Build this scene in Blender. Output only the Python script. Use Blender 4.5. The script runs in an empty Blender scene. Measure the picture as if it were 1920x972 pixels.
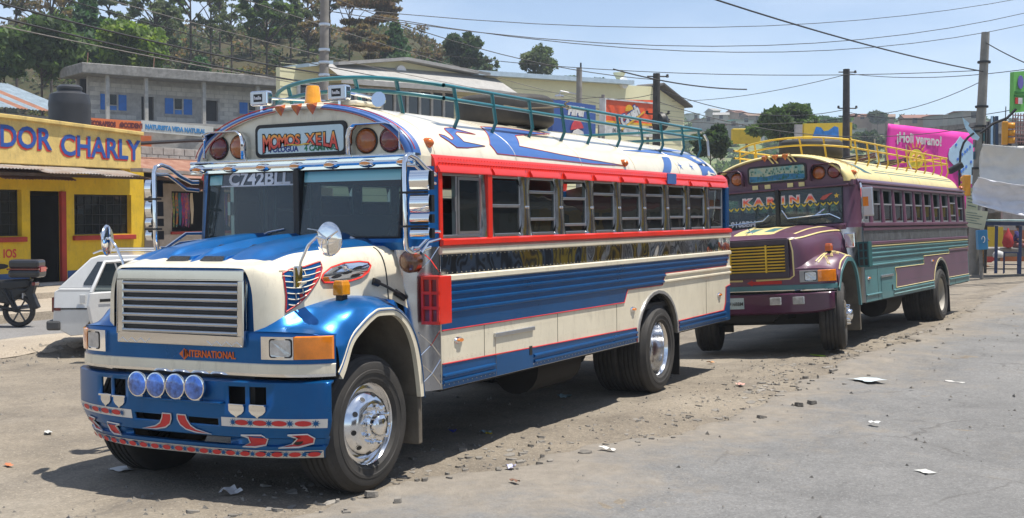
import bpy, bmesh, math, random
import numpy as np
from math import sin, cos, pi, radians, sqrt, atan2, hypot, tan
from mathutils import Vector, Matrix, noise
from mathutils.geometry import tessellate_polygon
SC = bpy.context.scene; COL = SC.collection
random.seed(7); rng = np.random.default_rng(7)
# ------------------------------------------------------------------ camera
FPX, CX, CY = 2323.16, 960.0, 486.0
CAM = Vector((9.9728, 6.3126, 2.0901)); YAW, PIT, ROL = 3.629425, -0.0392654, 0.0027167
Fv = Vector((cos(PIT)*cos(YAW), cos(PIT)*sin(YAW), sin(PIT)))
R0 = Vector((sin(YAW), -cos(YAW), 0)); U0 = R0.cross(Fv)
Rv = R0*cos(ROL)+U0*sin(ROL); Uv = U0*cos(ROL)-R0*sin(ROL)
cam = bpy.data.cameras.new('camera'); camo = bpy.data.objects.new('camera', cam); COL.objects.link(camo)
camo.matrix_world = Matrix(((Rv.x, Uv.x, -Fv.x, CAM.x), (Rv.y, Uv.y, -Fv.y, CAM.y), (Rv.z, Uv.z, -Fv.z, CAM.z), (0, 0, 0, 1)))
cam.sensor_width = 36; cam.lens = FPX/1920*36; cam.clip_end = 6000; cam.clip_start = .1
SC.camera = camo
# ------------------------------------------------------------------ sky, sun, exposure
SUN = Vector((-.13, .27, 1)).normalized()
w = bpy.data.worlds.new('World'); SC.world = w; w.use_nodes = True; nt = w.node_tree; nt.nodes.clear()
sky = nt.nodes.new('ShaderNodeTexSky'); sky.sky_type = 'NISHITA'; sky.sun_disc = False
sky.sun_elevation = math.asin(SUN.z); sky.sun_rotation = atan2(SUN.x, SUN.y)
sky.altitude = 2300; sky.air_density = 1.0; sky.dust_density = 1.2; sky.ozone_density = 2.0
tc = nt.nodes.new('ShaderNodeTexCoord'); mp = nt.nodes.new('ShaderNodeMapping'); mp.inputs['Scale'].default_value = (1.2, 1.2, 5)
nz = nt.nodes.new('ShaderNodeTexNoise'); nz.inputs['Scale'].default_value = 2.2; nz.inputs['Detail'].default_value = 6; nz.inputs['Roughness'].default_value = .55
rp = nt.nodes.new('ShaderNodeValToRGB'); rp.color_ramp.elements[0].position = .40; rp.color_ramp.elements[0].color = (0.10, 0.10, 0.10, 1)
rp.color_ramp.elements[1].position = .75; rp.color_ramp.elements[1].color = (.50, .50, .50, 1)
mx = nt.nodes.new('ShaderNodeMixRGB'); mx.inputs[2].default_value = (7.4, 8.1, 9.1, 1)
bg = nt.nodes.new('ShaderNodeBackground'); bg.inputs[1].default_value = .100
wo = nt.nodes.new('ShaderNodeOutputWorld')
nt.links.new(tc.outputs['Generated'], mp.inputs[0]); nt.links.new(mp.outputs[0], nz.inputs[0]); nt.links.new(nz.outputs[0], rp.inputs[0])
nt.links.new(rp.outputs[0], mx.inputs[0]); nt.links.new(sky.outputs[0], mx.inputs[1]); nt.links.new(mx.outputs[0], bg.inputs[0]); nt.links.new(bg.outputs[0], wo.inputs[0])
sl = bpy.data.lights.new('sun', 'SUN'); sl.energy = 4.6; sl.angle = radians(.6); sl.color = (1, .95, .87)
so = bpy.data.objects.new('sun', sl); COL.objects.link(so); so.rotation_euler = SUN.to_track_quat('Z', 'Y').to_euler(); so.location = (0, 0, 60)
SC.view_settings.view_transform = 'Standard'; SC.view_settings.look = 'None'; SC.view_settings.exposure = 0.62; SC.view_settings.gamma = 1
SC.cycles.max_bounces = 8; SC.cycles.transparent_max_bounces = 16; SC.cycles.sample_clamp_indirect = 8; SC.cycles.volume_bounces = 0

def ray(u, v): return Fv+Rv*((u-CX)/FPX)-Uv*((v-CY)/FPX)
def at(u, v, D):
    d = ray(u, v); h = -(d.x*cos(YAW)+d.y*sin(YAW)); k = D/abs(h); return CAM+d*k
def atp(u, v, ax, val):
    d = ray(u, v); return CAM+d*((val-CAM[ax])/d[ax])
def W(D, X, z): return Vector((CAM.x+D*cos(YAW)+X*R0.x, CAM.y+D*sin(YAW)+X*R0.y, z))
# ------------------------------------------------------------------ materials
MC = {}
def lin(c): return c/12.92 if c <= .04045 else ((c+.055)/1.055)**2.4
def S(r, g, b): return (lin(r/255), lin(g/255), lin(b/255))
def mat(name, col, rough=.5, metal=0, coat=0, var=.12, vs=3.0, bump=0, bs=40, col2=None, grime=0, tr=0, alpha=1, bdist=.01, sheen=0, emit=0):
    if name in MC: return MC[name]
    m = bpy.data.materials.new(name); m.use_nodes = True; n = m.node_tree.nodes; L = m.node_tree.links; b = n['Principled BSDF']
    b.inputs['Roughness'].default_value = rough; b.inputs['Metallic'].default_value = metal
    b.inputs['Coat Weight'].default_value = coat; b.inputs['Coat Roughness'].default_value = .06
    b.inputs['Transmission Weight'].default_value = tr
    tc = n.new('ShaderNodeTexCoord'); c2 = col2 or tuple(max(0, x*(1-3*var)) for x in col)
    nz = n.new('ShaderNodeTexNoise'); nz.inputs['Scale'].default_value = vs; nz.inputs['Detail'].default_value = 7; nz.inputs['Roughness'].default_value = .65
    L.new(tc.outputs['Object'], nz.inputs['Vector'])
    rp = n.new('ShaderNodeValToRGB'); rp.color_ramp.elements[0].position = .35; rp.color_ramp.elements[1].position = .68
    rp.color_ramp.elements[0].color = (*c2, 1); rp.color_ramp.elements[1].color = (*col, 1)
    L.new(nz.outputs[0], rp.inputs[0]); out = rp.outputs[0]
    if grime:
        n2 = n.new('ShaderNodeTexNoise'); n2.inputs['Scale'].default_value = 9; n2.inputs['Detail'].default_value = 9; n2.inputs['Roughness'].default_value = .8
        mp = n.new('ShaderNodeMapping'); mp.inputs['Scale'].default_value = (1, 1, .25); L.new(tc.outputs['Object'], mp.inputs[0]); L.new(mp.outputs[0], n2.inputs['Vector'])
        r2 = n.new('ShaderNodeValToRGB'); r2.color_ramp.elements[0].position = .52; r2.color_ramp.elements[1].position = .8
        r2.color_ramp.elements[0].color = (0, 0, 0, 1); r2.color_ramp.elements[1].color = (grime, grime, grime, 1); L.new(n2.outputs[0], r2.inputs[0])
        mx = n.new('ShaderNodeMixRGB'); mx.inputs[2].default_value = (.16, .12, .08, 1); L.new(r2.outputs[0], mx.inputs[0]); L.new(out, mx.inputs[1]); out = mx.outputs[0]
    L.new(out, b.inputs['Base Color'])
    if bump:
        n3 = n.new('ShaderNodeTexNoise'); n3.inputs['Scale'].default_value = bs; n3.inputs['Detail'].default_value = 0.6 if metal > .9 else 4; L.new(tc.outputs['Object'], n3.inputs['Vector'])
        bp = n.new('ShaderNodeBump'); bp.inputs['Strength'].default_value = bump; bp.inputs['Distance'].default_value = bdist
        L.new(n3.outputs[0], bp.inputs['Height']); L.new(bp.outputs[0], b.inputs['Normal'])
    if rough > .15 and metal < .9:
        mr = n.new('ShaderNodeMapRange'); mr.inputs['To Min'].default_value = rough*.85; mr.inputs['To Max'].default_value = min(1, rough*1.2); L.new(nz.outputs[0], mr.inputs[0]); L.new(mr.outputs[0], b.inputs['Roughness'])
    if emit:
        b.inputs['Emission Strength'].default_value = emit; L.new(out, b.inputs['Emission Color'])
    MC[name] = m; return m
def glass(name, tint, refl=.9, rough=.0, ior=1.36, film=.05):
    if name in MC: return MC[name]
    m = bpy.data.materials.new(name); m.use_nodes = True; n = m.node_tree.nodes; L = m.node_tree.links; n.clear()
    t = n.new('ShaderNodeBsdfTransparent'); t.inputs[0].default_value = (*tint, 1)
    g = n.new('ShaderNodeBsdfGlossy'); g.inputs[0].default_value = (refl, refl, refl, 1); g.inputs['Roughness'].default_value = rough
    df = n.new('ShaderNodeBsdfDiffuse'); df.inputs[0].default_value = (.30, .36, .35, 1); m1 = n.new('ShaderNodeMixShader'); m1.inputs[0].default_value = film
    fr = n.new('ShaderNodeFresnel'); fr.inputs[0].default_value = ior; mx = n.new('ShaderNodeMixShader'); o = n.new('ShaderNodeOutputMaterial')
    tc = n.new('ShaderNodeTexCoord'); nz = n.new('ShaderNodeTexNoise'); nz.inputs['Scale'].default_value = 1.5; bp = n.new('ShaderNodeBump'); bp.inputs['Strength'].default_value = .15; bp.inputs['Distance'].default_value = .02
    L.new(tc.outputs['Object'], nz.inputs[0]); L.new(nz.outputs[0], bp.inputs['Height']); L.new(bp.outputs[0], g.inputs['Normal'])
    L.new(fr.outputs[0], mx.inputs[0]); L.new(t.outputs[0], m1.inputs[1]); L.new(df.outputs[0], m1.inputs[2]); L.new(m1.outputs[0], mx.inputs[1]); L.new(g.outputs[0], mx.inputs[2]); L.new(mx.outputs[0], o.inputs[0])
    MC[name] = m; return m
def ramp_mat(name, axis, lo, hi, stops, rough=.3, coat=.5):
    if name in MC: return MC[name]
    m = bpy.data.materials.new(name); m.use_nodes = True; n = m.node_tree.nodes; L = m.node_tree.links; b = n['Principled BSDF']
    b.inputs['Roughness'].default_value = rough; b.inputs['Coat Weight'].default_value = coat
    tc = n.new('ShaderNodeTexCoord'); sp = n.new('ShaderNodeSeparateXYZ'); L.new(tc.outputs['Object'], sp.inputs[0])
    mr = n.new('ShaderNodeMapRange'); mr.inputs[1].default_value = lo; mr.inputs[2].default_value = hi; L.new(sp.outputs[axis], mr.inputs[0])
    rp = n.new('ShaderNodeValToRGB'); e = rp.color_ramp.elements
    while len(e) < len(stops): e.new(.5)
    for k, (p, c) in enumerate(stops): e[k].position = p; e[k].color = (*c, 1)
    L.new(mr.outputs[0], rp.inputs[0]); L.new(rp.outputs[0], b.inputs['Base Color']); MC[name] = m; return m
# ------------------------------------------------------------------ mesh builder
class MB:
    def __init__(s): s.v = []; s.f = []; s.m = []
    def add(s, vs, fs, mi=0, M=None):
        o = len(s.v)
        s.v += [tuple(M @ Vector(p)) for p in vs] if M is not None else [tuple(p) for p in vs]
        s.f += [tuple(i+o for i in f) for f in fs]; s.m += [mi]*len(fs) if isinstance(mi, int) else list(mi); return s
    def box(s, x0, x1, y0, y1, z0, z1, mi=0, M=None):
        x0, x1 = min(x0, x1), max(x0, x1); y0, y1 = min(y0, y1), max(y0, y1); z0, z1 = min(z0, z1), max(z0, z1)
        vs = [(x, y, z) for x in (x0, x1) for y in (y0, y1) for z in (z0, z1)]
        return s.add(vs, [(0, 1, 3, 2), (4, 6, 7, 5), (0, 4, 5, 1), (2, 3, 7, 6), (0, 2, 6, 4), (1, 5, 7, 3)], mi, M)
    def tube(s, pts, r, n=8, mi=0, caps=True):
        pts = [Vector(p) for p in pts]; N = len(pts); rs = r if isinstance(r, (list, tuple)) else [r]*N
        vs = []; prev = None
        for i, p in enumerate(pts):
            t = (pts[min(i+1, N-1)]-pts[max(i-1, 0)]).normalized()
            a = Vector((0, 0, 1)) if abs(t.z) < .9 else Vector((1, 0, 0))
            if prev is not None: a = prev
            u = t.cross(a).normalized(); prev = u.cross(t).normalized(); w_ = prev
            vs += [p+(u*cos(2*pi*k/n)+w_*sin(2*pi*k/n))*rs[i] for k in range(n)]
        fs = [(i*n+k, i*n+(k+1) % n, (i+1)*n+(k+1) % n, (i+1)*n+k) for i in range(N-1) for k in range(n)]
        if caps: fs += [tuple(range(n))[::-1], tuple(range((N-1)*n, N*n))]
        return s.add(vs, fs, mi)
    def lathe(s, prof, n=24, mi=0, M=None, closed=False):
        # prof: (radius, axial) pairs revolved about local Y
        P = len(prof); vs = [(r*cos(2*pi*k/n), a, r*sin(2*pi*k/n)) for r, a in prof for k in range(n)]
        fs = [(i*n+k, (i+1)*n+k, (i+1)*n+(k+1) % n, i*n+(k+1) % n) for i in range(P-1) for k in range(n)]
        if closed: fs += [((P-1)*n+k, k, (k+1) % n, (P-1)*n+(k+1) % n) for k in range(n)]
        if not isinstance(mi, int): mi = [mi[i] for i in range(P-1) for k in range(n)]
        return s.add(vs, fs, mi, M)
    def prism(s, poly, a, b, f, mi=0):
        # poly in 2D, extruded between a and b; f(p,q,h)->xyz
        n = len(poly); vs = [f(p, q, a) for p, q in poly]+[f(p, q, b) for p, q in poly]
        tr = tessellate_polygon([[Vector((p, q, 0)) for p, q in poly]])
        fs = [tuple(t) for t in tr]+[tuple(i+n for i in t)[::-1] for t in tr]+[(i, (i+1) % n, (i+1) % n+n, i+n) for i in range(n)]
        return s.add(vs, fs, mi)
    def grid(s, P, mi=None, skip=None):
        nu, nv = len(P), len(P[0]); vs = [p for r in P for p in r]; fs = []; ms = []
        for i in range(nu-1):
            for j in range(nv-1):
                if skip and skip(i, j): continue
                fs.append((i*nv+j, (i+1)*nv+j, (i+1)*nv+j+1, i*nv+j+1)); ms.append(mi(i, j) if mi else 0)
        return s.add(vs, fs, ms)
    def build(s, name, mats, parent=None, smooth=35, bevel=0, solid=0, label=None, recalc=True, seg=2):
        me = bpy.data.meshes.new(name); me.from_pydata(s.v, [], s.f)
        mats = mats if isinstance(mats, (list, tuple)) else [mats]
        for m in mats: me.materials.append(m)
        if any(s.m): me.polygons.foreach_set('material_index', s.m)
        if recalc:
            bm = bmesh.new(); bm.from_mesh(me)
            bmesh.ops.remove_doubles(bm, verts=bm.verts, dist=1e-5); bmesh.ops.recalc_face_normals(bm, faces=bm.faces); bm.to_mesh(me); bm.free()
        if smooth: me.polygons.foreach_set('use_smooth', [True]*len(me.polygons)); me.set_sharp_from_angle(angle=radians(smooth))
        me.update(); o = bpy.data.objects.new(name, me); COL.objects.link(o)
        if parent is not None: o.parent = parent
        if bevel: md = o.modifiers.new('b', 'BEVEL'); md.width = bevel; md.segments = seg; md.limit_method = 'ANGLE'; md.angle_limit = radians(40)
        if solid: md = o.modifiers.new('s', 'SOLIDIFY'); md.thickness = solid; md.offset = -1
        if label: o['label'] = label
        return o
def empty(name, loc=(0, 0, 0), rot=(0, 0, 0)):
    o = bpy.data.objects.new(name, None); COL.objects.link(o); o.location = loc; o.rotation_euler = rot; o.empty_display_size = .2; return o
def tag(o, label=None, cat=None, group=None, kind=None):
    if label: o['label'] = label
    if cat: o['category'] = cat
    if group: o['group'] = group
    if kind: o['kind'] = kind
    return o
def dup(o, parent=None, **kw):
    c = o.copy(); COL.objects.link(c); c.parent = parent
    for ch in list(o.children): dup(ch, c)
    for k, v in kw.items(): setattr(c, k, v)
    return c
def text(body, size, f, m, parent, name='lettering', bold=0, sp=1.0, ext=.003, align='CENTER', xs=1.0, shear=0, off=0):
    """flat lettering: f maps (p, q, h) of the sign plane to xyz"""
    cu = bpy.data.curves.new('t', 'FONT'); cu.body = body; cu.size = size; cu.align_x = align; cu.offset = bold; cu.space_character = sp; cu.extrude = ext; cu.shear = shear; cu.resolution_u = 3
    ob = bpy.data.objects.new('t', cu); COL.objects.link(ob); dg = bpy.context.evaluated_depsgraph_get(); dg.update()
    me = bpy.data.meshes.new_from_object(ob.evaluated_get(dg)); bpy.data.objects.remove(ob); bpy.data.curves.remove(cu)
    for v in me.vertices: v.co = Vector(f(v.co.x*xs, v.co.y, v.co.z+off))
    me.materials.clear(); me.materials.append(m); me.name = name
    o = bpy.data.objects.new(name, me); COL.objects.link(o); o.parent = parent; return o
def lerp(a, b, t): return a+(b-a)*t
def sstep(a, b, x): t = max(0, min(1, (x-a)/(b-a))); return t*t*(3-2*t)
def herm(xs, ys, x):
    n = len(xs)
    if x <= xs[0]: return ys[0]
    if x >= xs[-1]: return ys[-1]
    i = max(k for k in range(n-1) if xs[k] <= x)
    def tg(k):
        if k == 0: return (ys[1]-ys[0])/(xs[1]-xs[0])
        if k == n-1: return (ys[-1]-ys[-2])/(xs[-1]-xs[-2])
        d0 = (ys[k]-ys[k-1])/(xs[k]-xs[k-1]); d1 = (ys[k+1]-ys[k])/(xs[k+1]-xs[k])
        return 0 if d0*d1 <= 0 else 2*d0*d1/(d0+d1)
    h = xs[i+1]-xs[i]; t = (x-xs[i])/h
    return (2*t**3-3*t*t+1)*ys[i]+(t**3-2*t*t+t)*h*tg(i)+(-2*t**3+3*t*t)*ys[i+1]+(t**3-t*t)*h*tg(i+1)
def decal(poly, f, m, name, parent, cuts=None, outline=None, ow=.012, skip=None):
    """painted shape: 2D polygon mapped on a surface by f(p,q,off); cuts = (lo,hi,step) slices along q for curved surfaces"""
    bm = bmesh.new(); vs = [bm.verts.new((p, q, 0)) for p, q in poly]
    for t in tessellate_polygon([[Vector((p, q, 0)) for p, q in poly]]):
        try: bm.faces.new([vs[i] for i in t])
        except ValueError: pass
    if cuts:
        q = cuts[0]
        while q < cuts[1]:
            bmesh.ops.bisect_plane(bm, geom=bm.verts[:]+bm.edges[:]+bm.faces[:], plane_co=(0, q, 0), plane_no=(0, 1, 0)); q += cuts[2]
    me = bpy.data.meshes.new(name); bm.to_mesh(me); bm.free()
    for v in me.vertices: v.co = Vector(f(v.co.x, v.co.y, .003))
    me.materials.append(m); me.polygons.foreach_set('use_smooth', [True]*len(me.polygons))
    o = bpy.data.objects.new(name, me); COL.objects.link(o); o.parent = parent
    if outline:
        pts = []; n = len(poly)
        for i in range(n):
            a, b = poly[i], poly[(i+1) % n]; k = max(1, int(abs(b[1]-a[1])/(cuts[2] if cuts else 1e9))+1)
            pts += [(lerp(a[0], b[0], j/k), lerp(a[1], b[1], j/k)) for j in range(k)]
        mb = MB(); run = []
        for i in range(len(pts)+1):
            a, b = pts[i % len(pts)], pts[(i+1) % len(pts)]; run.append(Vector(f(a[0], a[1], .005)))
            if (skip and skip(a, b)) or i == len(pts):
                if len(run) > 1: mb.tube(run, ow/2, 4, caps=False)
                run = []
        mb.build('pinstripe', outline, parent)
    return o
def star(cx, cy, r, n=5, inner=.42, ph=pi/2, sx=1): return [(cx+sx*(r if k % 2 == 0 else r*inner)*cos(ph+k*pi/n), cy+(r if k % 2 == 0 else r*inner)*sin(ph+k*pi/n)) for k in range(2*n)]
def ell(cx, cy, a, b, n=12): return [(cx+a*cos(2*pi*k/n), cy+b*sin(2*pi*k/n)) for k in range(n)]
def rrect(x0, x1, y0, y1, r, n=4):
    o = []
    for cx_, cy_, a0 in ((x1-r, y1-r, 0), (x0+r, y1-r, 90), (x0+r, y0+r, 180), (x1-r, y0+r, 270)):
        o += [(cx_+r*cos(radians(a0+90*k/n)), cy_+r*sin(radians(a0+90*k/n))) for k in range(n+1)]
    return o
# base paints
CREAM = mat('cream_paint', (.76, .69, .53), .32, coat=.5, var=.035, grime=.5, bump=.2, bs=2.2)
BLUE_SKYLIT = mat('skylit_blue_metallic_paint', (.005, .15, .46), .30, metal=.6, coat=.3, var=.08, grime=.15, vs=1.5)  # body blue brightened for hood and fenders, sky reflection put into the colour
BLUE = mat('blue_metallic_paint', (.001, .10, .31), .28, metal=.55, coat=.12, var=.06, vs=2, bump=.2, bs=2.5, grime=.12)
BLUE2 = mat('light_blue_paint', (.045, .13, .38), .4, coat=.2, var=.05)
RED = mat('red_paint', (.72, .022, .006), .35, coat=.3, var=.05)
REDL = mat('red_pinstripe', (.55, .02, .02), .4)
CHROME = mat('chrome', (.82, .83, .84), .06, metal=1, var=.0, bump=.05, bs=7, bdist=.02)
WAVY = mat('wavy_chrome', (.60, .61, .63), .05, metal=1, var=.03, bump=.8, bs=2.6, bdist=.035)
PILC = mat('pillar_chrome', (.55, .56, .57), .16, metal=1, var=.04, bump=.6, bs=5, bdist=.02)
DSLAT = mat('slat_chrome', (.50, .51, .53), .16, metal=1, var=.05)
QUILT = mat('dull_quilted_metal', (.52, .52, .54), .2, metal=1, var=.05, bump=.5, bs=5, bdist=.012)
ALU = mat('aluminium', (.62, .63, .65), .3, metal=.9, var=.06)
RIMM = mat('polished_alloy', (.82, .83, .85), .14, metal=1, var=.05)
BLACK = mat('black_plastic', (.014, .014, .015), .45, var=.1)
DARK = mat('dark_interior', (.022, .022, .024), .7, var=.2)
UNDER = mat('greasy_underbody', (.018, .015, .013), .8, var=.2)
RUBBER = mat('tyre_rubber', (.024, .023, .022), .72, var=.15, vs=5, bump=.3, bs=60, bdist=.004, col2=(.042, .038, .034))
MUD = mat('muddy_metal', (.17, .145, .11), .85, var=.16, bump=.4, bs=20)
AMBER = mat('amber_lens', (.85, .24, .01), .12, coat=1, var=.08, vs=12)
REDLENS = mat('red_lens', (.20, .006, .010), .12, coat=1, var=.2, vs=10)
DAMBER = mat('dark_amber_lens', (.42, .10, .008), .12, coat=1, var=.1, vs=10)
CLEAR = mat('clear_lens', (.62, .64, .66), .08, metal=.5, coat=1, var=.15, vs=9, bump=.3, bs=40)
WHITE = mat('white_paint', (.8, .8, .8), .4, var=.04)
TEAL = mat('teal_paint', (.012, .16, .19), .35, coat=.5, var=.08)
GLS = glass('window_glass', (.22, .26, .26), .9); WSG = glass('windshield_glass', (.28, .42, .40), .95, ior=1.5, film=.16)
# ------------------------------------------------------------------ buses
XS = [1.72, 1.95, 2.4, 2.8, 3.05, 3.13, 3.165]
HP = [([0]*7, [1.87, 1.865, 1.83, 1.775, 1.725, 1.705, 1.69]),
      ([.42, .40, .38, .36, .34, .33, .33], [1.87, 1.865, 1.83, 1.775, 1.725, 1.705, 1.69]),
      ([.88, .84, .78, .71, .65, .61, .575], [1.81, 1.815, 1.80, 1.75, 1.71, 1.70, 1.685]),
      ([.97, .93, .865, .80, .735, .675, .61], [1.74, 1.755, 1.74, 1.70, 1.67, 1.665, 1.655]),
      ([1.02, .98, .91, .86, .80, .735, .66], [1.60, 1.62, 1.61, 1.57, 1.53, 1.51, 1.5]),
      ([1.07, 1.0, .93, .88, .825, .755, .67], [1.30, 1.40, 1.455, 1.41, 1.34, 1.28, 1.245])]
RIDGE = [1.0]
def bulge(y): return .232*abs(y/1.2)**6.5
def hood_pt(x, t, off=0):
    s = 1 if t >= 0 else -1; t = abs(t)
    ys = [herm(XS, a, x) for a, b in HP]; zs = [herm(XS, b, x) for a, b in HP]; k = list(range(6))
    y = herm(k, ys, t); z = herm(k, zs, t)
    if t < 3:
        fd = sstep(3.08, 2.75, x); q = abs(y)
        r = .05*math.exp(-(q/.045)**2)+.055*sstep(.26, .33, q)*sstep(.62, .46, q)+.028*sstep(.60, .66, q)*sstep(.80, .70, q)-.02*sstep(.05, .1, q)*sstep(.3, .25, q)
        z += r*fd*RIDGE[0]
    w_ = sstep(2.6, 3.165, x)
    dy = herm(k, ys, min(5, t+.05))-herm(k, ys, max(0, t-.05)); dz = herm(k, zs, min(5, t+.05))-herm(k, zs, max(0, t-.05)); n = hypot(dy, dz) or 1
    return (x-bulge(y)*w_, s*(y-off*dz/n), z+off*dy/n)
def hood_side(x, z, off, s=1):
    lo, hi = 2.2, 5.0
    for _ in range(24):
        mid = (lo+hi)/2
        if hood_pt(x, mid)[2] > z: lo = mid
        else: hi = mid
    p = hood_pt(x, lo, off); return (p[0], s*p[1], p[2])
LX = [1.813, 1.836, 1.906, 2.057, 2.24, 2.41, 2.52, 2.67, 2.95, 3.165]; LZ = [.644, .826, 1.081, 1.278, 1.359, 1.365, 1.335, 1.265, 1.162, .955]
TX = [1.80, 1.87, 2.0, 2.2, 2.4, 2.6, 2.8, 2.95, 3.05, 3.165]; TZ = [1.02, 1.20, 1.355, 1.43, 1.445, 1.425, 1.365, 1.29, 1.25, 1.235]
def fend_pt(x, t):
    zt = herm(TX, TZ, x); L = herm(LX, LZ, x)
    y0, z0 = hood_pt(x, 5)[1], hood_pt(x, 5)[2]
    if x < 1.95: z0 = lerp(z0, zt+.06, (1.95-x)/.15); y0 = 1.04
    P = [(y0, z0), (lerp(y0, 1.08, .4), min(z0, zt+.02)), (1.07, zt-.002), (1.165, max(zt-.045, L+.02)), (1.21, max(min(zt-.11, L+.2), L+.012)), (1.222, L)]
    k = list(range(6)); y = herm(k, [p[0] for p in P], t); z = herm(k, [p[1] for p in P], t)
    return (x-bulge(y)*sstep(2.6, 3.165, x), y, z)
def roof_pt(x, th, off=0):
    th = radians(th); return (x, (1.165+off)*cos(th), 2.5+(.49+off)*sin(th))
def make_wheel(name, dish, rim_mat, hub_mat, parent, loc, s, steer=0, detail=True, roll=0):
    """wheel mesh: rim (root) > tyre, hub, lug_nut; s=+1 for the side at +y"""
    R = .51; Wd = .28
    m = MB()
    if not dish:   # convex steer disc: flange, slope, disc, hub
        m.lathe([(.285, -.10), (.30, -.11), (.315, -.115), (.315, .0), (.303, .01), (.292, -.005), (.283, -.03), (.262, -.025), (.235, .012), (.20, .045), (.165, .058), (.15, .06), (.10, .06)], 40)
    else:
        m.lathe([(.315, -.25), (.315, .0), (.303, .01), (.290, -.01), (.283, -.05), (.278, -.15), (.265, -.185), (.20, -.20), (.15, -.205), (.12, -.2), (.10, -.2)], 40)
    rim = m.build(name, rim_mat, parent, 30)
    rim.location = loc; rim.rotation_euler = (0, roll, radians(steer)+(0 if s > 0 else pi))
    t = MB(); prof = [(.300, 0), (.318, .012), (.33, .030), (.333, .034), (.36, .036), (.375, .040), (.378, .044), (.40, .044), (.403, .040), (.43, .040), (.455, .034), (.458, .028), (.482, .012), (.485, .006), (.500, -.002)]
    g = 5; y0, y1 = -.012, -Wd+.012
    for k in range(g):
        a = lerp(y0, y1, k/g); b = lerp(y0, y1, (k+1)/g)
        prof += [(R, a-.004), (R, b+.010)]
        if k < g-1: prof[-1] = (R, b+.016); prof += [(R-.016, b+.013), (R-.016, b+.002)]
    prof += [(.500, -Wd+.002), (.482, -Wd-.012), (.42, -Wd-.034), (.36, -Wd-.03), (.300, -Wd), (.300, 0)]
    t.lathe(prof, 56); t.build('tyre', RUBBER, rim, 32)
    if detail:
        h = MB(); by = .06 if not dish else -.2; hl = .075 if not dish else .07
        h.lathe([(.105, by-.01), (.105, by+.008), (.085, by+.02), (.078, by+hl-.01), (.07, by+hl), (.03, by+hl+.012), (.001, by+hl+.014)], 20); h.build('hub', hub_mat, rim, 40)
        ln = MB(); ln.lathe([(.021, 0), (.021, .01), (.015, .012), (.015, .045), (.008, .052), (.001, .053)], 8); lo = None
        for k in range(10):
            a = 2*pi*k/10+.15
            if lo is None: lo = ln.build('lug_nut', CHROME if not dish else hub_mat, rim, 40)
            else: lo = dup(lo, rim)
            lo.location = (.135*cos(a), by, .135*sin(a))
        if not dish:
            for k in range(10):
                hh = MB(); a = 2*pi*(k+.5)/10+.15; n_ = 12; c = Vector((.215*cos(a), .031, .215*sin(a)))
                nr = Vector((cos(a)*.68, .73, sin(a)*.68)); tg = Vector((-sin(a), 0, cos(a))); bb = nr.cross(tg)
                hh.add([c+nr*.0015+(tg*cos(2*pi*j/n_)+bb*sin(2*pi*j/n_))*.021 for j in range(n_)], [tuple(range(n_))])
                hh.add([c+nr*.003+(tg*cos(2*pi*j/n_)+bb*sin(2*pi*j/n_))*rr_ for rr_ in (.021, .025) for j in range(n_)], [(j, (j+1) % n_, n_+(j+1) % n_, n_+j) for j in range(n_)], 1)
                hh.build('hand_hole', [BLACK, rim_mat], rim, 0)
    return rim
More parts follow.
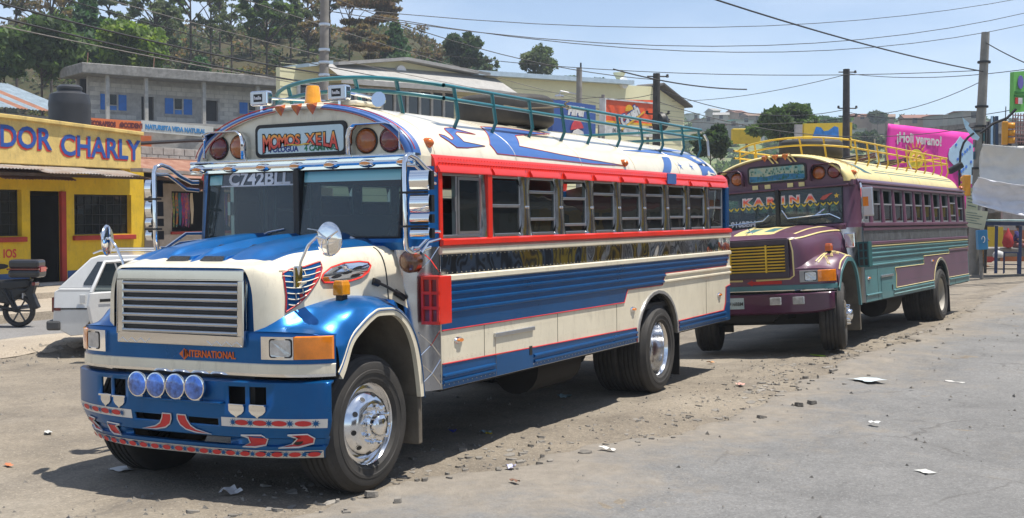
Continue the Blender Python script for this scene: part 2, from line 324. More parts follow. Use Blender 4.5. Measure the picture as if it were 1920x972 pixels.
def make_bus(c):
    RIDGE[0] = 1.0 if c['chromepil'] else .12
    rt = empty(c['name'], c['loc'], c['rot']); tag(rt, c['label'], 'bus', 'painted long-nosed buses parked on the dirt verge')
    body, lowc, topc, band, railc = c['body'], c['low'], c['roof'], c['band'], c['rail']
    xe, xw, x0, nw = c['xe'], c['xw'], c['x0'], c['nw']; xa = xw+.13
    xf = 1.54
    # ---- lower sides
    for s in (1, -1):
        arch = [(xa+.61*cos(pi*k/14), .655+.50*sin(pi*k/14)) for k in range(15)]
        poly = [(xf, .66)]+arch+[(xe, .66), (xe, 1.80), (xf, 1.80)]
        MB().prism(poly, 1.16, 1.22, lambda p, q, h: (p, s*h, q)).build('side_panel', body, rt, 30)
        tr = [(xa+.61*cos(pi*k/14), .655+.50*sin(pi*k/14)) for k in range(15)]; tr2 = [(xa+.645*cos(pi*k/14), .655+.535*sin(pi*k/14)) for k in range(15)]
        MB().prism(tr+tr2[::-1], 1.10, 1.232, lambda p, q, h: (p, s*h, q)).build('arch_trim', ALU, rt, 40)
        ww = MB(); ww.grid([[(p, s*h, q) for h in (1.19, .62)] for p, q in tr]); ww.box(xa-.62, xa+.62, s*.60, s*.62, .5, 1.3); ww.build('wheel_well', UNDER, rt, 40)
        def rail(za, zb, d, m, xa0=xf, xb0=xe, nm='rub_rail'):
            zc = (za+zb)/2; prof = [(za, 1.221), (za+.012, 1.221+d), (zb-.012, 1.221+d), (zb, 1.221)]
            MB().prism(prof, xa0, xb0, lambda q, h, x: (x, s*h, q)).build(nm, m, rt, 50)
        rail(1.80, 1.862, .035, railc, nm='sill_rail')
        rail(1.735, 1.797, .022, c['belt'])
        MB().box(xf, xe, s*1.19, s*1.224, 1.575, 1.735).build('chrome_panel', c['panel'], rt, 0)
        rail(1.515, 1.573, .022, c['belt'])
        for args in c['rails']: rail(*args)
        MB().box(xf, xa+.62, s*1.1, s*1.2, .64, .66).build('skirt_edge', UNDER, rt, 0); MB().box(xa-.62, xe, s*1.1, s*1.2, .64, .66).build('skirt_edge', UNDER, rt, 0)
    for s in (1, -1):
        f = lambda p, q, h: (p, s*(1.221+h), q)
        for poly, m, ol in c['side_art']: decal(poly, f, m, 'painted_stripe', rt, None, ol, skip=lambda a, b: (a[1] < .668 and b[1] < .668) or (a[0] > 1.53 and b[0] > 1.53) or (a[0] < xe+.11 and b[0] < xe+.11) or (a[1] > 1.5 and b[1] > 1.5))
        # hatch
        hx0, hx1 = (-.05, .645) if s > 0 else (-.9, -.2)
        MB().box(hx0, hx1, s*1.22, s*1.226, .665, 1.0).build('hatch', c['hatch'][0], rt, 0, bevel=.002)
        if c['hatch'][1]: MB().box(hx0, hx1, s*1.227, s*1.230, .665, .84).build('painted_stripe', c['hatch'][1], rt, 0)
        MB().box(hx0-.02, hx1+.03, s*1.22, s*1.245, 1.0, 1.035).build('hatch_hinge', ALU, rt, 0, bevel=.004)
        if s > 0:
            MB().box(hx0+.02, hx0+.075, 1.229, 1.233, .78, .86).build('latch_plate', BLACK, rt, 0)
        for x_, z_ in c['side_lamps']:
            l = MB(); l.add([(x_+a, s*1.235, z_+b) for a, b in ell(0, 0, .06, .022)]+[(x_+a, s*1.222, z_+b) for a, b in ell(0, 0, .07, .03)], [tuple(range(12))]+[(k, (k+1) % 12, 12+(k+1) % 12, 12+k) for k in range(12)], [1]+[0]*12)
            b_ = l.build('side_lamp', [CHROME, CHROME], rt, 30)
            MB().prism(ell(x_-.01, z_, .036, .014), 1.235, 1.246, lambda p, q, h: (p, s*h, q)).build('lens', AMBER, b_, 40)
        for xr_, h_ in ((xw, .1), (2.41, 0)):
            pass
        # rivets
        r = MB(); x = xf-.03
        while x > xe+.05:
            zz = [1.585, 1.725] + ([1.06, .90, .69] if (x < xa-.7 or x > xa+.7) else [])
            for z_ in zz:
                if int((xf-x)*1000) % 2 >= 0: r.add([(x-.004, s*1.2255, z_-.004), (x+.004, s*1.2255, z_-.004), (x+.004, s*1.2255, z_+.004), (x-.004, s*1.2255, z_+.004), (x, s*1.229, z_)], [(0, 1, 4), (1, 2, 4), (2, 3, 4), (3, 0, 4)])
            x -= .075
        o = r.build('rivets', c['rivet'], rt, 0, recalc=False); o['kind'] = 'stuff'
        sm = MB()
        for x in np.arange(xf-.7, xe, -.711*2): sm.box(x-.0012, x+.0012, s*1.2205, s*1.2235, .67 if abs(x-xa) > .7 else 1.22, 1.22)
        sm.build('panel_seam', MUD, rt, 0)
    # ---- upper band, pillars, windows
    zb, zt = 1.862, 2.39
    def ys(z): return lerp(1.215, 1.195, (z-1.86)/.54)
    for s in (1, -1):
        MB().prism([(1.21, 2.39), (1.15, 2.39), (1.13, 2.56), (1.168, 2.53), (1.19, 2.50)], xf+.02, xe, lambda p, q, h: (h, s*p, q)).build('upper_band', band, rt, 30)
        MB().box(xf, xf-.055, s*1.15, s*1.222, 1.862, 2.40).build('corner_post', c['post'], rt, 0, bevel=.006)
        MB().box(xe, xe+.12, s*1.14, s*1.218, 1.862, 2.40).build('corner_post', c['rearpost'], rt, 0, bevel=.01)
        for k in range(nw+1):
            xc = x0-.711*k
            if xc < xe+.12: continue
            zs = [1.862, 1.90, 1.96, 2.06, 2.2, 2.30, 2.36, 2.392]; ws = [.135, .11, .092, .085, .085, .092, .11, .14]
            if not c['chromepil']: ws = [.085, .08, .072, .07, .07, .072, .075, .085]
            pts = []
            for z, w_ in zip(zs, ws): y = ys(z); pts.append([(xc-w_, s*(y-.012), z), (xc-w_*.7, s*(y+.004), z), (xc, s*(y+.008), z), (xc+w_*.7, s*(y+.004), z), (xc+w_, s*(y-.012), z), (xc+w_*.8, s*(y-.05), z), (xc-w_*.8, s*(y-.05), z), (xc-w_, s*(y-.012), z)])
            MB().grid(pts).build('window_pillar', c['pillar'], rt, 50)
            if k == 0 and c['chromepil']: MB().box(xc-.03, xc+.045, s*1.19, s*1.232, 1.862, 2.40).build('driver_pillar', c['post'], rt, 0, bevel=.004)
            if c['chromepil'] and k:
                rv = MB()
                for dx in (-.022, .022): rv.lathe([(.014, 0), (.010, .006), (.001, .008)], 8, M=Matrix.Translation((xc+dx, s*(ys(2.12)+.007), 2.12)) @ (Matrix.Rotation(0 if s > 0 else pi, 4, 'Z')))
                rv.build('rivet', CHROME, rt, 40)
        # driver window
        def win(xa_, xb_, bars, nm='window', drv=False):
            # aluminium frame with sashes; xa_ > xb_
            y = 1.175; m = MB(); t = .016
            m.box(xa_, xb_, s*(y-.03), s*(y+.012), zb, zb+.028); m.box(xa_, xb_, s*(y-.03), s*(y+.012), zt-.02, zt)
            m.box(xa_, xa_-t, s*(y-.03), s*(y+.010), zb+.028, zt-.02); m.box(xb_, xb_+t, s*(y-.03), s*(y+.010), zb+.028, zt-.02)
            if drv:
                xm = xa_-.36*(xa_-xb_)
                m.box(xm, xm-.022, s*(y-.03), s*(y+.012), zb+.028, zt-.02)
            w_ = m.build(nm, c['frame'], rt, 0, bevel=.003)
            if drv:
                f2 = MB(); f2.box(xm-.03, xm-.055, s*(y-.01), s*(y+.014), zb+.03, zt-.025); f2.box(xb_+.05, xb_+.075, s*(y-.01), s*(y+.014), zb+.03, zt-.025)
                f2.box(xm-.055, xb_+.075, s*(y-.01), s*(y+.014), zb+.03, zb+.055); f2.box(xm-.055, xb_+.075, s*(y-.01), s*(y+.014), zt-.05, zt-.025); f2.build('sliding_sash', c['frame'], w_, 0)
                MB().box(xm-.056, xb_+.076, s*(y-.002), s*(y+.002), zb+.056, zt-.051).build('pane', GLS, w_, 0)
                MB().box(xm+.012, xm+.03, s*(y-.01), s*(y+.02), 2.08, 2.2).build('handle', ALU, w_, 0)
            else:
                H = zt-zb-.05; zz = [zt-.02-b*H for b in bars]
                for z in zz: MB().box(xa_-t, xb_+t, s*(y-.02), s*(y+.014), z-.014, z+.012).build('sash_bar', c['frame'], w_, 0, bevel=.003)
                top = zz[0] if (len(zz) > 1 or not c['chromepil']) else zt-.02
                MB().box(xa_-t, xb_+t, s*(y-.006), s*(y-.002), zb+.028, top-.014).build('pane', GLS, w_, 0)
        win(xf-.055, x0+(.045 if c['chromepil'] else .075), [], 'driver_window', True)
        for k in range(nw):
            a = x0-.711*k-.075; b = x0-.711*(k+1)+.075
            if k == nw-1: b = max(b, xe+.12)
            if b > a-.2: continue
            win(a, b, c['bars'][k % len(c['bars'])])
        # drip rails over each window
        if c['chromepil']:
            for a, b in [(xf+.005, x0-.02)]+[(x0-.711*k-.07, x0-.711*(k+1)+.05) for k in range(nw)]:
                b = max(b, xe+.02)
                MB().prism([(1.205, 2.395), (1.238, 2.392), (1.236, 2.41), (1.213, 2.448), (1.205, 2.45)], a, b, lambda p, q, h: (h, s*p, q)).build('drip_rail', band, rt, 30)
        else:
            for z_, m_ in ((2.40, c['pillar']), (2.46, c['pillar'])): MB().prism([(1.20, z_), (1.228, z_+.005), (1.225, z_+.03), (1.20, z_+.035)], xf, xe, lambda p, q, h: (h, s*p, q)).build('drip_rail', m_, rt, 30)
    # ---- roof (open shell, with the front lip)
    ring = [(1.50, 1, 1), (1.60, .998, .998), (1.68, .985, .988), (1.74, .955, .965), (1.765, .93, .94), (1.765, .905, .915), (1.74, .885, .90), (1.715, .878, .895)]
    rr = [(xe, .60, .55), (xe+.01, .78, .72), (xe+.06, .90, .85), (xe+.16, .965, .93), (xe+.34, .99, .98), (xe+.6, 1, 1)]+[(x, 1, 1) for x in np.linspace(xe+1.2, .9, 9)]+ring
    P = []; TH = 40
    for x, a, b in rr:
        P.append([(x, 1.165*a*cos(pi*k/TH), 2.5+.49*b*sin(pi*k/TH)+(0 if x < 1.5 else .03*sstep(1.4, 1.72, x)*sin(pi*k/TH)*0)) for k in range(TH+1)])
    nb = len(rr)-len(ring)
    def rm(i, j):
        if nb+2 < i+1 <= nb+5+1 and i >= nb+3-1:
            yy = cos(pi*(j+.5)/TH)
            if -.235 < yy < .215: return 0
            return 1 if i in (nb+3, nb+4) or i == nb+2 else 0
        return 0
    MB().grid(P, rm).build('roof', [topc, c['lip']], rt, 50)
    for s in (1, -1):   # red pinstripes along the lip
        if c.get('pin'):
            for sc, xx in ((.888, 1.742), (.975, 1.728)):
                a0 = 8; pts = [(xx, s*1.165*sc*cos(radians(a)), 2.5+.49*(sc+.008)*sin(radians(a))) for a in np.linspace(a0, 77, 26)]
                MB().tube([Vector(p)+Vector((.008, 0, .003)) for p in pts], .0045, 5).build('pinstripe', c['pin'], rt)
    # face of the front cap
    fp = [(1.165*.885*cos(pi*k/30), 2.5+.49*.9*sin(pi*k/30)) for k in range(31)]
    fp = [(1.14, 2.44), (1.14, 2.5)]+[(1.06, 2.5)]+fp[1:-1]+[(-1.06, 2.5), (-1.14, 2.5), (-1.14, 2.44)]
    MB().prism(fp, 1.66, 1.705, lambda p, q, h: (h, p, q)).build('front_cap', c['cap'], rt, 30)
    for s in (1, -1): MB().prism([(1.72, 2.44), (1.54, 2.44), (1.5, 2.52), (1.72, 2.52)], 1.13, 1.165, lambda p, q, h: (p, s*h, q)).build('cap_side', c['cap'], rt, 30)
    # roof seams
    for x in c['seams']: MB().tube([roof_pt(x, a, .002) for a in range(0, 181, 6)], .004, 5).build('roof_seam', topc, rt)
    # end wall, floor, bulkhead, seats
    MB().prism([(1.17*.6*cos(pi*k/12), 2.5+.49*.55*sin(pi*k/12)) for k in range(13)]+[(-1.2, 2.4), (-1.21, .66), (1.21, .66), (1.2, 2.4)], xe-.02, xe+.03, lambda p, q, h: (h, p, q)).build('rear_wall', c['body'], rt, 30)
    MB().box(xe+.03, 1.5, -1.15, 1.15, .98, 1.04).build('floor', DARK, rt, 0)
    MB().box(1.5, 1.56, -1.15, 1.15, .66, 1.5).build('bulkhead', DARK, rt, 0)
    MB().prism([(1.05, 1.5), (1.05, 1.72), (1.3, 1.83), (1.7, 1.83), (1.7, 1.5)], -1.0, 1.0, lambda p, q, h: (p, h, q)).build('dashboard', DARK, rt, 0, bevel=.02)
    st = MB(); st.tube([(1.05+.1*cos(a), .6+.23*sin(a), 1.86-.2*cos(a)) for a in np.linspace(0, 2*pi, 25)], .014, 6); st.tube([(1.05, .6, 1.86), (1.3, .6, 1.7)], .02, 6); st.build('steering_wheel', BLACK, rt)
    s0 = MB(); s0.box(-.22, .22, -.45, .45, 1.42, 1.54); s0.prism([(-.22, 1.5), (-.13, 1.5), (-.2, 2.08), (-.28, 2.08)], -.45, .45, lambda p, q, h: (p, h, q)); sd = None
    for k in range(nw):
        for s in (1, -1):
            sd = s0.build('seat', c['seat'], rt, 0, bevel=.02) if sd is None else dup(sd, rt)
            sd.location = (x0-.711*k-.45, s*.66, 0)
    # ---- front corners and windshield
    cn = [(1.54, 1.215), (1.64, 1.19), (1.73, 1.12), (1.79, 1.01), (1.79, .95), (1.54, .95)]
    for s in (1, -1):
        cc_ = MB().prism(cn, .66, 1.80, lambda p, q, h: (p, s*q, h)).build('cowl_corner', c['quilt'], rt, 40)
        if c['chromepil']:
            for z0 in (.70, .93, 1.60): xl = MB(); xl.tube([(1.55, s*1.217, z0), (1.64, s*1.194, z0+.10), (1.73, s*1.126, z0+.20)], .004, 4); xl.tube([(1.55, s*1.217, z0+.20), (1.64, s*1.194, z0+.10), (1.73, s*1.126, z0)], .004, 4); xl.build('quilting_line', CHROME, cc_)
        m = MB(); cn2 = [(1.54, 1.212), (1.62, 1.185), (1.70, 1.115), (1.755, 1.02), (1.755, .985), (1.54, .985)]
        vs = [(p-(0 if h < 2 else (.055 if p > 1.6 else 0)), s*q, h) for h in (1.80, 2.44) for p, q in cn2]
        m.add(vs, [(k, (k+1) % 6, 6+(k+1) % 6, 6+k) for k in range(6)]+[tuple(range(6)), tuple(range(6, 12))]); m.build('corner_pillar', c['apillar'], rt, 40)
    MB().prism([(1.54, 1.78), (1.80, 1.78), (1.815, 1.84), (1.80, 1.87), (1.54, 1.87)], -1.04, 1.04, lambda p, q, h: (p, h, q)).build('cowl', c['apillar'], rt, 40)
    wb = lambda y, z, d=0: (1.795-(z-1.87)*.125+d-.02*(abs(y)**3), y, z)
    for s in (1, -1):
        MB().grid([[wb(s*lerp(.035, .99, i/6), z) for z in np.linspace(1.885, 2.44, 3)] for i in range(7)]).build('windshield', WSG, rt, 60)
        fr = MB(); fr.tube([wb(s*.03, 1.88), wb(s*.5, 1.88), wb(s*.99, 1.88), wb(s*.995, 2.43), wb(s*.5, 2.435), wb(s*.03, 2.435)], .016, 6); fr.build('windshield_gasket', BLACK, rt)
        wp = MB(); wp.tube([wb(s*.50+.08, 1.865, .03), wb(s*.30+.02, 1.93, .03), wb(s*.12, 1.955, .02)], .006, 5); wp.tube([wb(s*.50+.1, 1.862, .03), wb(s*.46+.1, 1.88, .035)], .016, 6); wp.build('wiper', BLACK if not c['chromepil'] else ALU, rt)
    MB().box(1.715, 1.80, -.03, .03, 1.87, 2.44).build('centre_post', BLACK, rt, 0, bevel=.01)
    # ---- hood, fenders, nose
    ts = list(np.linspace(-5, -3, 9))+list(np.linspace(-3, -2, 5))[1:]+list(np.linspace(-2, 2, 65))[1:-1]+list(np.linspace(2, 3, 5))+list(np.linspace(3, 5, 9))[1:]
    if 2.0 not in ts: pass
    ts = sorted(set(round(t, 4) for t in ts)); N1, N2 = 26, 7
    def xb(t):
        y = min(abs(hood_pt(2.95, t)[1]), .62) if c['scallop'] else 0
        return 2.955+.10*math.exp(-(y/.04)**2)+.055*math.exp(-((y-.42)/.11)**2)+.06*math.exp(-((y-.17)/.10)**4) if c['scallop'] else 2.9
    P = []
    for i in range(N1+N2+1):
        row = []
        for t in ts:
            b = xb(t); x = lerp(1.72, b, i/N1) if i <= N1 else lerp(b, 3.165, (i-N1)/N2)
            row.append(hood_pt(x, t))
        P.append(row)
    it = lambda j: (ts[j]+ts[j+1])/2
    MB().grid(P, lambda i, j: (c['hoodmap'](i/N1, it(j), i < N1))).build('hood', c['hoodmats'], rt, 40)
    for s in (1, -1):
        fx = sorted(set(list(np.linspace(1.80, 3.165, 40))+[2.953])); ft = np.linspace(0, 5, 26)
        MB().grid([[(p[0], s*p[1], p[2]) for p in (fend_pt(x, t) for t in ft)] for x in fx], (lambda i, j: 1 if (c['fartmap'] and fx[i] > 3.2) else 0)).build('fender', c['fender'], rt, 40)
        ai = [(x, z-.052 if z > .7 else z) for x, z in zip([1.865, 1.885, 1.945, 2.075, 2.24, 2.41, 2.51, 2.645, 2.88, 3.11], LZ)]
        ao = list(zip(LX, LZ))
        def dense(L): return [(herm(range(10), [p[0] for p in L], t), herm(range(10), [p[1] for p in L], t)) for t in np.linspace(0, 9, 37)]
        ai, ao = dense(ai), dense(ao); yb = lambda x: -bulge(1.2)*sstep(2.6, 3.165, x)
        MB().grid([[(a[0]+yb(a[0]), s*1.19, a[1]), (a[0]+yb(a[0]), s*1.228, a[1]), (b[0]+yb(b[0]), s*1.228, b[1]), (b[0]+yb(b[0]), s*1.221, b[1]+.004)] for a, b in zip(ai, ao)]).build('arch_trim', c['trim'], rt, 40)
        if c['pin2']: MB().tube([(p[0]+yb(p[0]), s*1.230, p[1]-.012) for p in ao], .004, 5).build('pinstripe', c['pin2'], rt)
        MB().grid([[(a[0]+yb(a[0]), s*y, a[1]+.01) for y in (1.19, .95, .62)] for a in ai]).build('wheel_well', MUD, rt, 40)
        MB().box(1.805, 1.86, s*.80, s*1.20, .27, .66).build('mudflap', MUD, rt, 0, bevel=.01)
        MB().box(1.80, 1.90, s*.60, s*.64, .5, 1.4).build('inner_guard', UNDER, rt, 0)
    # nose panel with curved plan
    nx = lambda y: 3.168-bulge(y)
    yy = np.linspace(-1.205, 1.205, 41)
    zz = [.95, .99, 1.03, 1.1, 1.17, 1.225, 1.245]
    MB().grid([[(nx(y)-(0 if z < 1.23 else .012), y, z-(.02*abs(y/1.2)**6 if z > 1.2 else 0)) for z in zz] for y in yy]).build('nose_panel', c['nose'], rt, 50)
    MB().prism([(-.676, 1.24), (.676, 1.24), (.67, 1.52), (.645, 1.64), (.60, 1.69), (-.60, 1.69), (-.645, 1.64), (-.67, 1.52)], 3.08, 3.135, lambda p, q, h: (h, p, q)).build('grille_surround', c['nose'], rt, 30)
    MB().grid([[(nx(y)+d, y*(1+d*.3), z) for d, z in ((-.02, .925), (.012, .93), (.014, .95), (.010, 1.015), (0, 1.02))] for y in yy], lambda i, j: 1 if j < 2 else 0).build('nose_trim', [c['trim'], CHROME], rt, 50)
    # grille
    g = MB(); x = 3.165; gx = lambda z: x+.006-.02*(z-1.13)/.54
    def gbox(m, y0, y1, z0, z1, d0, d1, mi=0):
        m.add([(gx(z)+d, y, z) for d in (d0, d1) for y in (y0, y1) for z in (z0, z1)], [(0, 1, 3, 2), (4, 6, 7, 5), (0, 4, 5, 1), (2, 3, 7, 6), (0, 2, 6, 4), (1, 5, 7, 3)], mi)
    for a in ((-.60, .60, 1.13, 1.205), (-.60, .60, 1.60, 1.675), (-.60, -.545, 1.205, 1.60), (.545, .60, 1.205, 1.60)): gbox(g, *a, -.02, .03)
    fr = g.build('grille_frame', c['grille'], rt, 0, bevel=.008)
    b = MB(); gbox(b, -.545, .545, 1.205, 1.60, -.02, .004); b.build('grille_back', BLACK, fr, 0)
    n = c['slats']
    for k in range(n):
        z = lerp(1.225, 1.575, k/(n-1)); m = MB()
        kq = 1 if c['chromepil'] else .62; pr_ = [(a_, b_*kq) for a_, b_ in ((.004, -.018), (.018, -.019), (.030, -.010), (.034, .002), (.028, .012), (.004, .018))]; m.add([(gx(z)+d, y, z+q) for y in (-.55, .55) for d, q in pr_], [(k_, (k_+1) % 6, 6+(k_+1) % 6, 6+k_) for k_ in range(6)]+[tuple(range(6))[::-1], tuple(range(6, 12))]); m.build('slat', c['slatm'], fr, 50)
    if not c['chromepil']:
        for y in (-.27, .27): m = MB(); gbox(m, y-.012, y+.012, 1.205, 1.60, .01, .036); m.build('slat', c['slatm'], fr, 0)
    # headlights
    for s in (1, -1):
        P = [[(nx(y)+d, s*y, z) for d, z in ((.0, 1.05), (.022, 1.052), (.022, 1.212), (.0, 1.215))] for y in np.linspace(.745, .985, 4)]
        h = MB().grid(P)
        for y in (.745, .985): h.add([(nx(y)+d, s*y, z) for d, z in ((0, 1.05), (.022, 1.052), (.022, 1.212), (0, 1.215))], [(0, 1, 2, 3)])
        h = h.build('headlight', c['bezel'], rt, 30)
        yc = .895; m = MB(); m.add([(nx(yc+a)+.026, s*(yc+a), 1.132+b) for a, b in rrect(-.075, .075, -.058, .058, .02)], [tuple(range(20))]); m.build('lens', CLEAR, h, 0)
        m = MB(); m.add([(nx(yc+a)+.024, s*(yc+a), 1.132+b) for a, b in rrect(-.084, .084, -.067, .067, .02)], [tuple(range(20))]); m.build('lens_gasket', BLACK, h, 0)
        P = [[(nx(y)+d, s*y, z) for d, z in ((.0, 1.05), (.024, 1.054), (.028, 1.13), (.024, 1.208), (.0, 1.215))] for y in np.linspace(.99, 1.197, 6)]
        m = MB().grid(P)
        for y in (.99, 1.197): m.add([(nx(y)+d, s*y, z) for d, z in ((.0, 1.05), (.024, 1.054), (.028, 1.13), (.024, 1.208), (.0, 1.215))], [(0, 1, 2, 3, 4)])
        m.build('turn_signal', AMBER, rt, 40)
        # fender beacon
        bx = 2.568; by = 1.0; bz = 1.445
        bb = MB(); bb.box(bx-.035, bx+.035, s*(by-.03), s*(by+.03), bz-.03, bz+.03); bb = bb.build('fender_lamp', BLACK, rt, 0, bevel=.006)
        m = MB(); m.add([(bx+a*k, s*(by+b_*k), z) for z, k in ((bz+.025, 1), (bz+.10, 1.0), (bz+.135, .82)) for a, b_ in ((-.05, -.045), (.05, -.045), (.05, .045), (-.05, .045))], [(i*4+j, i*4+(j+1) % 4, (i+1)*4+(j+1) % 4, (i+1)*4+j) for i in range(2) for j in range(4)]+[(0, 1, 2, 3), (8, 9, 10, 11)]); m.build('lens', c['beacon'], bb, 0, bevel=.008)
        # stop-arm style box on the cowl
        k = MB(); bx0, bx1, by0, by1, z0, z1 = 1.60, 1.80, 1.20, 1.36, 1.20, 1.575
        k.box(bx0, bx1-.02, s*by0, s*by1, z0, z1); k = k.build('side_box', c['boxm'], rt, 0, bevel=.006)
        m = MB()
        for yy0 in (by0, lerp(by0, by1, .46), by1-.02): m.box(bx1-.02, bx1, s*yy0, s*(yy0+.02), z0, z1)
        for i in range(4): zz0 = lerp(z0, z1-.025, i/3); m.box(bx1-.02, bx1-.001, s*by0, s*by1, zz0, zz0+.025)
        m.build('lattice', c['boxm'], k, 0)
        MB().box(bx1-.019, bx1-.015, s*(by0+.01), s*(by1-.01), z0+.02, z1-.02).build('lattice_back', mat('dim_red_reflector', (.25, .03, .03), .3) if c['chromepil'] else BLACK, k, 0)
    # roof cap fittings
    m = MB(); m.prism(rrect(-.475, .465, 2.553, 2.83, .05, 6), 1.70, 1.722, lambda p, q, h: (h, p, q)); sg = m.build('destination_sign', BLACK, rt, 30, bevel=.006)
    m = MB(); m.prism(rrect(-.445, .435, 2.583, 2.80, .035, 6), 1.722, 1.726, lambda p, q, h: (h, p, q)); m.build('board', c['board'], sg, 0)
    c['signart'](sg)
    for s in (1, -1):
        for y, mm in ((.884, REDLENS), (.652, DAMBER)):
            M = Matrix.Translation((1.70, s*y, 2.655)) @ Matrix.Rotation(-pi/2, 4, 'Z')
            l = MB(); l.lathe([(.105, 0), (.105, .018), (.098, .022), (.095, .016)], 24, M=M); l = l.build('warning_light', BLACK, rt, 40)
            l2 = MB(); l2.lathe([(.097, .014), (.092, .03), (.07, .042), (.03, .049), (.001, .05)], 24, M=M); l2.build('lens', mm, l, 60)
        hp = [(.535, 2.535), (.535, 2.68), (.55, 2.735), (.60, 2.775), (.90, 2.775), (.965, 2.755), (1.0, 2.70), (1.005, 2.56)]
        m = MB(); m.grid([[(1.705+d, s*y, z+dz) for d, dz in ((0, 0), (.13 if i < 6 else .07, .012))] for i, (y, z) in enumerate(hp)]); m.build('light_hood', c['hoodlet'], rt, 40, solid=.006)
    hb = MB(); hb.box(1.705, 1.775, -1.15, 1.15, 2.435, 2.54); hb.tube([(1.785, -1.14, 2.475), (1.785, 1.14, 2.475)], .016, 8); hb.tube([(1.78, -1.14, 2.525), (1.78, 1.14, 2.525)], .013, 8)
    if c['chromepil']:
        hb = hb.build('header_bar', CHROME, rt, 40)
        for k in range(7):
            y = -1.05+.35*k; m = MB(); m.add([(1.812, y+a, 2.47+b) for a, b in ell(0, 0, .052, .018)]+[(1.79, y+a, 2.47+b) for a, b in ell(0, 0, .075, .034)], [tuple(range(12))]+[(k_, (k_+1) % 12, 12+(k_+1) % 12, 12+k_) for k_ in range(12)])
            m = m.build('marker_lamp', CHROME, hb, 30); MB().prism(ell(y, 2.47, .045, .014), 1.812, 1.822, lambda p, q, h: (h, p, q)).build('lens', AMBER, rt, 30).parent = m
    else:
        MB().box(1.70, 1.77, -1.1, 1.1, 2.43, 2.46).build('header_bar', c['apillar'], rt, 0, bevel=.01)
    for y in (-.17, 0, .155):
        m = MB(); M = Matrix.Translation((1.745, y, 2.962)) @ Matrix.Rotation(-pi/2, 4, 'Z')
        m.add([Vector(p) for p in [(1.75, y-.045, 2.985), (1.75, y+.045, 2.985), (1.80, y+.03, 2.97), (1.80, y-.03, 2.97), (1.755, y, 2.885), (1.79, y, 2.93), (1.77, y-.05, 2.95), (1.77, y+.05, 2.95)]], [(0, 1, 2, 3), (0, 3, 6), (1, 7, 2), (3, 2, 5), (3, 5, 6), (2, 7, 5), (6, 5, 4), (7, 4, 5), (0, 6, 4), (1, 4, 7)])
        m.build('roof_marker', mat('amber_marker', (.70, .16, .01), .15, coat=1, var=.15, vs=20), rt, 60)
    for s in (1, -1):
        for xx, th in c['roofmk']:
            p = roof_pt(xx, th, .0); m = MB(); M = Matrix.Translation(p) @ Matrix.Rotation(0 if s > 0 else pi, 4, 'Z')
            m.lathe([(.042, -.02), (.042, .02), (.03, .04), (.012, .055), (.001, .058)], 10)
            o = m.build('roof_marker', MC['amber_marker'], rt, 60); o.location = (p[0], s*p[1], p[2]); o.rotation_euler = (0, 0, 0 if s > 0 else pi)
        if not c['mirror']: continue
        # west-coast mirror bracket with four mirrors
        m = MB(); ax = 2.08; ay = 1.26
        m.tube([(1.60, s*1.22, 2.37), (1.66, s*1.25, 2.37), (1.80, s*1.25, 2.42), (1.93, s*1.25, 2.49), (2.02, s*1.25, 2.51), (ax, s*ay, 2.49), (ax+.02, s*ay, 2.44), (ax+.02, s*ay, 1.86), (ax+.01, s*ay, 1.80), (ax-.04, s*(ay+.01), 1.77), (1.95, s*ay, 1.77), (1.70, s*1.22, 1.80)], .020, 8)
        m.tube([(1.60, s*1.22, 2.30), (1.72, s*1.25, 2.31), (1.85, s*1.25, 2.38), (1.95, s*1.25, 2.43), (ax+.01, s*ay, 2.43)], .015, 8)
        m.tube([(1.56, s*1.23, 1.92), (1.72, s*1.27, 1.92), (ax-.12, s*1.28, 1.80), (ax-.05, s*1.28, 1.80)], .015, 8)
        m.tube([(1.56, s*1.23, 1.86), (1.80, s*1.27, 1.84), (ax-.1, s*1.32, 1.76)], .013, 8)
        br = m.build('mirror_bracket', CHROME, rt, 60)
        for z in (2.225, 1.97): MB().box(ax-.02, ax+.04, s*1.22, s*(1.44 if s > 0 else 1.36), z-.012, z+.004).build('shelf', BLACK, br, 0)
        for z0, z1, mm in c['mirrors']:
            q = MB(); q.grid([[(ax+.01+.016*sin(pi*i/6), s*(1.30+(.17 if s > 0 else .07)*j/4), lerp(z0, z1, i/6)) for j in range(5)] for i in range(7)]); q.box(ax-.045-(0 if s > 0 else .07), ax-.005, s*1.29, s*(1.48 if s > 0 else 1.385), z0+.005, z1-.005, 1)
            q.build('mirror', [CHROME, BLACK], br, 60)
    # ---- running gear
    for s in (1, -1):
        make_wheel('wheel', False, c['rimf'], CHROME, rt, (2.41, s*1.10, .51+c['wz']), s, c['steer'])
        make_wheel('wheel', True, c['rimr'], c['hubr'], rt, (xw, s*1.16, .51), s, 0)
        make_wheel('wheel', True, c['rimr'], c['hubr'], rt, (xw, s*.85, .51), s, 0, False)
        MB().box(xw-.64, xw-.62, s*.62, s*1.19, .14 if s > 0 else .2, .70).build('mudflap', BLACK, rt, 0)
    u = MB(); u.box(xe+.1, 2.9, -.45, -.36, .52, .78); u.box(xe+.1, 2.9, .36, .45, .52, .78); u.box(2.3, 2.55, -1.0, 1.0, .42, .58); u.box(xw-.07, xw+.07, -.9, .9, .43, .59)
    u.lathe([(.001, -.2), (.2, -.18), (.2, .18), (.001, .2)], 16, M=Matrix.Translation((xw, 0, .5))); u.tube([(xw, 0, .5), (0, 0, .6), (1.6, 0, .7)], .06, 8)
    u.box(1.6, 3.0, -.55, .55, .70, 1.25); u.build('chassis', UNDER, rt, 0)
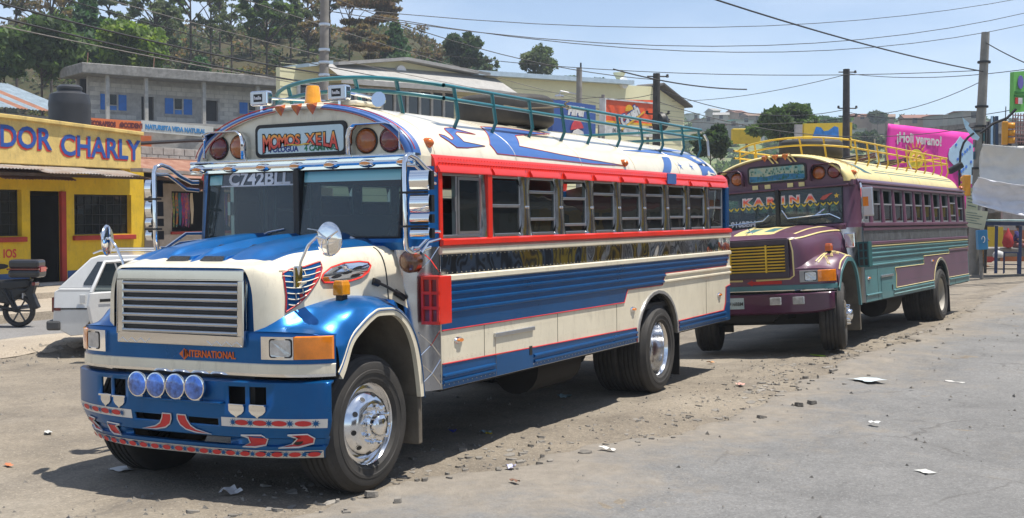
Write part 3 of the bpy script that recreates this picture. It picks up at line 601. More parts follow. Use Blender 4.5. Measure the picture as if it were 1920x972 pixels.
    MB().lathe([(.001, -.5), (.25, -.5), (.25, .5), (.001, .5)], 18, M=Matrix.Translation((-1.2, .7, .55)) @ Matrix.Rotation(pi/2, 4, 'Z')).build('fuel_tank', UNDER, rt, 40)
    rad = MB(); rad.box(3.0, 3.1, -.62, .62, .60, 1.6); rad.build('radiator', BLACK, rt, 0)
    return rt
def make_rack(rt, m, y0, zs, xs, xf_, arch, r=.022, lean=0, n_cross=9, label=None):
    """roof rack: rails, posts, bowed front"""
    mb = MB()
    for (z, dx) in zs:
        for s in (1, -1): mb.tube([(x, s*y0, z) for x in np.linspace(xs[-1]-.08, xs[0]-.0, 8)], r, 8, caps=False)
        fr = [(xf_-.45*abs(t)**3*1.0, t*y0, z+arch*(1-t*t)) for t in np.linspace(-1, 1, 17)]
        mb.tube([(xs[0]-.0, -y0, z)]+fr+[(xs[0]-.0, y0, z)], r, 8, caps=False)
        mb.tube([(xs[-1]-.08, -y0, z), (xs[-1]-.08, y0, z)], r, 8)
    o = mb.build('rack_rail', m, rt, 60)
    for s in (1, -1):
        for x in xs[1:]:
            z0 = 2.5+.49*sqrt(max(0, 1-(y0-.02)**2/1.165**2))
            MB().tube([(x, s*(y0-.03), z0-.02), (x-.005, s*(y0+.018), z0+.09), (x+.03, s*y0, zs[0][0])], r*.95, 8).build('rack_post', m, rt, 60)
    for t in (-.55, .25, .62):
        y = t*y0; xx = xf_-.45*abs(t)**3; z0 = 2.5+.49*sqrt(1-y*y/1.165**2)
        MB().tube([(xx, y, zs[0][0]+arch*(1-t*t)), (xx-.1, y, z0-.01)], r, 8).build('rack_post', m, rt, 60)
    return o
# ------------------------------------------------------------------ blue, cream and red bus
def rs(x, xe):
    xs = [xe, xe+.01, xe+.06, xe+.16, xe+.34, xe+.6]; a = [.60, .78, .90, .965, .99, 1]; b = [.55, .72, .85, .93, .98, 1]
    return (np.interp(x, xs, a), np.interp(x, xs, b))
def rdec(xe, s):
    def f(p, q, off):
        a, b = rs(p, xe); return (p, s*(1.165+off)*a*cos(radians(q)), 2.5+(.49+off)*b*sin(radians(q)))
    return f
GOLD = mat('gold_yellow_paint', (.80, .50, .05), .4, var=.05); BOARD = mat('pale_blue_board', (.55, .68, .70), .4, coat=.5, var=.04)
NAVY = mat('navy_letters', (.02, .05, .25), .4); GREENL = mat('green_letters', (.01, .22, .10), .4)
FLAME = ramp_mat('flame_letters', 2, 2.66, 2.76, [(0, (.65, .02, .005)), (.45, (.85, .12, .01)), (1, (.95, .62, .03))])
def sign_a(sg):
    f0 = lambda d, yc, zc: (lambda p, q, h: (1.7275+d+h, yc+p, zc+q))
    def arc(d, ex):
        def f(p, q, h):
            z = 2.652+q*(1+.75*(abs(p)/.40)**2)-.055*(abs(p)/.40)**2.2; return (1.728+d+h, p-.003, z)
        return f
    lay = [('M', -.345), ('O', -.262), ('M', -.180), ('O', -.095), ('S', -.022), ('X', .108), ('E', .19), ('L', .265), ('A', .342)]
    for ch, y in lay:
        for bold, mm, dd in ((.010, BLACK, 0), (.003, FLAME, .002)):
            text(ch, .118, lambda p, q, h, y=y, dd=dd: arc(dd, 1)(p+y, q, h), mm, sg, bold=bold, ext=.0008, xs=1.0)
    decal([(-.19, 2.648), (-.08, 2.658), (-.02, 2.65), (.05, 2.66), (.15, 2.65), (.05, 2.648), (-.02, 2.64), (-.09, 2.648)], lambda p, q, o: (1.728+o, p, q), GOLD, 'flourish', sg)
    for tx, y, mm in (('POLOGUA', -.17, NAVY), ('4 CAMINOS', .205, GREENL)): text(tx, .062, f0(0, y, 2.596), mm, sg, bold=.0025, ext=.0008)
xeA = -5.8
artA = [([(1.535, 1.514), (1.535, 1.128), (-2.204, 1.113), (-2.30, 1.245), (-3.33, 1.242), (-3.42, 1.372), (-5.63, 1.375), (-5.72, 1.514)], BLUE, REDL),
        ([(1.535, .662), (1.535, .86), (-2.535, .815), (-2.548, .662)], BLUE, REDL),
        ([(-3.845, .662), (-3.845, .79), (-5.52, .80), (-5.60, .90), (-5.62, 1.10), (-5.79, 1.12), (-5.79, .662)], BLUE, REDL)]
railsA = [(1.40, 1.44, .02, BLUE, 1.54, -5.66), (1.33, 1.37, .02, BLUE, 1.54, -3.40), (1.33, 1.37, .02, CREAM, -3.42, xeA), (1.26, 1.30, .02, BLUE, 1.54, -3.36), (1.26, 1.30, .02, CREAM, -3.37, xeA), (1.455, 1.495, .02, BLUE, 1.54, -5.7)]
for za in (.695, .745):
    railsA += [(za, za+.038, .022, BLUE, 1.535, .67), (za, za+.038, .022, BLUE, -.07, -2.545), (za, za+.038, .022, BLUE, -3.85, -5.6)]
cA = dict(name='painted_bus', label='cream, blue and red long-nosed bus with the destination board MOMOS XELA, parked in front', loc=(0, 0, -.021), rot=(.0175, 0, 0),
  body=CREAM, low=BLUE, roof=CREAM, band=RED, rail=RED, belt=CREAM, panel=WAVY, xe=xeA, xw=-3.33, x0=.711, nw=9, rails=railsA, side_art=artA, hatch=(CREAM, BLUE),
  side_lamps=[(1.272, 1.031), (-2.45, 1.024), (-5.358, 1.011)], rivet=CREAM, post=RED, rearpost=BLUE, chromepil=True, pillar=PILC, frame=ALU,
  bars=[[.5], [.23, .75], [.34, .87], [.23, .75], [.23, .76], [.22, .76], [.23, .74], [.21, .74], [.5]], lip=BLUE2, pin=REDL, cap=CREAM, seams=[1.50, .10, -1.3, -2.7, -4.1], seat=mat('seat_vinyl', (.03, .05, .07), .5, var=.1),
  quilt=QUILT, apillar=BLUE, scallop=True, hoodmap=lambda i, t, b: 1 if (b and abs(t) < 2) else 0, hoodmats=[CREAM, BLUE_SKYLIT], fender=BLUE_SKYLIT, fartmap=False, trim=CREAM, pin2=BLUE, nose=BLUE,
  grille=mat('grille_chrome', (.58, .59, .60), .07, metal=1, var=.02), slats=7, slatm=DSLAT, bezel=CHROME, beacon=mat('yellow_amber_lens', (.80, .30, .01), .15, coat=1, var=.1, vs=15), boxm=RED, board=BOARD, signart=sign_a, hoodlet=CHROME, roofmk=[(1.55, 15), (-2.42, 12)],
  mirror=True, mirrors=[(2.235, 2.385, 0), (2.07, 2.205, 0), (1.985, 2.06, 0), (1.87, 1.955, 0)], rimf=RIMM, rimr=RIMM, hubr=mat('red_hub', (.12, .02, .015), .6), wz=0, steer=-1.5)
A = make_bus(cA)
for s in (1, -1):
    f = rdec(xeA, s); cu = (2, 62, 4)
    decal([(1.011, 35), (.857, 37), (.56, 31), (.866, 31.8), (.945, 28.5), (.93, 20), (.588, 17.3), (.936, 13.6), (1.117, 13), (1.26, 23.6), (1.25, 26), (1.18, 25), (1.12, 20.5), (1.06, 23), (1.045, 32)], f, BLUE2, 'roof_graphic', A, cu, REDL, .006)
    decal([(.122, 46.3), (-.477, 51.5), (-1.4, 49.6), (-.302, 36.5), (-.10, 21.5), (-.906, 15.8), (-2.40, 9.0), (-1.606, 7.8), (-.5, 9.0), (.443, 10.1), (.481, 19.7)], f, BLUE2, 'roof_graphic', A, cu, REDL, .006)
    decal([(-2.69, 32.1), (-4.1, 42), (-4.6, 50), (-5.25, 50), (-5.45, 42), (-5.35, 22), (-5.50, 6.5), (-5.72, 3), (-4.90, 3), (-4.95, 22), (-4.75, 32), (-4.157, 34)], f, BLUE2, 'roof_graphic', A, cu, None)
    decal([(-3.84, 28), (-4.10, 29), (-3.76, 3), (-3.50, 3)], f, BLUE2, 'roof_graphic', A, cu, None)
    MB().box(-3.74, -3.46, s*1.24, s*1.252, 2.40, 2.52).build('painted_stripe', BLUE2, A, 0)
    for xx, th in ((-4.22, 15.5), (-4.62, 15.8)): decal([(xx+(p)*.13, th+q*11.5) for p, q in star(0, 0, .62, 5, .26)], f, BLUE2, 'painted_star', A, None)
    # rivet dots of the upper red band
    r = MB(); x = 1.5
    while x > xeA+.1:
        for z in (2.468, 2.505): r.box(x-.006, x+.006, s*1.196, s*(1.216 if z < 2.48 else 1.200), z-.005, z+.005)
        x -= .05
    o = r.build('rivets', RED, A, 0, recalc=False); o['kind'] = 'stuff'
    # winged emblem and chrome tear-drop on the hood side
    fs = lambda p, q, off: hood_side(p, q, off+.002, s)
    wing = [(2.985, 1.645), (2.90, 1.672), (2.78, 1.682), (2.69, 1.70), (2.61, 1.715), (2.62, 1.668), (2.67, 1.608), (2.746, 1.544), (2.813, 1.491), (2.896, 1.435), (2.98, 1.396), (3.03, 1.372), (3.02, 1.42), (3.01, 1.485), (3.005, 1.56)]
    decal(wing, fs, BLUE, 'wing_emblem', A, (1.38, 1.72, .03), REDL, .013)
    fb = MB()
    xr_ = lambda z: float(np.interp(z, [1.38, 1.396, 1.435, 1.491, 1.544, 1.608, 1.668, 1.715], [3.02, 2.985, 2.90, 2.82, 2.755, 2.68, 2.63, 2.615]))
    for k in range(7):
        z0 = 1.665-.040*k; x1 = xr_(z0+.018); fb.tube([Vector(fs(lerp(3.0, x1, j/6), z0-.012*sin(pi*j/6)+.018*(j/6)**2, .006)) for j in range(7)], .0042, 4)
        if k < 6: decal([(x1+.005, z0+.008), (x1+.05, z0+.0), (x1+.075, z0-.026), (xr_(z0-.022)+.01, z0-.024)], lambda p, q, o_: fs(p, q, .005), REDL, 'painted_feather_tip', A)
    for xx, z0 in ((2.90, 1.66), (2.80, 1.655), (2.93, 1.50), (2.86, 1.53)): fb.tube([Vector(fs(xx, z0, .006)), Vector(fs(xx, z0-.036, .006))], .0038, 4)
    fb.build('feather_lines', CREAM, A)
    decal([(2.90, 1.50), (2.87, 1.50), (2.86, 1.47), (2.89, 1.46)], lambda p, q, o_: fs(p, q, .006), REDL, 'painted_accent', A)
    tear = [(2.66, 1.59), (2.63, 1.625), (2.533, 1.668), (2.39, 1.695), (2.224, 1.70), (2.135, 1.69), (2.12, 1.665), (2.16, 1.62), (2.235, 1.585), (2.354, 1.563), (2.498, 1.557), (2.638, 1.563)]
    decal(tear, lambda p, q, o_: fs(p, q, .008), CHROME, 'hood_vent_cover', A, (1.56, 1.70, .03), RED, .016)
    for a, b in ((2.50, 1.60), (2.38, 1.625), (2.26, 1.655), (2.30, 1.60)): decal([(a+p, b+q+p*-.15) for p, q in ell(0, 0, .055, .011)], lambda p, q, o_: fs(p, q, .012), BLACK, 'louvre', A)
    l = MB(); l.tube([Vector(hood_side(2.10, 1.545, .02, s)), Vector(hood_side(2.0, 1.50, .035, s)), Vector(hood_side(1.86, 1.43, .03, s))], .012, 6); l.tube([Vector(hood_side(2.12, 1.55, .01, s)), Vector(hood_side(2.07, 1.53, .02, s))], .028, 8); l.tube([Vector(hood_side(1.90, 1.455, .02, s)), Vector(hood_side(1.81, 1.40, .02, s))], .026, 8)
    l.build('hood_latch', BLACK, A, 60)
    # seam between hood and cowl
    MB().tube([Vector(hood_pt(1.955, s*t, .001)) for t in np.linspace(2.2, 5, 14)], .006, 5).build('hood_seam', BLACK, A)
    # round mirror on a bent arm
    m = MB(); bx, by, bz = hood_side(2.88, 1.62, .01, s); m.tube([(bx, by, bz), (bx, by+s*.03, bz+.10), (bx, by+s*.10, bz+.22), (bx-.01, by+s*.17, bz+.28), (bx-.02, by+s*.235, 1.885)], .011, 8); arm = m.build('mirror_arm', CHROME, A, 60)
    MB().box(bx-.05, bx+.05, by-s*.004, by+s*.012, bz-.09, bz+.07).build('mirror_base', CHROME, A, 0, bevel=.01)
    m = MB(); M = Matrix.Translation((bx-.045, by+s*.245, 1.885)) @ Matrix.Rotation(-pi/2, 4, 'Z') @ Matrix.Rotation(radians(-8 if s > 0 else -62), 4, 'Z')
    m.lathe([(.001, -.03), (.10, -.028), (.120, -.015), (.124, -.004), (.117, .003), (.09, .010), (.05, .015), (.001, .017)], 28, M=M)
    for a in (.5, 2.6, 4.7): m.tube([M @ Vector((0, .03, 0)), M @ Vector((.115*cos(a), .010, .115*sin(a)))], .005, 5)
    for a in (0, 1, 2): pass
    m.build('round_mirror', CHROME, arm, 60)
    # round amber lamp on the cowl corner
    m = MB(); M = Matrix.Translation((1.80, s*1.10, 1.69)) @ Matrix.Rotation(-pi/2, 4, 'Z'); m.lathe([(.09, -.05), (.09, .01), (.085, .02), (.05, .035), (.001, .04)], 20, M=M); m.build('cowl_lamp', mat('dull_amber', (.22, .07, .02), .2, coat=1, var=.25, vs=15), A, 60)
    # hood vents
    for y in (.163,):
        z = hood_pt(3.0, .5)[2]; v = MB(); v.prism([(3.02, z-.012), (2.965, z+.034), (2.60, hood_pt(2.6, .4)[2]+.030), (2.52, hood_pt(2.52, .4)[2]-.01)], y-.12, y+.12, lambda p, q, h: (p, s*h, q)); v = v.build('hood_scoop', BLUE_SKYLIT, A, 0, bevel=.008)
        g = MB(); g.add([(3.024, s*(y-.112), z-.004), (3.024, s*(y+.112), z-.004), (2.976, s*(y+.095), z+.034), (2.976, s*(y-.095), z+.034)], [(0, 1, 2, 3)]); g.build('vent_mesh', mat('vent_mesh', (.12, .12, .12), .5, metal=.6, var=.3, vs=120), v, 0)
        g = MB(); z2 = hood_pt(2.42, .4)[2]; g.prism([(2.50, z2+.004), (2.44, z2+.032), (2.30, z2+.030), (2.24, z2+.02)], y-.09, y+.09, lambda p, q, h: (p, s*h, q)); g.build('hood_scoop', BLUE_SKYLIT, A, 0, bevel=.006)
        MB().add([(2.503, s*(y-.08), z2+.010), (2.503, s*(y+.08), z2+.010), (2.455, s*(y+.07), z2+.033), (2.455, s*(y-.07), z2+.033)], [(0, 1, 2, 3)]).build('vent_mesh', BLACK, A, 0)
# windshield visor strip, number banner
wbs = lambda y, z, d=0: (1.795-(z-1.87)*.125+d-.02*(abs(y)**3), y, z)
STRIP = ramp_mat('tinted_sun_strip', 2, 2.34, 2.435, [(0, (.32, .55, .55)), (.45, (.20, .48, .50)), (.8, (.01, .17, .22)), (1, (.01, .10, .14))], .08, 1)
for a, b in ((.045, .985), (-.985, -.84)):
    MB().grid([[wbs(lerp(a, b, i/5), z, .004) for z in (2.335, 2.433)] for i in range(6)]).build('sun_strip', STRIP, A, 0)
MB().grid([[wbs(lerp(-.83, -.045, i/5), z, .005) for z in (2.322, 2.433)] for i in range(6)]).build('number_banner', mat('dark_banner', (.02, .025, .035), .2, coat=1), A, 0)
MB().tube([wbs(y, 2.322, .008) for y in np.linspace(-.84, -.05, 5)], .006, 4).build('banner_edge', WHITE, A)
text('C742BLL', .150, lambda p, q, h: wbs(-.43+p, 2.33+q, .009+h), mat('white_letters', (.8, .8, .82), .4), A, bold=.0045, sp=1.0, xs=1.18, ext=.001)
text('INTERNATIONAL', .070, lambda p, q, h: (3.172-bulge(.28+p)+h, .27+p, 1.045+q), mat('orange_letters', (.85, .16, .01), .4), A, bold=.0015, ext=.002, xs=.88)
decal([(.025, 1.063), (.075, 1.105), (.125, 1.063), (.075, 1.021)], lambda p, q, o: (3.171+o, p-.04, q), MC['orange_letters'], 'emblem', A)
decal([(.066, 1.09), (.074, 1.098), (.074, 1.03), (.066, 1.038)], lambda p, q, o: (3.175+o, p-.04, q), BLUE, 'emblem_bar', A)
MB().tube([(3.20, lerp(-.59, .59, k/26), 1.15+(.018 if k % 2 else -.012)) for k in range(8)], .004, 4).build('wave_trim', WHITE, A)
MB().tube([(3.20, lerp(-.59, .59, k/26), 1.15+(.018 if k % 2 else -.012)) for k in range(19, 27)], .004, 4).build('wave_trim', WHITE, A)
# cream nose cheeks beside the grille are part of the hood; big shaped bumper
def bumper_a():
    bx = lambda y: 3.25-.25*(abs(y)/1.21)**3.2
    ysb = [-1.21, -1.17, -1.08, -.95, -.86, -.79, -.66, -.63, -.49, -.45, -.40, -.12, 0]; ysb = ysb+[-y for y in ysb[:-1]][::-1]
    zsb = [.345, .40, .435, .445, .49, .50, .55, .575, .625, .64, .735, .86, .89, .905]
    def hole(i, j):
        y = abs((ysb[i]+ysb[i+1])/2); z = (zsb[j]+zsb[j+1])/2
        if .735 < z < .86 and (.66 < y < .79 or .49 < y < .63): return True
        if .575 < z < .625 and .12 < y < .40: return True
        if .445 < z < .49 and y < .5: return True
        return False
    def pt(y, z):
        e = 1 if z > .60 else lerp(.905, 1, (z-.345)/.255); r = 0 if z > .62 else -.05*(.62-z)/.28
        if z > .895: r = -.03
        if z < .36: r -= .03
        if .44 < z < .50: r -= .02
        return (bx(y)+r, y*e, z)
    MB().grid([[pt(y, z) for z in zsb] for y in ysb], skip=hole).build('bumper', BLUE, A, 40, solid=.02)
    m = MB(); m.grid([[(bx(y)-.03, y, .905), (bx(y)-.14, y*.98, .90)] for y in ysb]); m.build('bumper_flange', BLUE, A, 0)
    WR = mat('ornament_white', (.72, .68, .62), .45, var=.05); RO = mat('ornament_red', (.60, .03, .03), .45, var=.06)
    def band(z0, z1, a, b, m, d=.004, n=20): MB().grid([[tuple(Vector(pt(y, z))+Vector((d, 0, 0))) for z in (z0, z1)] for y in np.linspace(a, b, n)]).build('painted_band', m, A, 0)
    band(.348, .408, -1.2, 1.2, WR); band(.575, .64, -1.19, -.43, WR, n=12); band(.575, .64, .43, 1.19, WR, n=12)
    k = 0; rob = lambda vs: MB().add(vs, [tuple(range(12))]).build('painted_bead', RO, A, 0); blb = lambda vs: MB().add(vs, [tuple(range(16))]).build('painted_star', BLUE, A, 0)
    for y in np.linspace(-1.15, 1.15, 19):
        rob([tuple(Vector(pt(y+a, .379+b))+Vector((.008, 0, 0))) for a, b in ell(0, 0, .042, .018)])
        if y < 1.1: yc = y+.064; blb([tuple(Vector(pt(yc+a, .379+b))+Vector((.009, 0, 0))) for a, b in star(0, 0, .026, 8, .45)])
    for s in (1, -1):
        for y in (.60, .74, .88, 1.04): rob([tuple(Vector(pt(s*(y+a), .608+b))+Vector((.008, 0, 0))) for a, b in ell(0, 0, .055, .020)])
        for y in (.53, .67, .81, .955, 1.12): blb([tuple(Vector(pt(s*(y+a), .608+b))+Vector((.010, 0, 0))) for a, b in star(0, 0, .03, 8, .4)])
    for s in (1, -1):
        f = lambda p, q, o: tuple(Vector(pt(s*p, q))+Vector((.004+o, 0, 0)))
        decal([(.03, .635), (.03, .60), (.05, .56), (.10, .53), (.20, .512), (.34, .508), (.20, .535), (.15, .56), (.12, .60), (.11, .635)], f, RO, 'painted_scroll', A, None, WR, .010)
        decal([(.60, .515), (.66, .50), (.665, .46), (.62, .432), (.72, .432), (.79, .445), (.80, .49), (.76, .52)], f, RO, 'painted_scroll', A, None, WR, .012)
        decal([(.95, .525), (1.02, .50), (.98, .455), (.90, .43), (1.04, .435), (1.12, .46), (1.13, .50), (1.08, .53)], f, RO, 'painted_scroll', A, None, WR, .012)
        decal(ell(1.02, .478, .035, .03), lambda p, q, o: tuple(Vector(f(p, q, o))+Vector((.008, 0, 0))), BLACK, 'bumper_hole', A)
        for y in (.56, .725):
            pts = [(y-.062, .73), (y-.062, .69), (y-.042, .668), (y-.014, .655), (y, .640), (y+.014, .655), (y+.042, .668), (y+.062, .69), (y+.062, .73)]
            MB().prism(pts, .004, .010, lambda p, q, h: tuple(Vector(pt(s*p, max(q, .60)))+Vector((h, 0, min(0, q-.60))))).build('chrome_shield', CHROME, A, 0)
            MB().box(pt(y, .73)[0]+.002, pt(y, .73)[0]+.016, s*(y-.066), s*(y+.066), .722, .738).build('shield_lip', CHROME, A, 0, bevel=.003)
    FB = mat('blue_fog_glass', (.10, .28, .95), .10, metal=.35, coat=1, var=.25, vs=14)
    pl = MB(); pl.box(3.20, 3.29, -.34, .46, .735, .75); pl.box(3.20, 3.215, .36, .46, .735, .82); pl.build('lamp_bracket', BLUE, A, 0, bevel=.004)
    for y in (-.30, -.12, .065, .245):
        M = Matrix.Translation((3.30, y, .845)) @ Matrix.Rotation(-pi/2, 4, 'Z')
        m = MB(); m.lathe([(.02, -.08), (.06, -.06), (.085, -.015), (.092, 0), (.092, .012), (.084, .014)], 24, M=M); m.box(3.25, 3.28, y-.02, y+.02, .745, .78, 0); l = m.build('fog_lamp', CHROME, A, 50)
        m = MB(); m.lathe([(.086, .012), (.075, .020), (.04, .026), (.001, .028)], 24, M=M); m.build('lens', FB, l, 60)
bumper_a()
# roof fittings of the first bus
m = MB(); M = Matrix.Translation((1.45, -.07, 3.02)) @ Matrix.Rotation(pi/2, 4, 'X'); m.lathe([(.075, -.03), (.075, .0), (.070, .01), (.060, .125), (.052, .14), (.001, .142)], 20, M=M)
m.build('roof_beacon', mat('orange_beacon', (.88, .36, .01), .12, coat=1, var=.08, vs=20), A, 50)
m = MB(); m.box(1.25, 1.62, -.30, .50, 2.955, 3.0); m.build('lamp_plinth', CREAM, A, 0, bevel=.02)
for y in (-.47, .34):
    m = MB(); m.box(1.60, 1.68, y-.095, y+.095, 3.00, 3.125); fl = m.build('roof_flood_lamp', CHROME, A, 0, bevel=.018, seg=3)
    m = MB(); m.box(1.68, 1.684, y-.082, y+.082, 3.012, 3.113); m.build('lens', ALU, fl, 0, bevel=.001); m = MB(); m.box(1.684, 1.687, y-.045, y+.045, 3.03, 3.095); m.build('badge', BLACK, fl, 0)
    text('hella', .042, lambda p, q, h, y=y: (1.6885+h, y+p, 3.05+q), WHITE, fl, bold=.001, ext=.0008)
    MB().tube([(1.64, y, 3.0), (1.64, y, 2.94)], .012, 6).build('lamp_foot', CHROME, A)
MB().tube([(1.60, -.40, 3.06), (1.3, -.1, 3.05), (1.05, .20, 3.02)], .010, 6).build('horn', CHROME, A)
m = MB()
for y0, x0_ in ((.34, 1.60),): m.tube([(1.60, .40, 3.065), (1.48, .52, 3.03), (1.38, .60, 3.01)], [.012, .014, .018], 8); m.tube([(1.38, .60, 3.0), (1.44, .62, 3.0), (1.5, .63, 3.005)], [.02, .03, .065], 10)
m.build('horn', CHROME, A)
make_rack(A, TEAL, .95, [(3.145, 0), (3.035, 0)], [1.0, .80, .13, -.60, -1.31, -1.95, -2.73, -3.40, -4.05, -4.78, -5.40], 1.28, .09, r=.018)
MB().tube([(xeA+.05, .9, 3.10), (xeA-.02, .92, 3.02), (xeA+.02, .95, 2.82)], .016, 8).build('ladder_tube', ALU, A)
rb = MB()
for k in range(10): a = k*.7; rb.tube([(-1.31+.02*cos(a), .95+.03*sin(a), 3.10+.008*k), (-1.30+.03*cos(a+1), .96+.03*sin(a+1), 3.11+.008*k)], .008, 5)
rb.tube([(-1.31, .95, 3.13), (-1.0, .6, 3.10), (-.8, .5, 3.12)], .008, 5); tag(rb.build('rope', mat('old_rope', (.30, .24, .16), .9), None), 'frayed rope tied around the teal roof rack beside the spare tyre', 'rope')
def spare(loc, label, rot=(pi/2, 0, 0)):
    t = MB(); W2 = .14
    t.lathe([(.30, -W2), (.36, -W2-.02), (.45, -W2-.02), (.495, -W2+.01), (.51, -W2+.03), (.51, W2-.03), (.495, W2-.01), (.45, W2+.02), (.36, W2+.02), (.30, W2), (.29, 0)], 40, closed=True)
    o = t.build('spare_tyre', RUBBER, None, 50); o.location = loc; o.rotation_euler = rot; return tag(o, label, 'spare tyre', 'spare tyres carried on bus roofs')
spare((-1.42, .18, 3.10), 'large spare tyre lying flat on the cream roof behind the teal rack', (pi/2+.02, 0, 0))
# ------------------------------------------------------------------ purple and teal bus
PURP = mat('faded_purple_paint', S(98, 62, 84), .4, coat=.3, var=.08, grime=.3, vs=2); TEALB = mat('faded_teal_paint', S(76, 124, 128), .42, coat=.2, var=.08, grime=.35, vs=2)
YEL = mat('pale_yellow_paint', S(226, 208, 142), .45, coat=.2, var=.05, grime=.3); YELB = mat('yellow_rack_paint', S(222, 184, 60), .45, var=.06); DULLP = mat('tarnished_panel', (.26, .28, .32), .35, metal=.7, var=.2, vs=6, bump=.4, bs=12)
xeB = -6.2; xaB = -3.77+.13
arcB = [(xaB+.655*cos(a), .655+.545*sin(a)) for a in np.linspace(.28, pi-.28, 15)]
purp_poly = [(-.26, .80), (-.31, 1.0), (-.24, 1.125), (-2.27, 1.12), (-2.27, 1.262), (-4.38, 1.262), (-4.38, 1.35), (-6.15, 1.35), (-6.15, .80)]+[(x, z) for x, z in arcB[::-1]]
artB = [(purp_poly, mat('greyed_purple_paint', S(104, 78, 96), .45, var=.08, grime=.4), YEL)]
railsB = [(1.44, 1.475, .018, TEALB, 1.54, xeB), (1.37, 1.405, .018, TEALB, 1.54, xeB), (1.30, 1.335, .018, TEALB, 1.54, -4.36), (1.30, 1.335, .018, PURP, -4.40, xeB), (1.19, 1.225, .018, TEALB, 1.54, -2.25), (.745, .78, .02, TEALB, 1.53, .67), (.745, .78, .02, TEALB, -.08, -2.98), (.745, .78, .02, TEALB, -4.30, -6.15), (.69, .72, .02, mat('pale_teal_paint', S(120, 160, 160), .4), -.08, -2.98), (1.485, 1.51, .02, YEL, 1.54, xeB)]
LAKE = mat('painted_landscape', (.03, .28, .30), .4, coat=.4, col2=(.45, .42, .25), vs=9)
def sign_b(sg):
    MB().prism([(-.44, 2.59), (.43, 2.59), (.43, 2.66), (.1, 2.69), (-.2, 2.66), (-.44, 2.68)], 1.727, 1.729, lambda p, q, h: (h, p, q)).build('painted_lake', mat('lake_blue', (.03, .22, .40), .4, var=.2, vs=20), sg, 0)
    g = MB(); rn = random.Random(3)
    for k in range(60): y = rn.uniform(-.42, .42); z = rn.uniform(2.60, 2.76); g.prism([(y-.012, z), (y+.012, z), (y, z+.035)], 1.729, 1.731, lambda p, q, h: (h, p, q))
    g.build('painted_pines', mat('pine_green', (.02, .16, .12), .5), sg, 0)
def hm_b(i, t, b):
    t = abs(t)
    if not b: return 0
    if t < .16: return 1
    if t < .62: return 2 if .35 < i < .8 else 1
    if t < .85: return 1
    if t < 1.62: return 0
    return 1 if t < 1.78 else 0
cB = dict(cA); cB.update(name='painted_bus', label='purple and teal long-nosed bus with a pale yellow roof and KARINA across its windshield', loc=(-10.55, 1.224, -.03), rot=(.0696, -.0046, -.054),
  body=TEALB, low=TEALB, roof=YEL, band=PURP, rail=PURP, belt=PURP, panel=DULLP, xe=xeB, xw=-3.77, x0=.938, nw=10, rails=railsB, side_art=artB, hatch=(TEALB, None), side_lamps=[(1.35, 1.02), (-2.95, 1.16)], rivet=TEALB,
  post=PURP, rearpost=PURP, chromepil=False, pillar=PURP, frame=mat('grey_sash', (.25, .26, .28), .5), bars=[[.45], [.45], [.45], [.45], [.45], [.45], [.5], [.45], [.3, .8], [.5]], lip=YEL, pin=None, cap=PURP, seams=[1.45, -.6, -2.6],
  quilt=ALU, apillar=PURP, scallop=False, hoodmap=hm_b, hoodmats=[PURP, YEL, TEALB], fender=[PURP, YEL], trim=TEALB, pin2=None, nose=PURP, grille=mat('dark_grille_frame', S(70, 60, 70), .5), slats=9, slatm=YELB, bezel=mat('grey_bezel', (.35, .35, .34), .4),
  beacon=mat('orange_lens', (.70, .14, .02), .2, coat=1, var=.1), boxm=mat('dark_teal_box', S(28, 90, 92), .5, var=.1), board=LAKE, signart=sign_b, hoodlet=PURP, roofmk=[(1.55, 15), (-6.1, 6)], mirror=False, rimf=MUD, rimr=mat('dusty_white_rim', (.45, .42, .36), .6, var=.12), hubr=MUD, wz=.03, steer=14)
B = make_bus(cB)
KAR = ramp_mat('karina_letters', 2, 2.22, 2.33, [(0, (.85, .55, .05)), (.4, (.80, .16, .02)), (.7, (.75, .05, .03)), (1, (.85, .5, .45))])
for ch, y in (('K', -.50), ('A', -.31), ('R', -.115), ('I', .085), ('N', .265), ('A', .51)):
    text(ch, .155, lambda p, q, h, y=y: wbs(y+p, 2.225+q, .008+h), mat('letter_white', (.75, .7, .66), .4), B, bold=.016, ext=.0008, xs=1.35); text(ch, .155, lambda p, q, h, y=y: wbs(y+p, 2.225+q, .011+h), KAR, B, bold=.006, ext=.0008, xs=1.35)
decal([(.66, 2.25), (.70, 2.30), (.82, 2.335), (.86, 2.335), (.80, 2.30), (.76, 2.26), (.72, 2.235)], lambda p, q, o: wbs(p, q, .009), mat('bird_red', (.6, .10, .06), .4), 'painted_bird', B)
decal(star(.91, 2.29, .045), lambda p, q, o: wbs(p, q, .009), GOLD, 'painted_star', B)
ar = MB()
for k in range(19):
    y = -.86+.098*k
    if abs(y) < .05: continue
    ar.add([wbs(y+a, 2.195+b, .009) for a, b in ((-.042, .012), (-.02, .0), (0, -.018), (.02, 0), (.042, .012), (.03, -.02), (0, -.045), (-.03, -.02))], [(0, 1, 7), (1, 2, 6, 7), (2, 3, 5, 6), (3, 4, 5)])
ar.build('painted_arrows', mat('arrow_yellow', (.85, .6, .03), .4), B, 0)
text('C 916BBM', .12, lambda p, q, h: wbs(-.62+p, 1.905+q, .010+h), MC['white_letters'], B, bold=.004, ext=.001)
br = MB(); br.tube([wbs(-.95, 2.02, .08), wbs(-.86, 1.93, .12), wbs(-.2, 1.975, .12), wbs(-.11, 2.06, .10)], .012, 6); br.tube([wbs(.08, 2.12, .05), wbs(.19, 1.99, .12), wbs(.84, 2.02, .14), wbs(.97, 1.94, .06)], .012, 6); br.tube([wbs(.62, 2.01, .13), wbs(.74, 2.10, .06)], .012, 6); br.build('chrome_bar', CHROME, B)
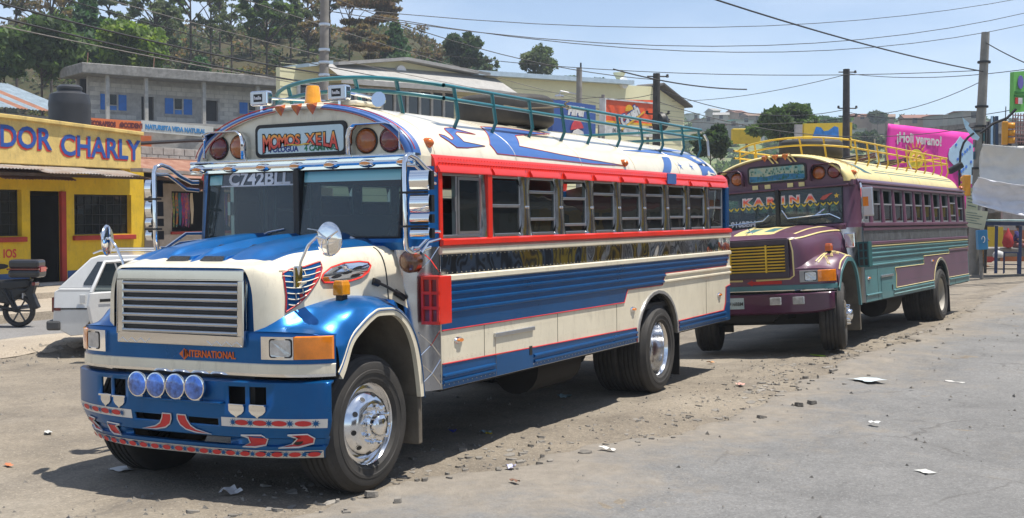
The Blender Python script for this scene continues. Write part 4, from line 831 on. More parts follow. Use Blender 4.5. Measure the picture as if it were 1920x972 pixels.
PB = mat('purple_bumper_paint', S(78, 30, 62), .3, coat=.6, var=.08)
bxb = lambda y: 3.28-.24*(abs(y)/1.19)**3
ysb = np.linspace(-1.19, 1.19, 33)
MB().grid([[(bxb(y)-.13, y, .90), (bxb(y)-.02, y, .905), (bxb(y), y, .89), (bxb(y), y, .64+.05*abs(y/1.19)**8), (bxb(y)-.03, y, .61+.06*abs(y/1.19)**8)] for y in ysb]).build('bumper', PB, B, 40, solid=.015)
for y in (.41, .73):
    for s in (1, -1): MB().box(bxb(y)-.01, bxb(y)+.02, s*y-.085, s*y+.085, .745, .855).build('fog_lamp', CLEAR, B, 0, bevel=.01)
pl = MB().box(3.27, 3.285, -.36, -.06, .70, .86).build('licence_plate', mat('plate_metal', (.42, .50, .50), .4, col2=(.3, .38, .4), vs=8), B, 0, bevel=.004)
text('C 916BBM', .075, lambda p, q, h: (3.287+h, -.21+p, .75+q), BLACK, pl, bold=.001, ext=.001, xs=.85)
MB().prism([(-.55, .50), (.3, .50), (.45, .62), (-.7, .62)], 3.0, 3.15, lambda p, q, h: (h, p, q)).build('tow_beam', UNDER, B, 0)
decal([(-.02, 1.065), (.06, 1.105), (.07, 1.085), (.5, 1.085), (.5, 1.04), (.07, 1.04), (.06, 1.02)], lambda p, q, o: (3.171+o-bulge(p), p-.02, q), REDL, 'red_arrow', B)
for s in (1, -1):
    L = MB(); f = lambda x, t: Vector(fend_pt(x, t))+Vector((0, 0, .004)); g = lambda x, t: ((lambda p: Vector((p.x, s*p.y, p.z)))(f(x, t)))
    for off in (0, .35): L.tube([g(lerp(2.95, 2.3, k/8), .6+off+.3*k/8) for k in range(9)], .010, 4); L.tube([g(a, t+off*.6) for a, t in ((2.95, 2.0), (2.75, 1.2), (2.72, 2.0), (2.55, 1.4), (2.52, 2.3), (2.35, 1.7), (2.30, 2.9))], .010, 4)
    L.tube([g(x, 3.6) for x in np.linspace(1.85, 2.95, 14)], .014, 4); L.build('painted_zigzag', YEL, B)
    MB().tube([Vector(hood_pt(x, s*2.9, .003)) for x in np.linspace(1.8, 3.16, 14)]+[(3.16, s*.655, 1.5), (3.165, s*.66, 1.15), (3.165, s*.60, 1.11), (3.168, s*.1, 1.10)], .014, 4).build('pinstripe', YEL, B)
    decal([(1.15, 38), (.85, 36), (.70, 22), (.45, 16), (.9, 18), (1.0, 26)], rdec(xeB, s), TEALB, 'roof_graphic', B, (2, 60, 4))
    for th in (20, 25): decal([(.2, th), (-5.6, th), (-5.6, th+1.6), (.2, th+1.6)], rdec(xeB, s), TEALB, 'roof_graphic', B)
    # side mirror of the second bus
    mm = MB(); mm.tube([(1.60, s*1.22, 2.42), (1.75, s*1.28, 2.44), (1.80, s*1.30, 2.38), (1.80, s*1.30, 1.92), (1.6, s*1.23, 1.86)], .016, 8); mm = mm.build('mirror_bracket', CHROME, B); MB().box(1.76, 1.80, s*1.30, s*1.47, 1.95, 2.38).build('mirror', ALU, mm, 0, bevel=.02)
    MB().box(1.80, 1.81, s*1.32, s*1.40, 2.10, 2.24).build('marker_lamp', AMBER, mm, 0)
    MB().box(1.75, 1.85, s*1.02, s*1.18, 1.50, 1.72).build('cowl_box', CHROME, B, 0, bevel=.015)
for y0 in (-.16, .13):
    for k in (0, 1): MB().grid([[(1.77-.008*j, y0+k*.07+.02*j, 2.99-.028*j), (1.785-.008*j, y0+k*.07+.035+.02*j, 2.99-.028*j)] for j in range(6)]).build('painted_stripe', YEL, B, 0)
for y in (-.36, -.16, .2, .38): MB().box(1.715, 1.728, y-.045, y+.045, 2.47, 2.535).build('painted_stripe', YEL, B, 0)
MB().tube([(1.9, -.30, 1.90), (2.85, -.1, 1.85), (2.95, 0, 1.78)], .008, 6).build('hood_ornament', CHROME, B)
make_rack(B, YELB, .95, [(3.17, 0), (3.05, 0)], [1.0, .70, 0, -.6, -1.2, -1.9, -2.6, -3.3, -4.0, -4.7, -5.4, -5.95], 1.28, .09, r=.015)
# diamond net painted over the front of the yellow roof
nb_ = MB()
for k in range(-14, 15):
    for sg_ in (1, -1): nb_.tube([roof_pt(1.0+.5*t if t < 1 else 1.5, 90+k*6+sg_*14*t, .002) for t in np.linspace(0, 1, 6) if 4 < 90+k*6+sg_*14*t < 176], .004, 4) if abs(k) < 12 else None
nb_.build('painted_net', mat('net_ochre', S(150, 120, 60), .6), B)
def b2w(x, y, z): return B.matrix_basis @ Vector((x, y, z))
bpy.context.view_layer.update()
spare(b2w(.1, .05, 3.13), 'spare tyre lying in the yellow roof rack of the purple bus')
def bicycle(loc, rz, tilt, label):
    r = empty('bicycle', loc, (tilt, 0, rz)); tag(r, label, 'bicycle', 'bicycles tied in the yellow roof rack'); MT = mat('bike_paint', (.10, .03, .05), .4)
    for x in (-.5, .5): m = MB(); m.tube([(x+.32*cos(a), 0, .33+.32*sin(a)) for a in np.linspace(0, 2*pi, 25)], .018, 6); wl = m.build('wheel', BLACK, r); sp = MB(); [sp.tube([(x, 0, .33), (x+.31*cos(a), 0, .33+.31*sin(a))], .003, 3) for a in np.linspace(0, 2*pi, 13)[:-1]]; sp.build('spokes', ALU, wl)
    m = MB(); [m.tube(p, .016, 6) for p in ([(-.5, 0, .33), (-.1, 0, .30), (.38, 0, .68), (-.18, 0, .72), (-.1, 0, .30)], [(-.5, 0, .33), (-.18, 0, .72)], [(.5, 0, .33), (.38, 0, .72), (.35, 0, .85)])]; m.build('frame', MT, r)
    MB().box(-.32, -.08, -.05, .05, .76, .80).build('saddle', BLACK, r, 0, bevel=.02); MB().tube([(.40, -.25, .90), (.35, 0, .85), (.40, .25, .90)], .014, 6).build('handlebar', ALU, r)
bicycle(b2w(-2.6, -.35, 3.02), -.05, -1.35, 'bicycle lying nearest the pink banner edge in the yellow roof rack'); bicycle(b2w(-4.6, -.35, 3.02),   .1, -1.35, 'bicycle lying at the back end of the yellow roof rack')
# ------------------------------------------------------------------ ground
def fbm(x, y, s, o=4): return noise.fractal(Vector((x*s, y*s, 3.7)), 1.0, 2.0, o)
def asph_edge(x):
    e = herm([-45, -22, -15, -10, -6, -2.2, -1, 0, 1, 2, 3.3, 6, 14], [2.6, 2.6, 2.75, 2.75, 2.45, 2.5, 2.3, 1.85, 1.7, 1.3, 1.15, .6, -.5], x)
    return e+.16*fbm(x, 0, 1.3)+.07*fbm(x, 5, 5)
def gh(x, y):
    k = sstep(-5.6, -7.4, x); yc = 1.224-.054*(x+10.55); z = k*(max(-.13, min(.11, (y-yc)*.0695))-.022)
    if -30 < x < 8:
        wb_ = math.exp(-((y-asph_edge(x)+.75)/.35)**2)
        z += .03*fbm(x, y, .55)*sstep(1.6, 2.6, abs(y)+0*x)+.014*fbm(x, y, 2.6)+wb_*(1-k)*.045+wb_*.035*fbm(x, y, 3.5)
        z += .006*fbm(x, y, 9, 2)
    if y < -7.4: z += .12*sstep(-7.6+.15*fbm(x, 1, 2.0), -8.0+.15*fbm(x, 1, 2), y)*(1-sstep(-9.25, -9.35, y))
    return z
def axis(lo, hi, st, far): 
    a = list(np.arange(lo, hi+1e-6, st)); d = st; x = hi
    while x < far: d *= 1.35; x += d; a.append(x)
    d = st; x = lo
    while x > -far: d *= 1.35; x -= d; a.insert(0, x)
    return a
def ground_mat(name, base, dark, light, stain, bs, bstr, crack=False):
    m = bpy.data.materials.new(name); m.use_nodes = True; n = m.node_tree.nodes; L = m.node_tree.links; b = n['Principled BSDF']; b.inputs['Roughness'].default_value = .92; b.inputs['Specular IOR Level'].default_value = .25; dust = None
    tc = n.new('ShaderNodeTexCoord')
    def nz(s, d=8, r=.65):
        q = n.new('ShaderNodeTexNoise'); q.inputs['Scale'].default_value = s; q.inputs['Detail'].default_value = d; q.inputs['Roughness'].default_value = r; L.new(tc.outputs['Object'], q.inputs[0]); return q.outputs[0]
    def ramp(src, p0, c0, p1, c1):
        r = n.new('ShaderNodeValToRGB'); e = r.color_ramp.elements; e[0].position = p0; e[1].position = p1; e[0].color = (*c0, 1); e[1].color = (*c1, 1); L.new(src, r.inputs[0]); return r.outputs[0]
    def mixc(f, a, b_, t='MIX'):
        x = n.new('ShaderNodeMixRGB'); x.blend_type = t
        if isinstance(f, float): x.inputs[0].default_value = f
        else: L.new(f, x.inputs[0])
        for k, v in ((1, a), (2, b_)):
            if isinstance(v, tuple): x.inputs[k].default_value = (*v, 1)
            else: L.new(v, x.inputs[k])
        return x.outputs[0]
    c = ramp(nz(.9, 9, .7), .36, dark, .62, base); c = mixc(ramp(nz(.35, 5), .5, (0, 0, 0), .72, (.7, .7, .7)), c, light)
    c = mixc(ramp(nz(1.7, 10, .75), .58, (0, 0, 0), .72, (.55, .55, .55)), c, stain)
    ms = n.new('ShaderNodeMapping'); ms.inputs['Scale'].default_value = (.35, 1.7, 1); L.new(tc.outputs['Object'], ms.inputs[0]); qs = n.new('ShaderNodeTexNoise'); qs.inputs['Scale'].default_value = 1.1; qs.inputs['Detail'].default_value = 7; qs.inputs['Roughness'].default_value = .7; L.new(ms.outputs[0], qs.inputs[0])
    c = mixc(ramp(qs.outputs[0], .56, (0, 0, 0), .70, (.6, .6, .6)), c, stain)
    # small stones
    v = n.new('ShaderNodeTexVoronoi'); v.inputs['Scale'].default_value = 26; L.new(tc.outputs['Object'], v.inputs[0])
    c = mixc(ramp(v.outputs['Distance'], .12, (.45, .45, .45), .22, (0, 0, 0)), c, tuple(min(1, x*1.5) for x in light))
    v2 = n.new('ShaderNodeTexVoronoi'); v2.inputs['Scale'].default_value = 60; L.new(tc.outputs['Object'], v2.inputs[0])
    hs = n.new('ShaderNodeSeparateColor'); L.new(v2.outputs['Color'], hs.inputs[0])
    c = mixc(.35, c, ramp(hs.outputs[0], 0, (.35, .35, .35), 1, (1, 1, 1)), 'MULTIPLY')
    c = mixc(.5, c, ramp(nz(22, 6, .8), .3, (.45, .45, .45), .7, (1, 1, 1)), 'MULTIPLY')
    if crack:
        vc = n.new('ShaderNodeTexVoronoi'); vc.feature = 'DISTANCE_TO_EDGE'; vc.inputs['Scale'].default_value = .55
        wn = n.new('ShaderNodeMixRGB'); wn.blend_type = 'ADD'; wn.inputs[0].default_value = .35; L.new(tc.outputs['Object'], wn.inputs[1])
        q = n.new('ShaderNodeTexNoise'); q.inputs['Scale'].default_value = 2.5; q.inputs['Detail'].default_value = 6; L.new(tc.outputs['Object'], q.inputs[0]); L.new(q.outputs['Color'], wn.inputs[2]); L.new(wn.outputs[0], vc.inputs[0])
        ck = ramp(vc.outputs[0], .003, (.45, .45, .45), .011, (0, 0, 0)); ckm = mixc(ck, c, (.06, .055, .05))
        c = mixc(ramp(nz(.6, 3), .46, (0, 0, 0), .56, (1, 1, 1)), c, ckm)
        at_ = n.new('ShaderNodeAttribute'); at_.attribute_name = 'dust'; ad = n.new('ShaderNodeMath'); ad.operation = 'ADD'; L.new(at_.outputs['Fac'], ad.inputs[0]); L.new(nz(2.2, 9, .75), ad.inputs[1])
        c = mixc(ramp(ad.outputs[0], .60, (0, 0, 0), .92, (.95, .95, .95)), c, mixc(ramp(nz(5, 8, .8), .35, (0, 0, 0), .65, (1, 1, 1)), (.19, .168, .14), (.27, .24, .20)))
    L.new(c, b.inputs['Base Color'])
    bp = n.new('ShaderNodeBump'); bp.inputs['Strength'].default_value = bstr; bp.inputs['Distance'].default_value = .02; L.new(nz(bs, 10, .75), bp.inputs['Height'])
    b2 = n.new('ShaderNodeBump'); b2.inputs['Strength'].default_value = .35; b2.inputs['Distance'].default_value = .01; L.new(v2.outputs['Distance'], b2.inputs['Height']); L.new(bp.outputs[0], b2.inputs['Normal']); L.new(b2.outputs[0], b.inputs['Normal'])
    return m
DIRT = ground_mat('dirt', (.31, .265, .205), (.20, .172, .138), (.38, .335, .27), (.15, .132, .112), 9, .9)
ASPH = ground_mat('worn_asphalt', (.245, .242, .236), (.19, .188, .184), (.275, .27, .262), (.16, .158, .155), 30, .5, True)
STREET = ground_mat('street_asphalt', (.27, .26, .25), (.22, .21, .2), (.30, .29, .28), (.2, .19, .18), 30, .4)
SAND = ground_mat('sandy_pavement', (.46, .39, .30), (.38, .32, .25), (.52, .46, .37), (.33, .28, .22), 14, .6)
def sheet(xs, ys, f, m, name, skirt=False):
    P = [[(x, y if not callable(y) else y(x), 0) for y in ys] for x in xs]; P = [[(p[0], p[1], f(p[0], p[1])) for p in r] for r in P]
    return tag(MB().grid(P).build(name, m, None, 60, recalc=False), kind='structure')
gx_ = axis(-22, 6, .1, 2500); gy_ = axis(-10.2, 3.5, .1, 2500)
g_ = sheet(gx_, gy_, gh, DIRT, 'ground')
for p in g_.data.polygons: pass
# broken-edged asphalt
ry = [-.02, 0, .03]+list(np.arange(.1, 5, .1))+list(np.arange(5.4, 9, .4))+[10, 13, 18]
rx = list(np.arange(-75, -24, 1.5))+list(np.arange(-24, 7, .1))+[8, 10, 14, 20, 30]
P = []
for x in rx:
    e = asph_edge(x); row = []
    for k, t in enumerate(ry):
        y = e+t; hole = .05*sstep(.22, .42, fbm(x+3, y, .8))*sstep(5, 1.5, t)
        row.append((x, y, gh(x, y)*(1 if t < 3 else .6)+(-.03 if k == 0 else .010 if k == 1 else .024 if k == 2 else .032)+.010*fbm(x, y, 1.2)+.006*fbm(x, y, 4)*sstep(2.5, .3, t)-hole*.5))
    P.append(row)
road = tag(MB().grid(P).build('road', ASPH, None, 30, recalc=False), kind='structure')
da = road.data.attributes.new('dust', 'FLOAT', 'POINT'); da.data.foreach_set('value', [.50*math.exp(-max(0, t-.05)/(1.0+.6*fbm(x, 7, .5)))+.25*max(0, fbm(x*.8, (asph_edge(x)+t)*1.0, .45))-.04 for x in rx for t in ry])
sheet(list(np.arange(-60, 25, 1.0)), [-12.0, -11, -10.2, -9.32], lambda x, y: .045+.01*fbm(x, y, .5), STREET, 'side_street')
P = [[(x, y, z) for y, z in ((-11.98, .03), (-12.0, .20+.01*fbm(x, 1, 1)), (-12.25, .21), (-14.2, .24), (-14.22, .36), (-18, .38))] for x in np.arange(-60, 25, .6)]
tag(MB().grid(P).build('pavement', SAND, None, 20), kind='structure')
sheet(list(np.arange(-40, 15, .25)), list(np.arange(-9.3, -7.8, .15)), lambda x, y: gh(x, y)+.008, SAND, 'sand_strip')
# gravel
gm = MB(); rn = random.Random(5)
def pebble(mb, x, y, z, r):
    a = rn.random()*6; v = [(x+r*cos(a+k*2.09)*rn.uniform(.7, 1.2), y+r*sin(a+k*2.09)*rn.uniform(.7, 1.2), z-r*.2) for k in range(3)]+[(x+r*.2, y, z+r*rn.uniform(.4, .8))]
    mb.add(v, [(0, 1, 3), (1, 2, 3), (2, 0, 3)])
for _ in range(2600):
    q = rn.random()
    if q < .45: x = rn.uniform(-8, 4.5); y = asph_edge(x)-abs(rn.gauss(0, .8))
    elif q < .7: x = rn.uniform(-6, 5); y = rn.uniform(-8, 1)
    elif q < .85: x = rn.uniform(-8, 4); y = -7.7+rn.gauss(0, .22)
    else: x = rn.uniform(-18, 2); y = asph_edge(x)+rn.uniform(-1, 3)
    pebble(gm, x, y, gh(x, y)+(.036 if y > asph_edge(x) else 0), rn.choice([.006, .008, .01, .012, .02, .03] if y > -7 else [.02, .03, .05]))
for _ in range(420):   # flat broken pieces of asphalt along the ragged road edge
    x = rn.uniform(-12, 4.2); y = asph_edge(x)+rn.gauss(-.25, .30); r_ = rn.choice([.018, .022, .03, .04, .06]); n_ = rn.choice([5, 6, 7]); z = gh(x, y)+(.034 if y > asph_edge(x) else -.004); tl = rn.uniform(-.25, .25)
    ps = [(x+r_*rn.uniform(.45, 1.3)*cos(2*pi*k/n_), y+r_*rn.uniform(.4, 1.2)*sin(2*pi*k/n_)) for k in range(n_)]
    gm.add([(p, q, z-.02) for p, q in ps]+[(lerp(p, x, .12), lerp(q, y, .12), z+.006+r_*.14+tl*(p-x)) for p, q in ps], [tuple(range(n_, 2*n_))]+[(k, (k+1) % n_, n_+(k+1) % n_, n_+k) for k in range(n_)])
tag(gm.build('gravel', mat('gravel_stone', (.30, .275, .24), .95, var=.2, vs=2, bump=.5, bs=60), None, 0, recalc=False), 'loose gravel and stones scattered on the dirt beside the buses', 'gravel', kind='stuff')
# litter
def litter(u, v, w_, h_, col, label, name='litter', h=.015, seed=0, trash='paper scrap'):
    p = atp(u, v, 2, .02); z = gh(p.x, p.y)+(.04 if p.y > asph_edge(p.x) else .008); rr_ = random.Random(seed+int(u)); m = MB()
    nx_, ny_ = 5, 4; P = [[((i/(nx_-1)-.5)*w_*rr_.uniform(.85, 1.1), (j/(ny_-1)-.5)*h_*rr_.uniform(.8, 1.2), h*rr_.uniform(.1, 1)) for j in range(ny_)] for i in range(nx_)]
    o = m.grid(P).build(name, mat('litter_%d_%d' % (int(u), int(v)), col, .5, var=.1, vs=20), None, 40); o.location = (p.x, p.y, z); o.rotation_euler = (0, 0, -.45+rr_.uniform(-.3, .3)+pi/2); return tag(o, label, trash)
litter(1625, 716, .34, .30, (.62, .70, .72), 'pale blue printed sheet of paper lying flat on the open asphalt', h=.02)
litter(228, 876, .17, .14, (.6, .6, .58), 'flattened white lid on the dirt in front of the far front tyre', h=.012)
litter(432, 937, .14, .12, (.6, .6, .6), 'crumpled clear plastic cup at the shadow edge in front of the bumper', h=.06, trash='plastic cup')
litter(1140, 848, .16, .05, (.75, .74, .7), 'small white folded scrap where the dirt meets the asphalt', h=.03)
litter(958, 883, .07, .06, (.55, .55, .75), 'white and violet bottle cap on the dirt', h=.04, trash='bottle cap')
litter(965, 911, .10, .04, (.22, .12, .08), 'brown torn wrapper near the violet bottle cap', h=.02, trash='wrapper')
litter(916, 823, .05, .05, (.75, .6, .03), 'tiny yellow wrapper at the edge of the bus shadow', h=.03, trash='wrapper')
litter(912, 814, .12, .06, (.35, .5, .6), 'light blue wrapper in the shadow beside the yellow one', h=.03, trash='wrapper')
litter(1058, 746, .16, .10, (.35, .5, .55), 'crumpled blue plastic bag in the shade under the skirt', h=.05, trash='plastic bag')
litter(1536, 668, .34, .05, (.45, .70, .05), 'lime green strip lying in front of the purple bus wheel', h=.02, trash='plastic strip')
litter(1388, 728, .10, .07, (.75, .42, .35), 'pinkish wrapper on the dirt behind the cream bus', h=.03, trash='wrapper')
litter(1735, 892, .14, .10, (.6, .6, .56), 'off-white plastic lid lying on the asphalt at the lower right', h=.012)
litter(1640, 799, .10, .06, (.72, .72, .7), 'small white scrap on the middle of the open asphalt', h=.02)
litter(1790, 720, .26, .05, (.62, .6, .56), 'long pale paper strip on the asphalt right of the blue sheet', h=.015)
litter(848, 811, .06, .05, (.03, .05, .5), 'dark blue bottle cap under the front of the bus skirt', h=.04, trash='bottle cap')
litter(1332, 679, .10, .08, (.7, .35, .15), 'orange peel like scrap by the rear bumper shadow', h=.04, trash='wrapper')
litter(90, 812, .14, .06, (.62, .62, .58), 'white shreds of paper on the dirt at the left', h=.02)
litter(15, 870, .10, .05, (.6, .2, .08), 'orange wrapper at the lower left edge', h=.02, trash='wrapper')
# ------------------------------------------------------------------ facade frames
class Fac:
    """vertical plane through two ground points; local x along it, local y into the building"""
    def __init__(s, P0, P1, z0=0):
        s.o = Vector((P0[0], P0[1], z0)); d = Vector((P1[0]-P0[0], P1[1]-P0[1], 0)); s.len = d.length; s.dx = d.normalized()
        n = Vector((-s.dx.y, s.dx.x, 0)); s.n = n if (CAM-s.o).dot(n) < 0 else -n; s.flip = (s.dx.cross(s.n)).z < 0
        s.M = Matrix(((s.dx.x, s.n.x, 0, s.o.x), (s.dx.y, s.n.y, 0, s.o.y), (0, 0, 1, z0), (0, 0, 0, 1)))
    def px(s, u, v, dep=0):
        d = ray(u, v); o = s.o+s.n*dep; t = (o-CAM).dot(s.n)/d.dot(s.n); p = CAM+d*t-s.o; return (p.dot(s.dx), p.z)
    def root(s, name, label, cat, **k):
        r = empty(name); r.matrix_world = s.M; return tag(r, label, cat, **k)
    def map(s, y=0): return lambda p, q, h: (p, y-h, q)
def corr(x0, x1, pts, pitch=.09, amp=.012, ragged=0, seed=0):
    """corrugated sheet, pts = [(y,z)...] from wall outward"""
    r = random.Random(seed); n = max(2, int(abs(x1-x0)/pitch*4)); P = []
    cut = 0
    for i in range(n+1):
        if ragged and i % 36 == 0: cut = r.uniform(0, ragged)
        x = lerp(x0, x1, i/n); dz = amp*sin(2*pi*(x-x0)/pitch); row = [(x, y, z+dz) for y, z in pts]
        if ragged: a, b = Vector(row[-2]), Vector(row[-1]); row[-1] = tuple(b.lerp(a, cut))
        P.append(row)
    return MB().grid(P)
CONC = mat('grey_concrete', (.46, .44, .41), .9, var=.12, vs=2.5, grime=.4, bump=.4, bs=12)
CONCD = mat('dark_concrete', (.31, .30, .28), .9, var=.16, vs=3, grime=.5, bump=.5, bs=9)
YWALL = mat('yellow_wall_paint', (.72, .48, .02), .8, var=.08, grime=.7, vs=2, bump=.4, bs=9); YSIGN = mat('pale_yellow_sign_paint', (.76, .55, .18), .8, var=.09, grime=.7, bump=.4, bs=9)
REDT = mat('red_trim_paint', (.40, .035, .02), .7, var=.1); RUST = mat('rusty_corrugated_iron', (.36, .21, .15), .85, col2=(.24, .10, .06), vs=3); GALV = mat('galvanised_iron', (.42, .42, .41), .5, metal=.4, col2=(.30, .22, .17), vs=2)
BLUET = mat('blue_letter_paint', (.02, .09, .36), .6, var=.08); REDTX = mat('red_letter_paint', (.60, .04, .03), .6, var=.08); WBLUE = mat('wall_blue_band', (.04, .11, .28), .7, grime=.3)
DG = glass('dark_shop_glass', (.35, .36, .34), .8)
WIRE = mat('cable_black', (.02, .02, .022), .6)
def wallgrid(x0, x1, z0, z1, y0, y1, holes):
    """wall slab with rectangular openings"""
    xs = sorted({x0, x1, *[h[0] for h in holes], *[h[1] for h in holes]}); zs = sorted({z0, z1, *[h[2] for h in holes], *[h[3] for h in holes]}); mb = MB()
    for i in range(len(xs)-1):
        run = None
        for j in range(len(zs)-1):
            cx_, cz = (xs[i]+xs[i+1])/2, (zs[j]+zs[j+1])/2
            inside = any(h[0] < cx_ < h[1] and h[2] < cz < h[3] for h in holes)
            if not inside: run = (zs[j], zs[j+1]) if run is None else (run[0], zs[j+1])
            if inside and run: mb.box(xs[i], xs[i+1], y0, y1, *run); run = None
        if run: mb.box(xs[i], xs[i+1], y0, y1, *run)
    return mb
# ---- yellow eating house (its facade runs parallel with the bus)
F = Fac((-6.5, -16.3), (-13.05, -16.3)); X = lambda x: -6.5-x
K = F.root('eating_house', 'bright yellow eating house with CHARLY painted on its parapet', 'building')
holes = [(X(-7.3), X(-9.32), 1.49, 2.52), (X(-9.55), X(-10.56), .36, 2.50), (X(-10.82), X(-12.62), 1.49, 2.44)]
wallgrid(0, 6.55, .36, 3.1, 0, .22, holes).build('wall', YWALL, K, 0)
MB().box(0, 3.02, -.004, .0, .36, .66).build('painted_base', WBLUE, K, 0); MB().box(4.10, 6.55, -.004, 0, .36, .66).build('painted_base', WBLUE, K, 0)
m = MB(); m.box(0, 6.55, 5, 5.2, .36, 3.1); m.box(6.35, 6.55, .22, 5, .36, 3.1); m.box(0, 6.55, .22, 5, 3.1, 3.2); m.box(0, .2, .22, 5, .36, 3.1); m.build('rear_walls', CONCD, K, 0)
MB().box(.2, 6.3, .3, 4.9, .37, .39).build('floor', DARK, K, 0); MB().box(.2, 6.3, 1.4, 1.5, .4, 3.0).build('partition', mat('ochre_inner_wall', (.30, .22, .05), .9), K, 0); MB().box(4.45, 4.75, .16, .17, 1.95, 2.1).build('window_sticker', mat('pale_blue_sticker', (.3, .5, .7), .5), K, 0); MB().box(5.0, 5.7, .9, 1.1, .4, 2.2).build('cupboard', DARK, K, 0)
par = MB(); par.prism([(0, 3.08), (6.15, 3.06), (6.15, 3.90), (6.0, 3.94), (5.3, 3.96), (4.4, 3.98), (2.4, 4.06), (0, 4.12)], .12, .32, lambda p, q, h: (p, -h+.0, q)); par.build('parapet', YSIGN, K, 0, bevel=.02)
MB().prism([(0, 4.10), (2.4, 4.04), (4.4, 3.965), (6.17, 3.89), (6.17, 3.98), (4.4, 4.05), (2.4, 4.13), (0, 4.19)], .08, .40, lambda p, q, h: (p, -h, q)).build('parapet_cap', YSIGN, K, 0, bevel=.015)
for hx0, hx1, hz0, hz1 in (holes[0], holes[2]):
    fr = MB(); fr.box(hx0-.06, hx1+.08, -.09, .04, hz0-.13, hz0-.02); fr.build('sill', REDT, K, 0, bevel=.01)
    w_ = MB(); w_.box(hx0, hx1, .14, .17, hz0, hz0+.03); w_.box(hx0, hx1, .14, .17, hz1-.03, hz1); w_.box(hx0, hx0+.03, .14, .17, hz0+.03, hz1-.03); w_.box(hx1-.03, hx1, .14, .17, hz0+.03, hz1-.03); w_ = w_.build('window', BLACK, K, 0)
    n = int((hx1-hx0)/.22)
    for k in range(1, n): MB().box(hx0+(hx1-hx0)*k/n-.007, hx0+(hx1-hx0)*k/n+.007, .135, .15, hz0+.03, hz1-.03).build('bar', BLACK, w_, 0)
    for k in (1, 2, 3): MB().box(hx0+.03, hx1-.03, .134, .149, lerp(hz0, hz1, k/4)-.007, lerp(hz0, hz1, k/4)+.007).build('bar', BLACK, w_, 0)
    MB().box(hx0+.03, hx1-.03, .155, .160, hz0+.03, hz1-.03).build('pane', DG, w_, 0)
MB().box(X(-10.42), X(-10.56), -.03, .05, .36, 2.50).build('door_jamb', REDT, K, 0); MB().box(X(-10.60), X(-10.5), .22, 1.1, .4, 2.4).build('door', DARK, K, 0)
MB().box(X(-9.5), X(-10.6), -.35, 0, .36, .42).build('doorstep', CONC, K, 0)
LT = lambda x0, z0, y=-.325: (lambda p, q, h: (X(x0)+p, y-h, z0+q-.012*p))
def painted_word(w_, x0, z0, size, xs=.8, al='LEFT'):
    for b, mm, dx, dz, yy in ((.026, mat('letter_halo', (.62, .44, .30), .8), .0, 0, -.323), (.018, REDTX, -.025, -.022, -.326), (.014, BLUET, .012, .012, -.332)): text(w_, size, LT(x0-dx, z0+dz, yy), mm, K, bold=b, align=al, xs=xs, ext=.001, sp=1.0)
painted_word('COMEDOR', -9.86, 3.42, .66, .98, 'RIGHT'); painted_word('CHARLY', -10.12, 3.32, .66, .98, 'LEFT')
text('IOS', .26, lambda p, q, h: (X(-8.80)+p, -.004-h, 1.02+q), REDTX, K, bold=.008, align='LEFT', xs=.9, ext=.001)
MB().prism(ell(X(-8.72), .83, .22, .06), 0, .003, lambda p, q, h: (p, -.003-h, q)).build('painted_pot', DARK, K, 0)
# awnings: individual corrugated sheets
for k, (x0, x1, z1, yo, mm, rg) in enumerate([(0.4, 2.5, 2.94, -1.15, GALV, .15), (2.4, 4.3, 2.86, -1.35, GALV, .22), (3.9, 5.6, 2.82, -1.2, GALV, .3), (1.6, 3.6, 2.72, -.9, RUST, .2)]): corr(x0, x1, [(-.05, 3.08-.05*(mm is RUST)), (yo*.5, (3.08+z1)/2), (yo, z1)], ragged=rg, seed=k).build('awning_sheet', mm, K, 0, solid=.004)
MB().box(0.3, 8.6, -1.0, -.93, 2.80, 2.87).build('awning_beam', mat('old_timber', (.12, .075, .05), .85, var=.2), K, 0)
MB().prism([(5.2, 2.98), (8.9, 2.90), (8.9, 2.98), (5.2, 3.06)], .90, 1.30, lambda p, q, h: (p, -h, q)).build('awning_fascia', GALV, K, 0)
# water tank
p = at(131, 225, 31); t = MB(); t.lathe([(.001, 0), (.47, .02), (.50, .06)]+[(.50+.012*(k % 2), .1+k*.095) for k in range(11)]+[(.47, 1.22), (.30, 1.29), (.29, 1.33), (.31, 1.34), (.31, 1.40), (.22, 1.46), (.001, 1.48)], 28, M=Matrix.Rotation(pi/2, 4, 'X'))
tk = t.build('water_tank', mat('tank_black', (.035, .037, .042), .45, var=.1), None, 40); tk.location = (p.x, p.y, 3.72); tag(tk, 'black ribbed plastic water tank on the roof of the yellow eating house', 'water tank')
MB().box(-.45, .45, -.45, .45, -.5, 0).build('tank_stand', CONC, tk, 0); MB().tube([(.0, -.0, -.02), (.0, -.52, .0), (0, -.52, -.5)], .02, 6).build('pipe', CONC, tk)
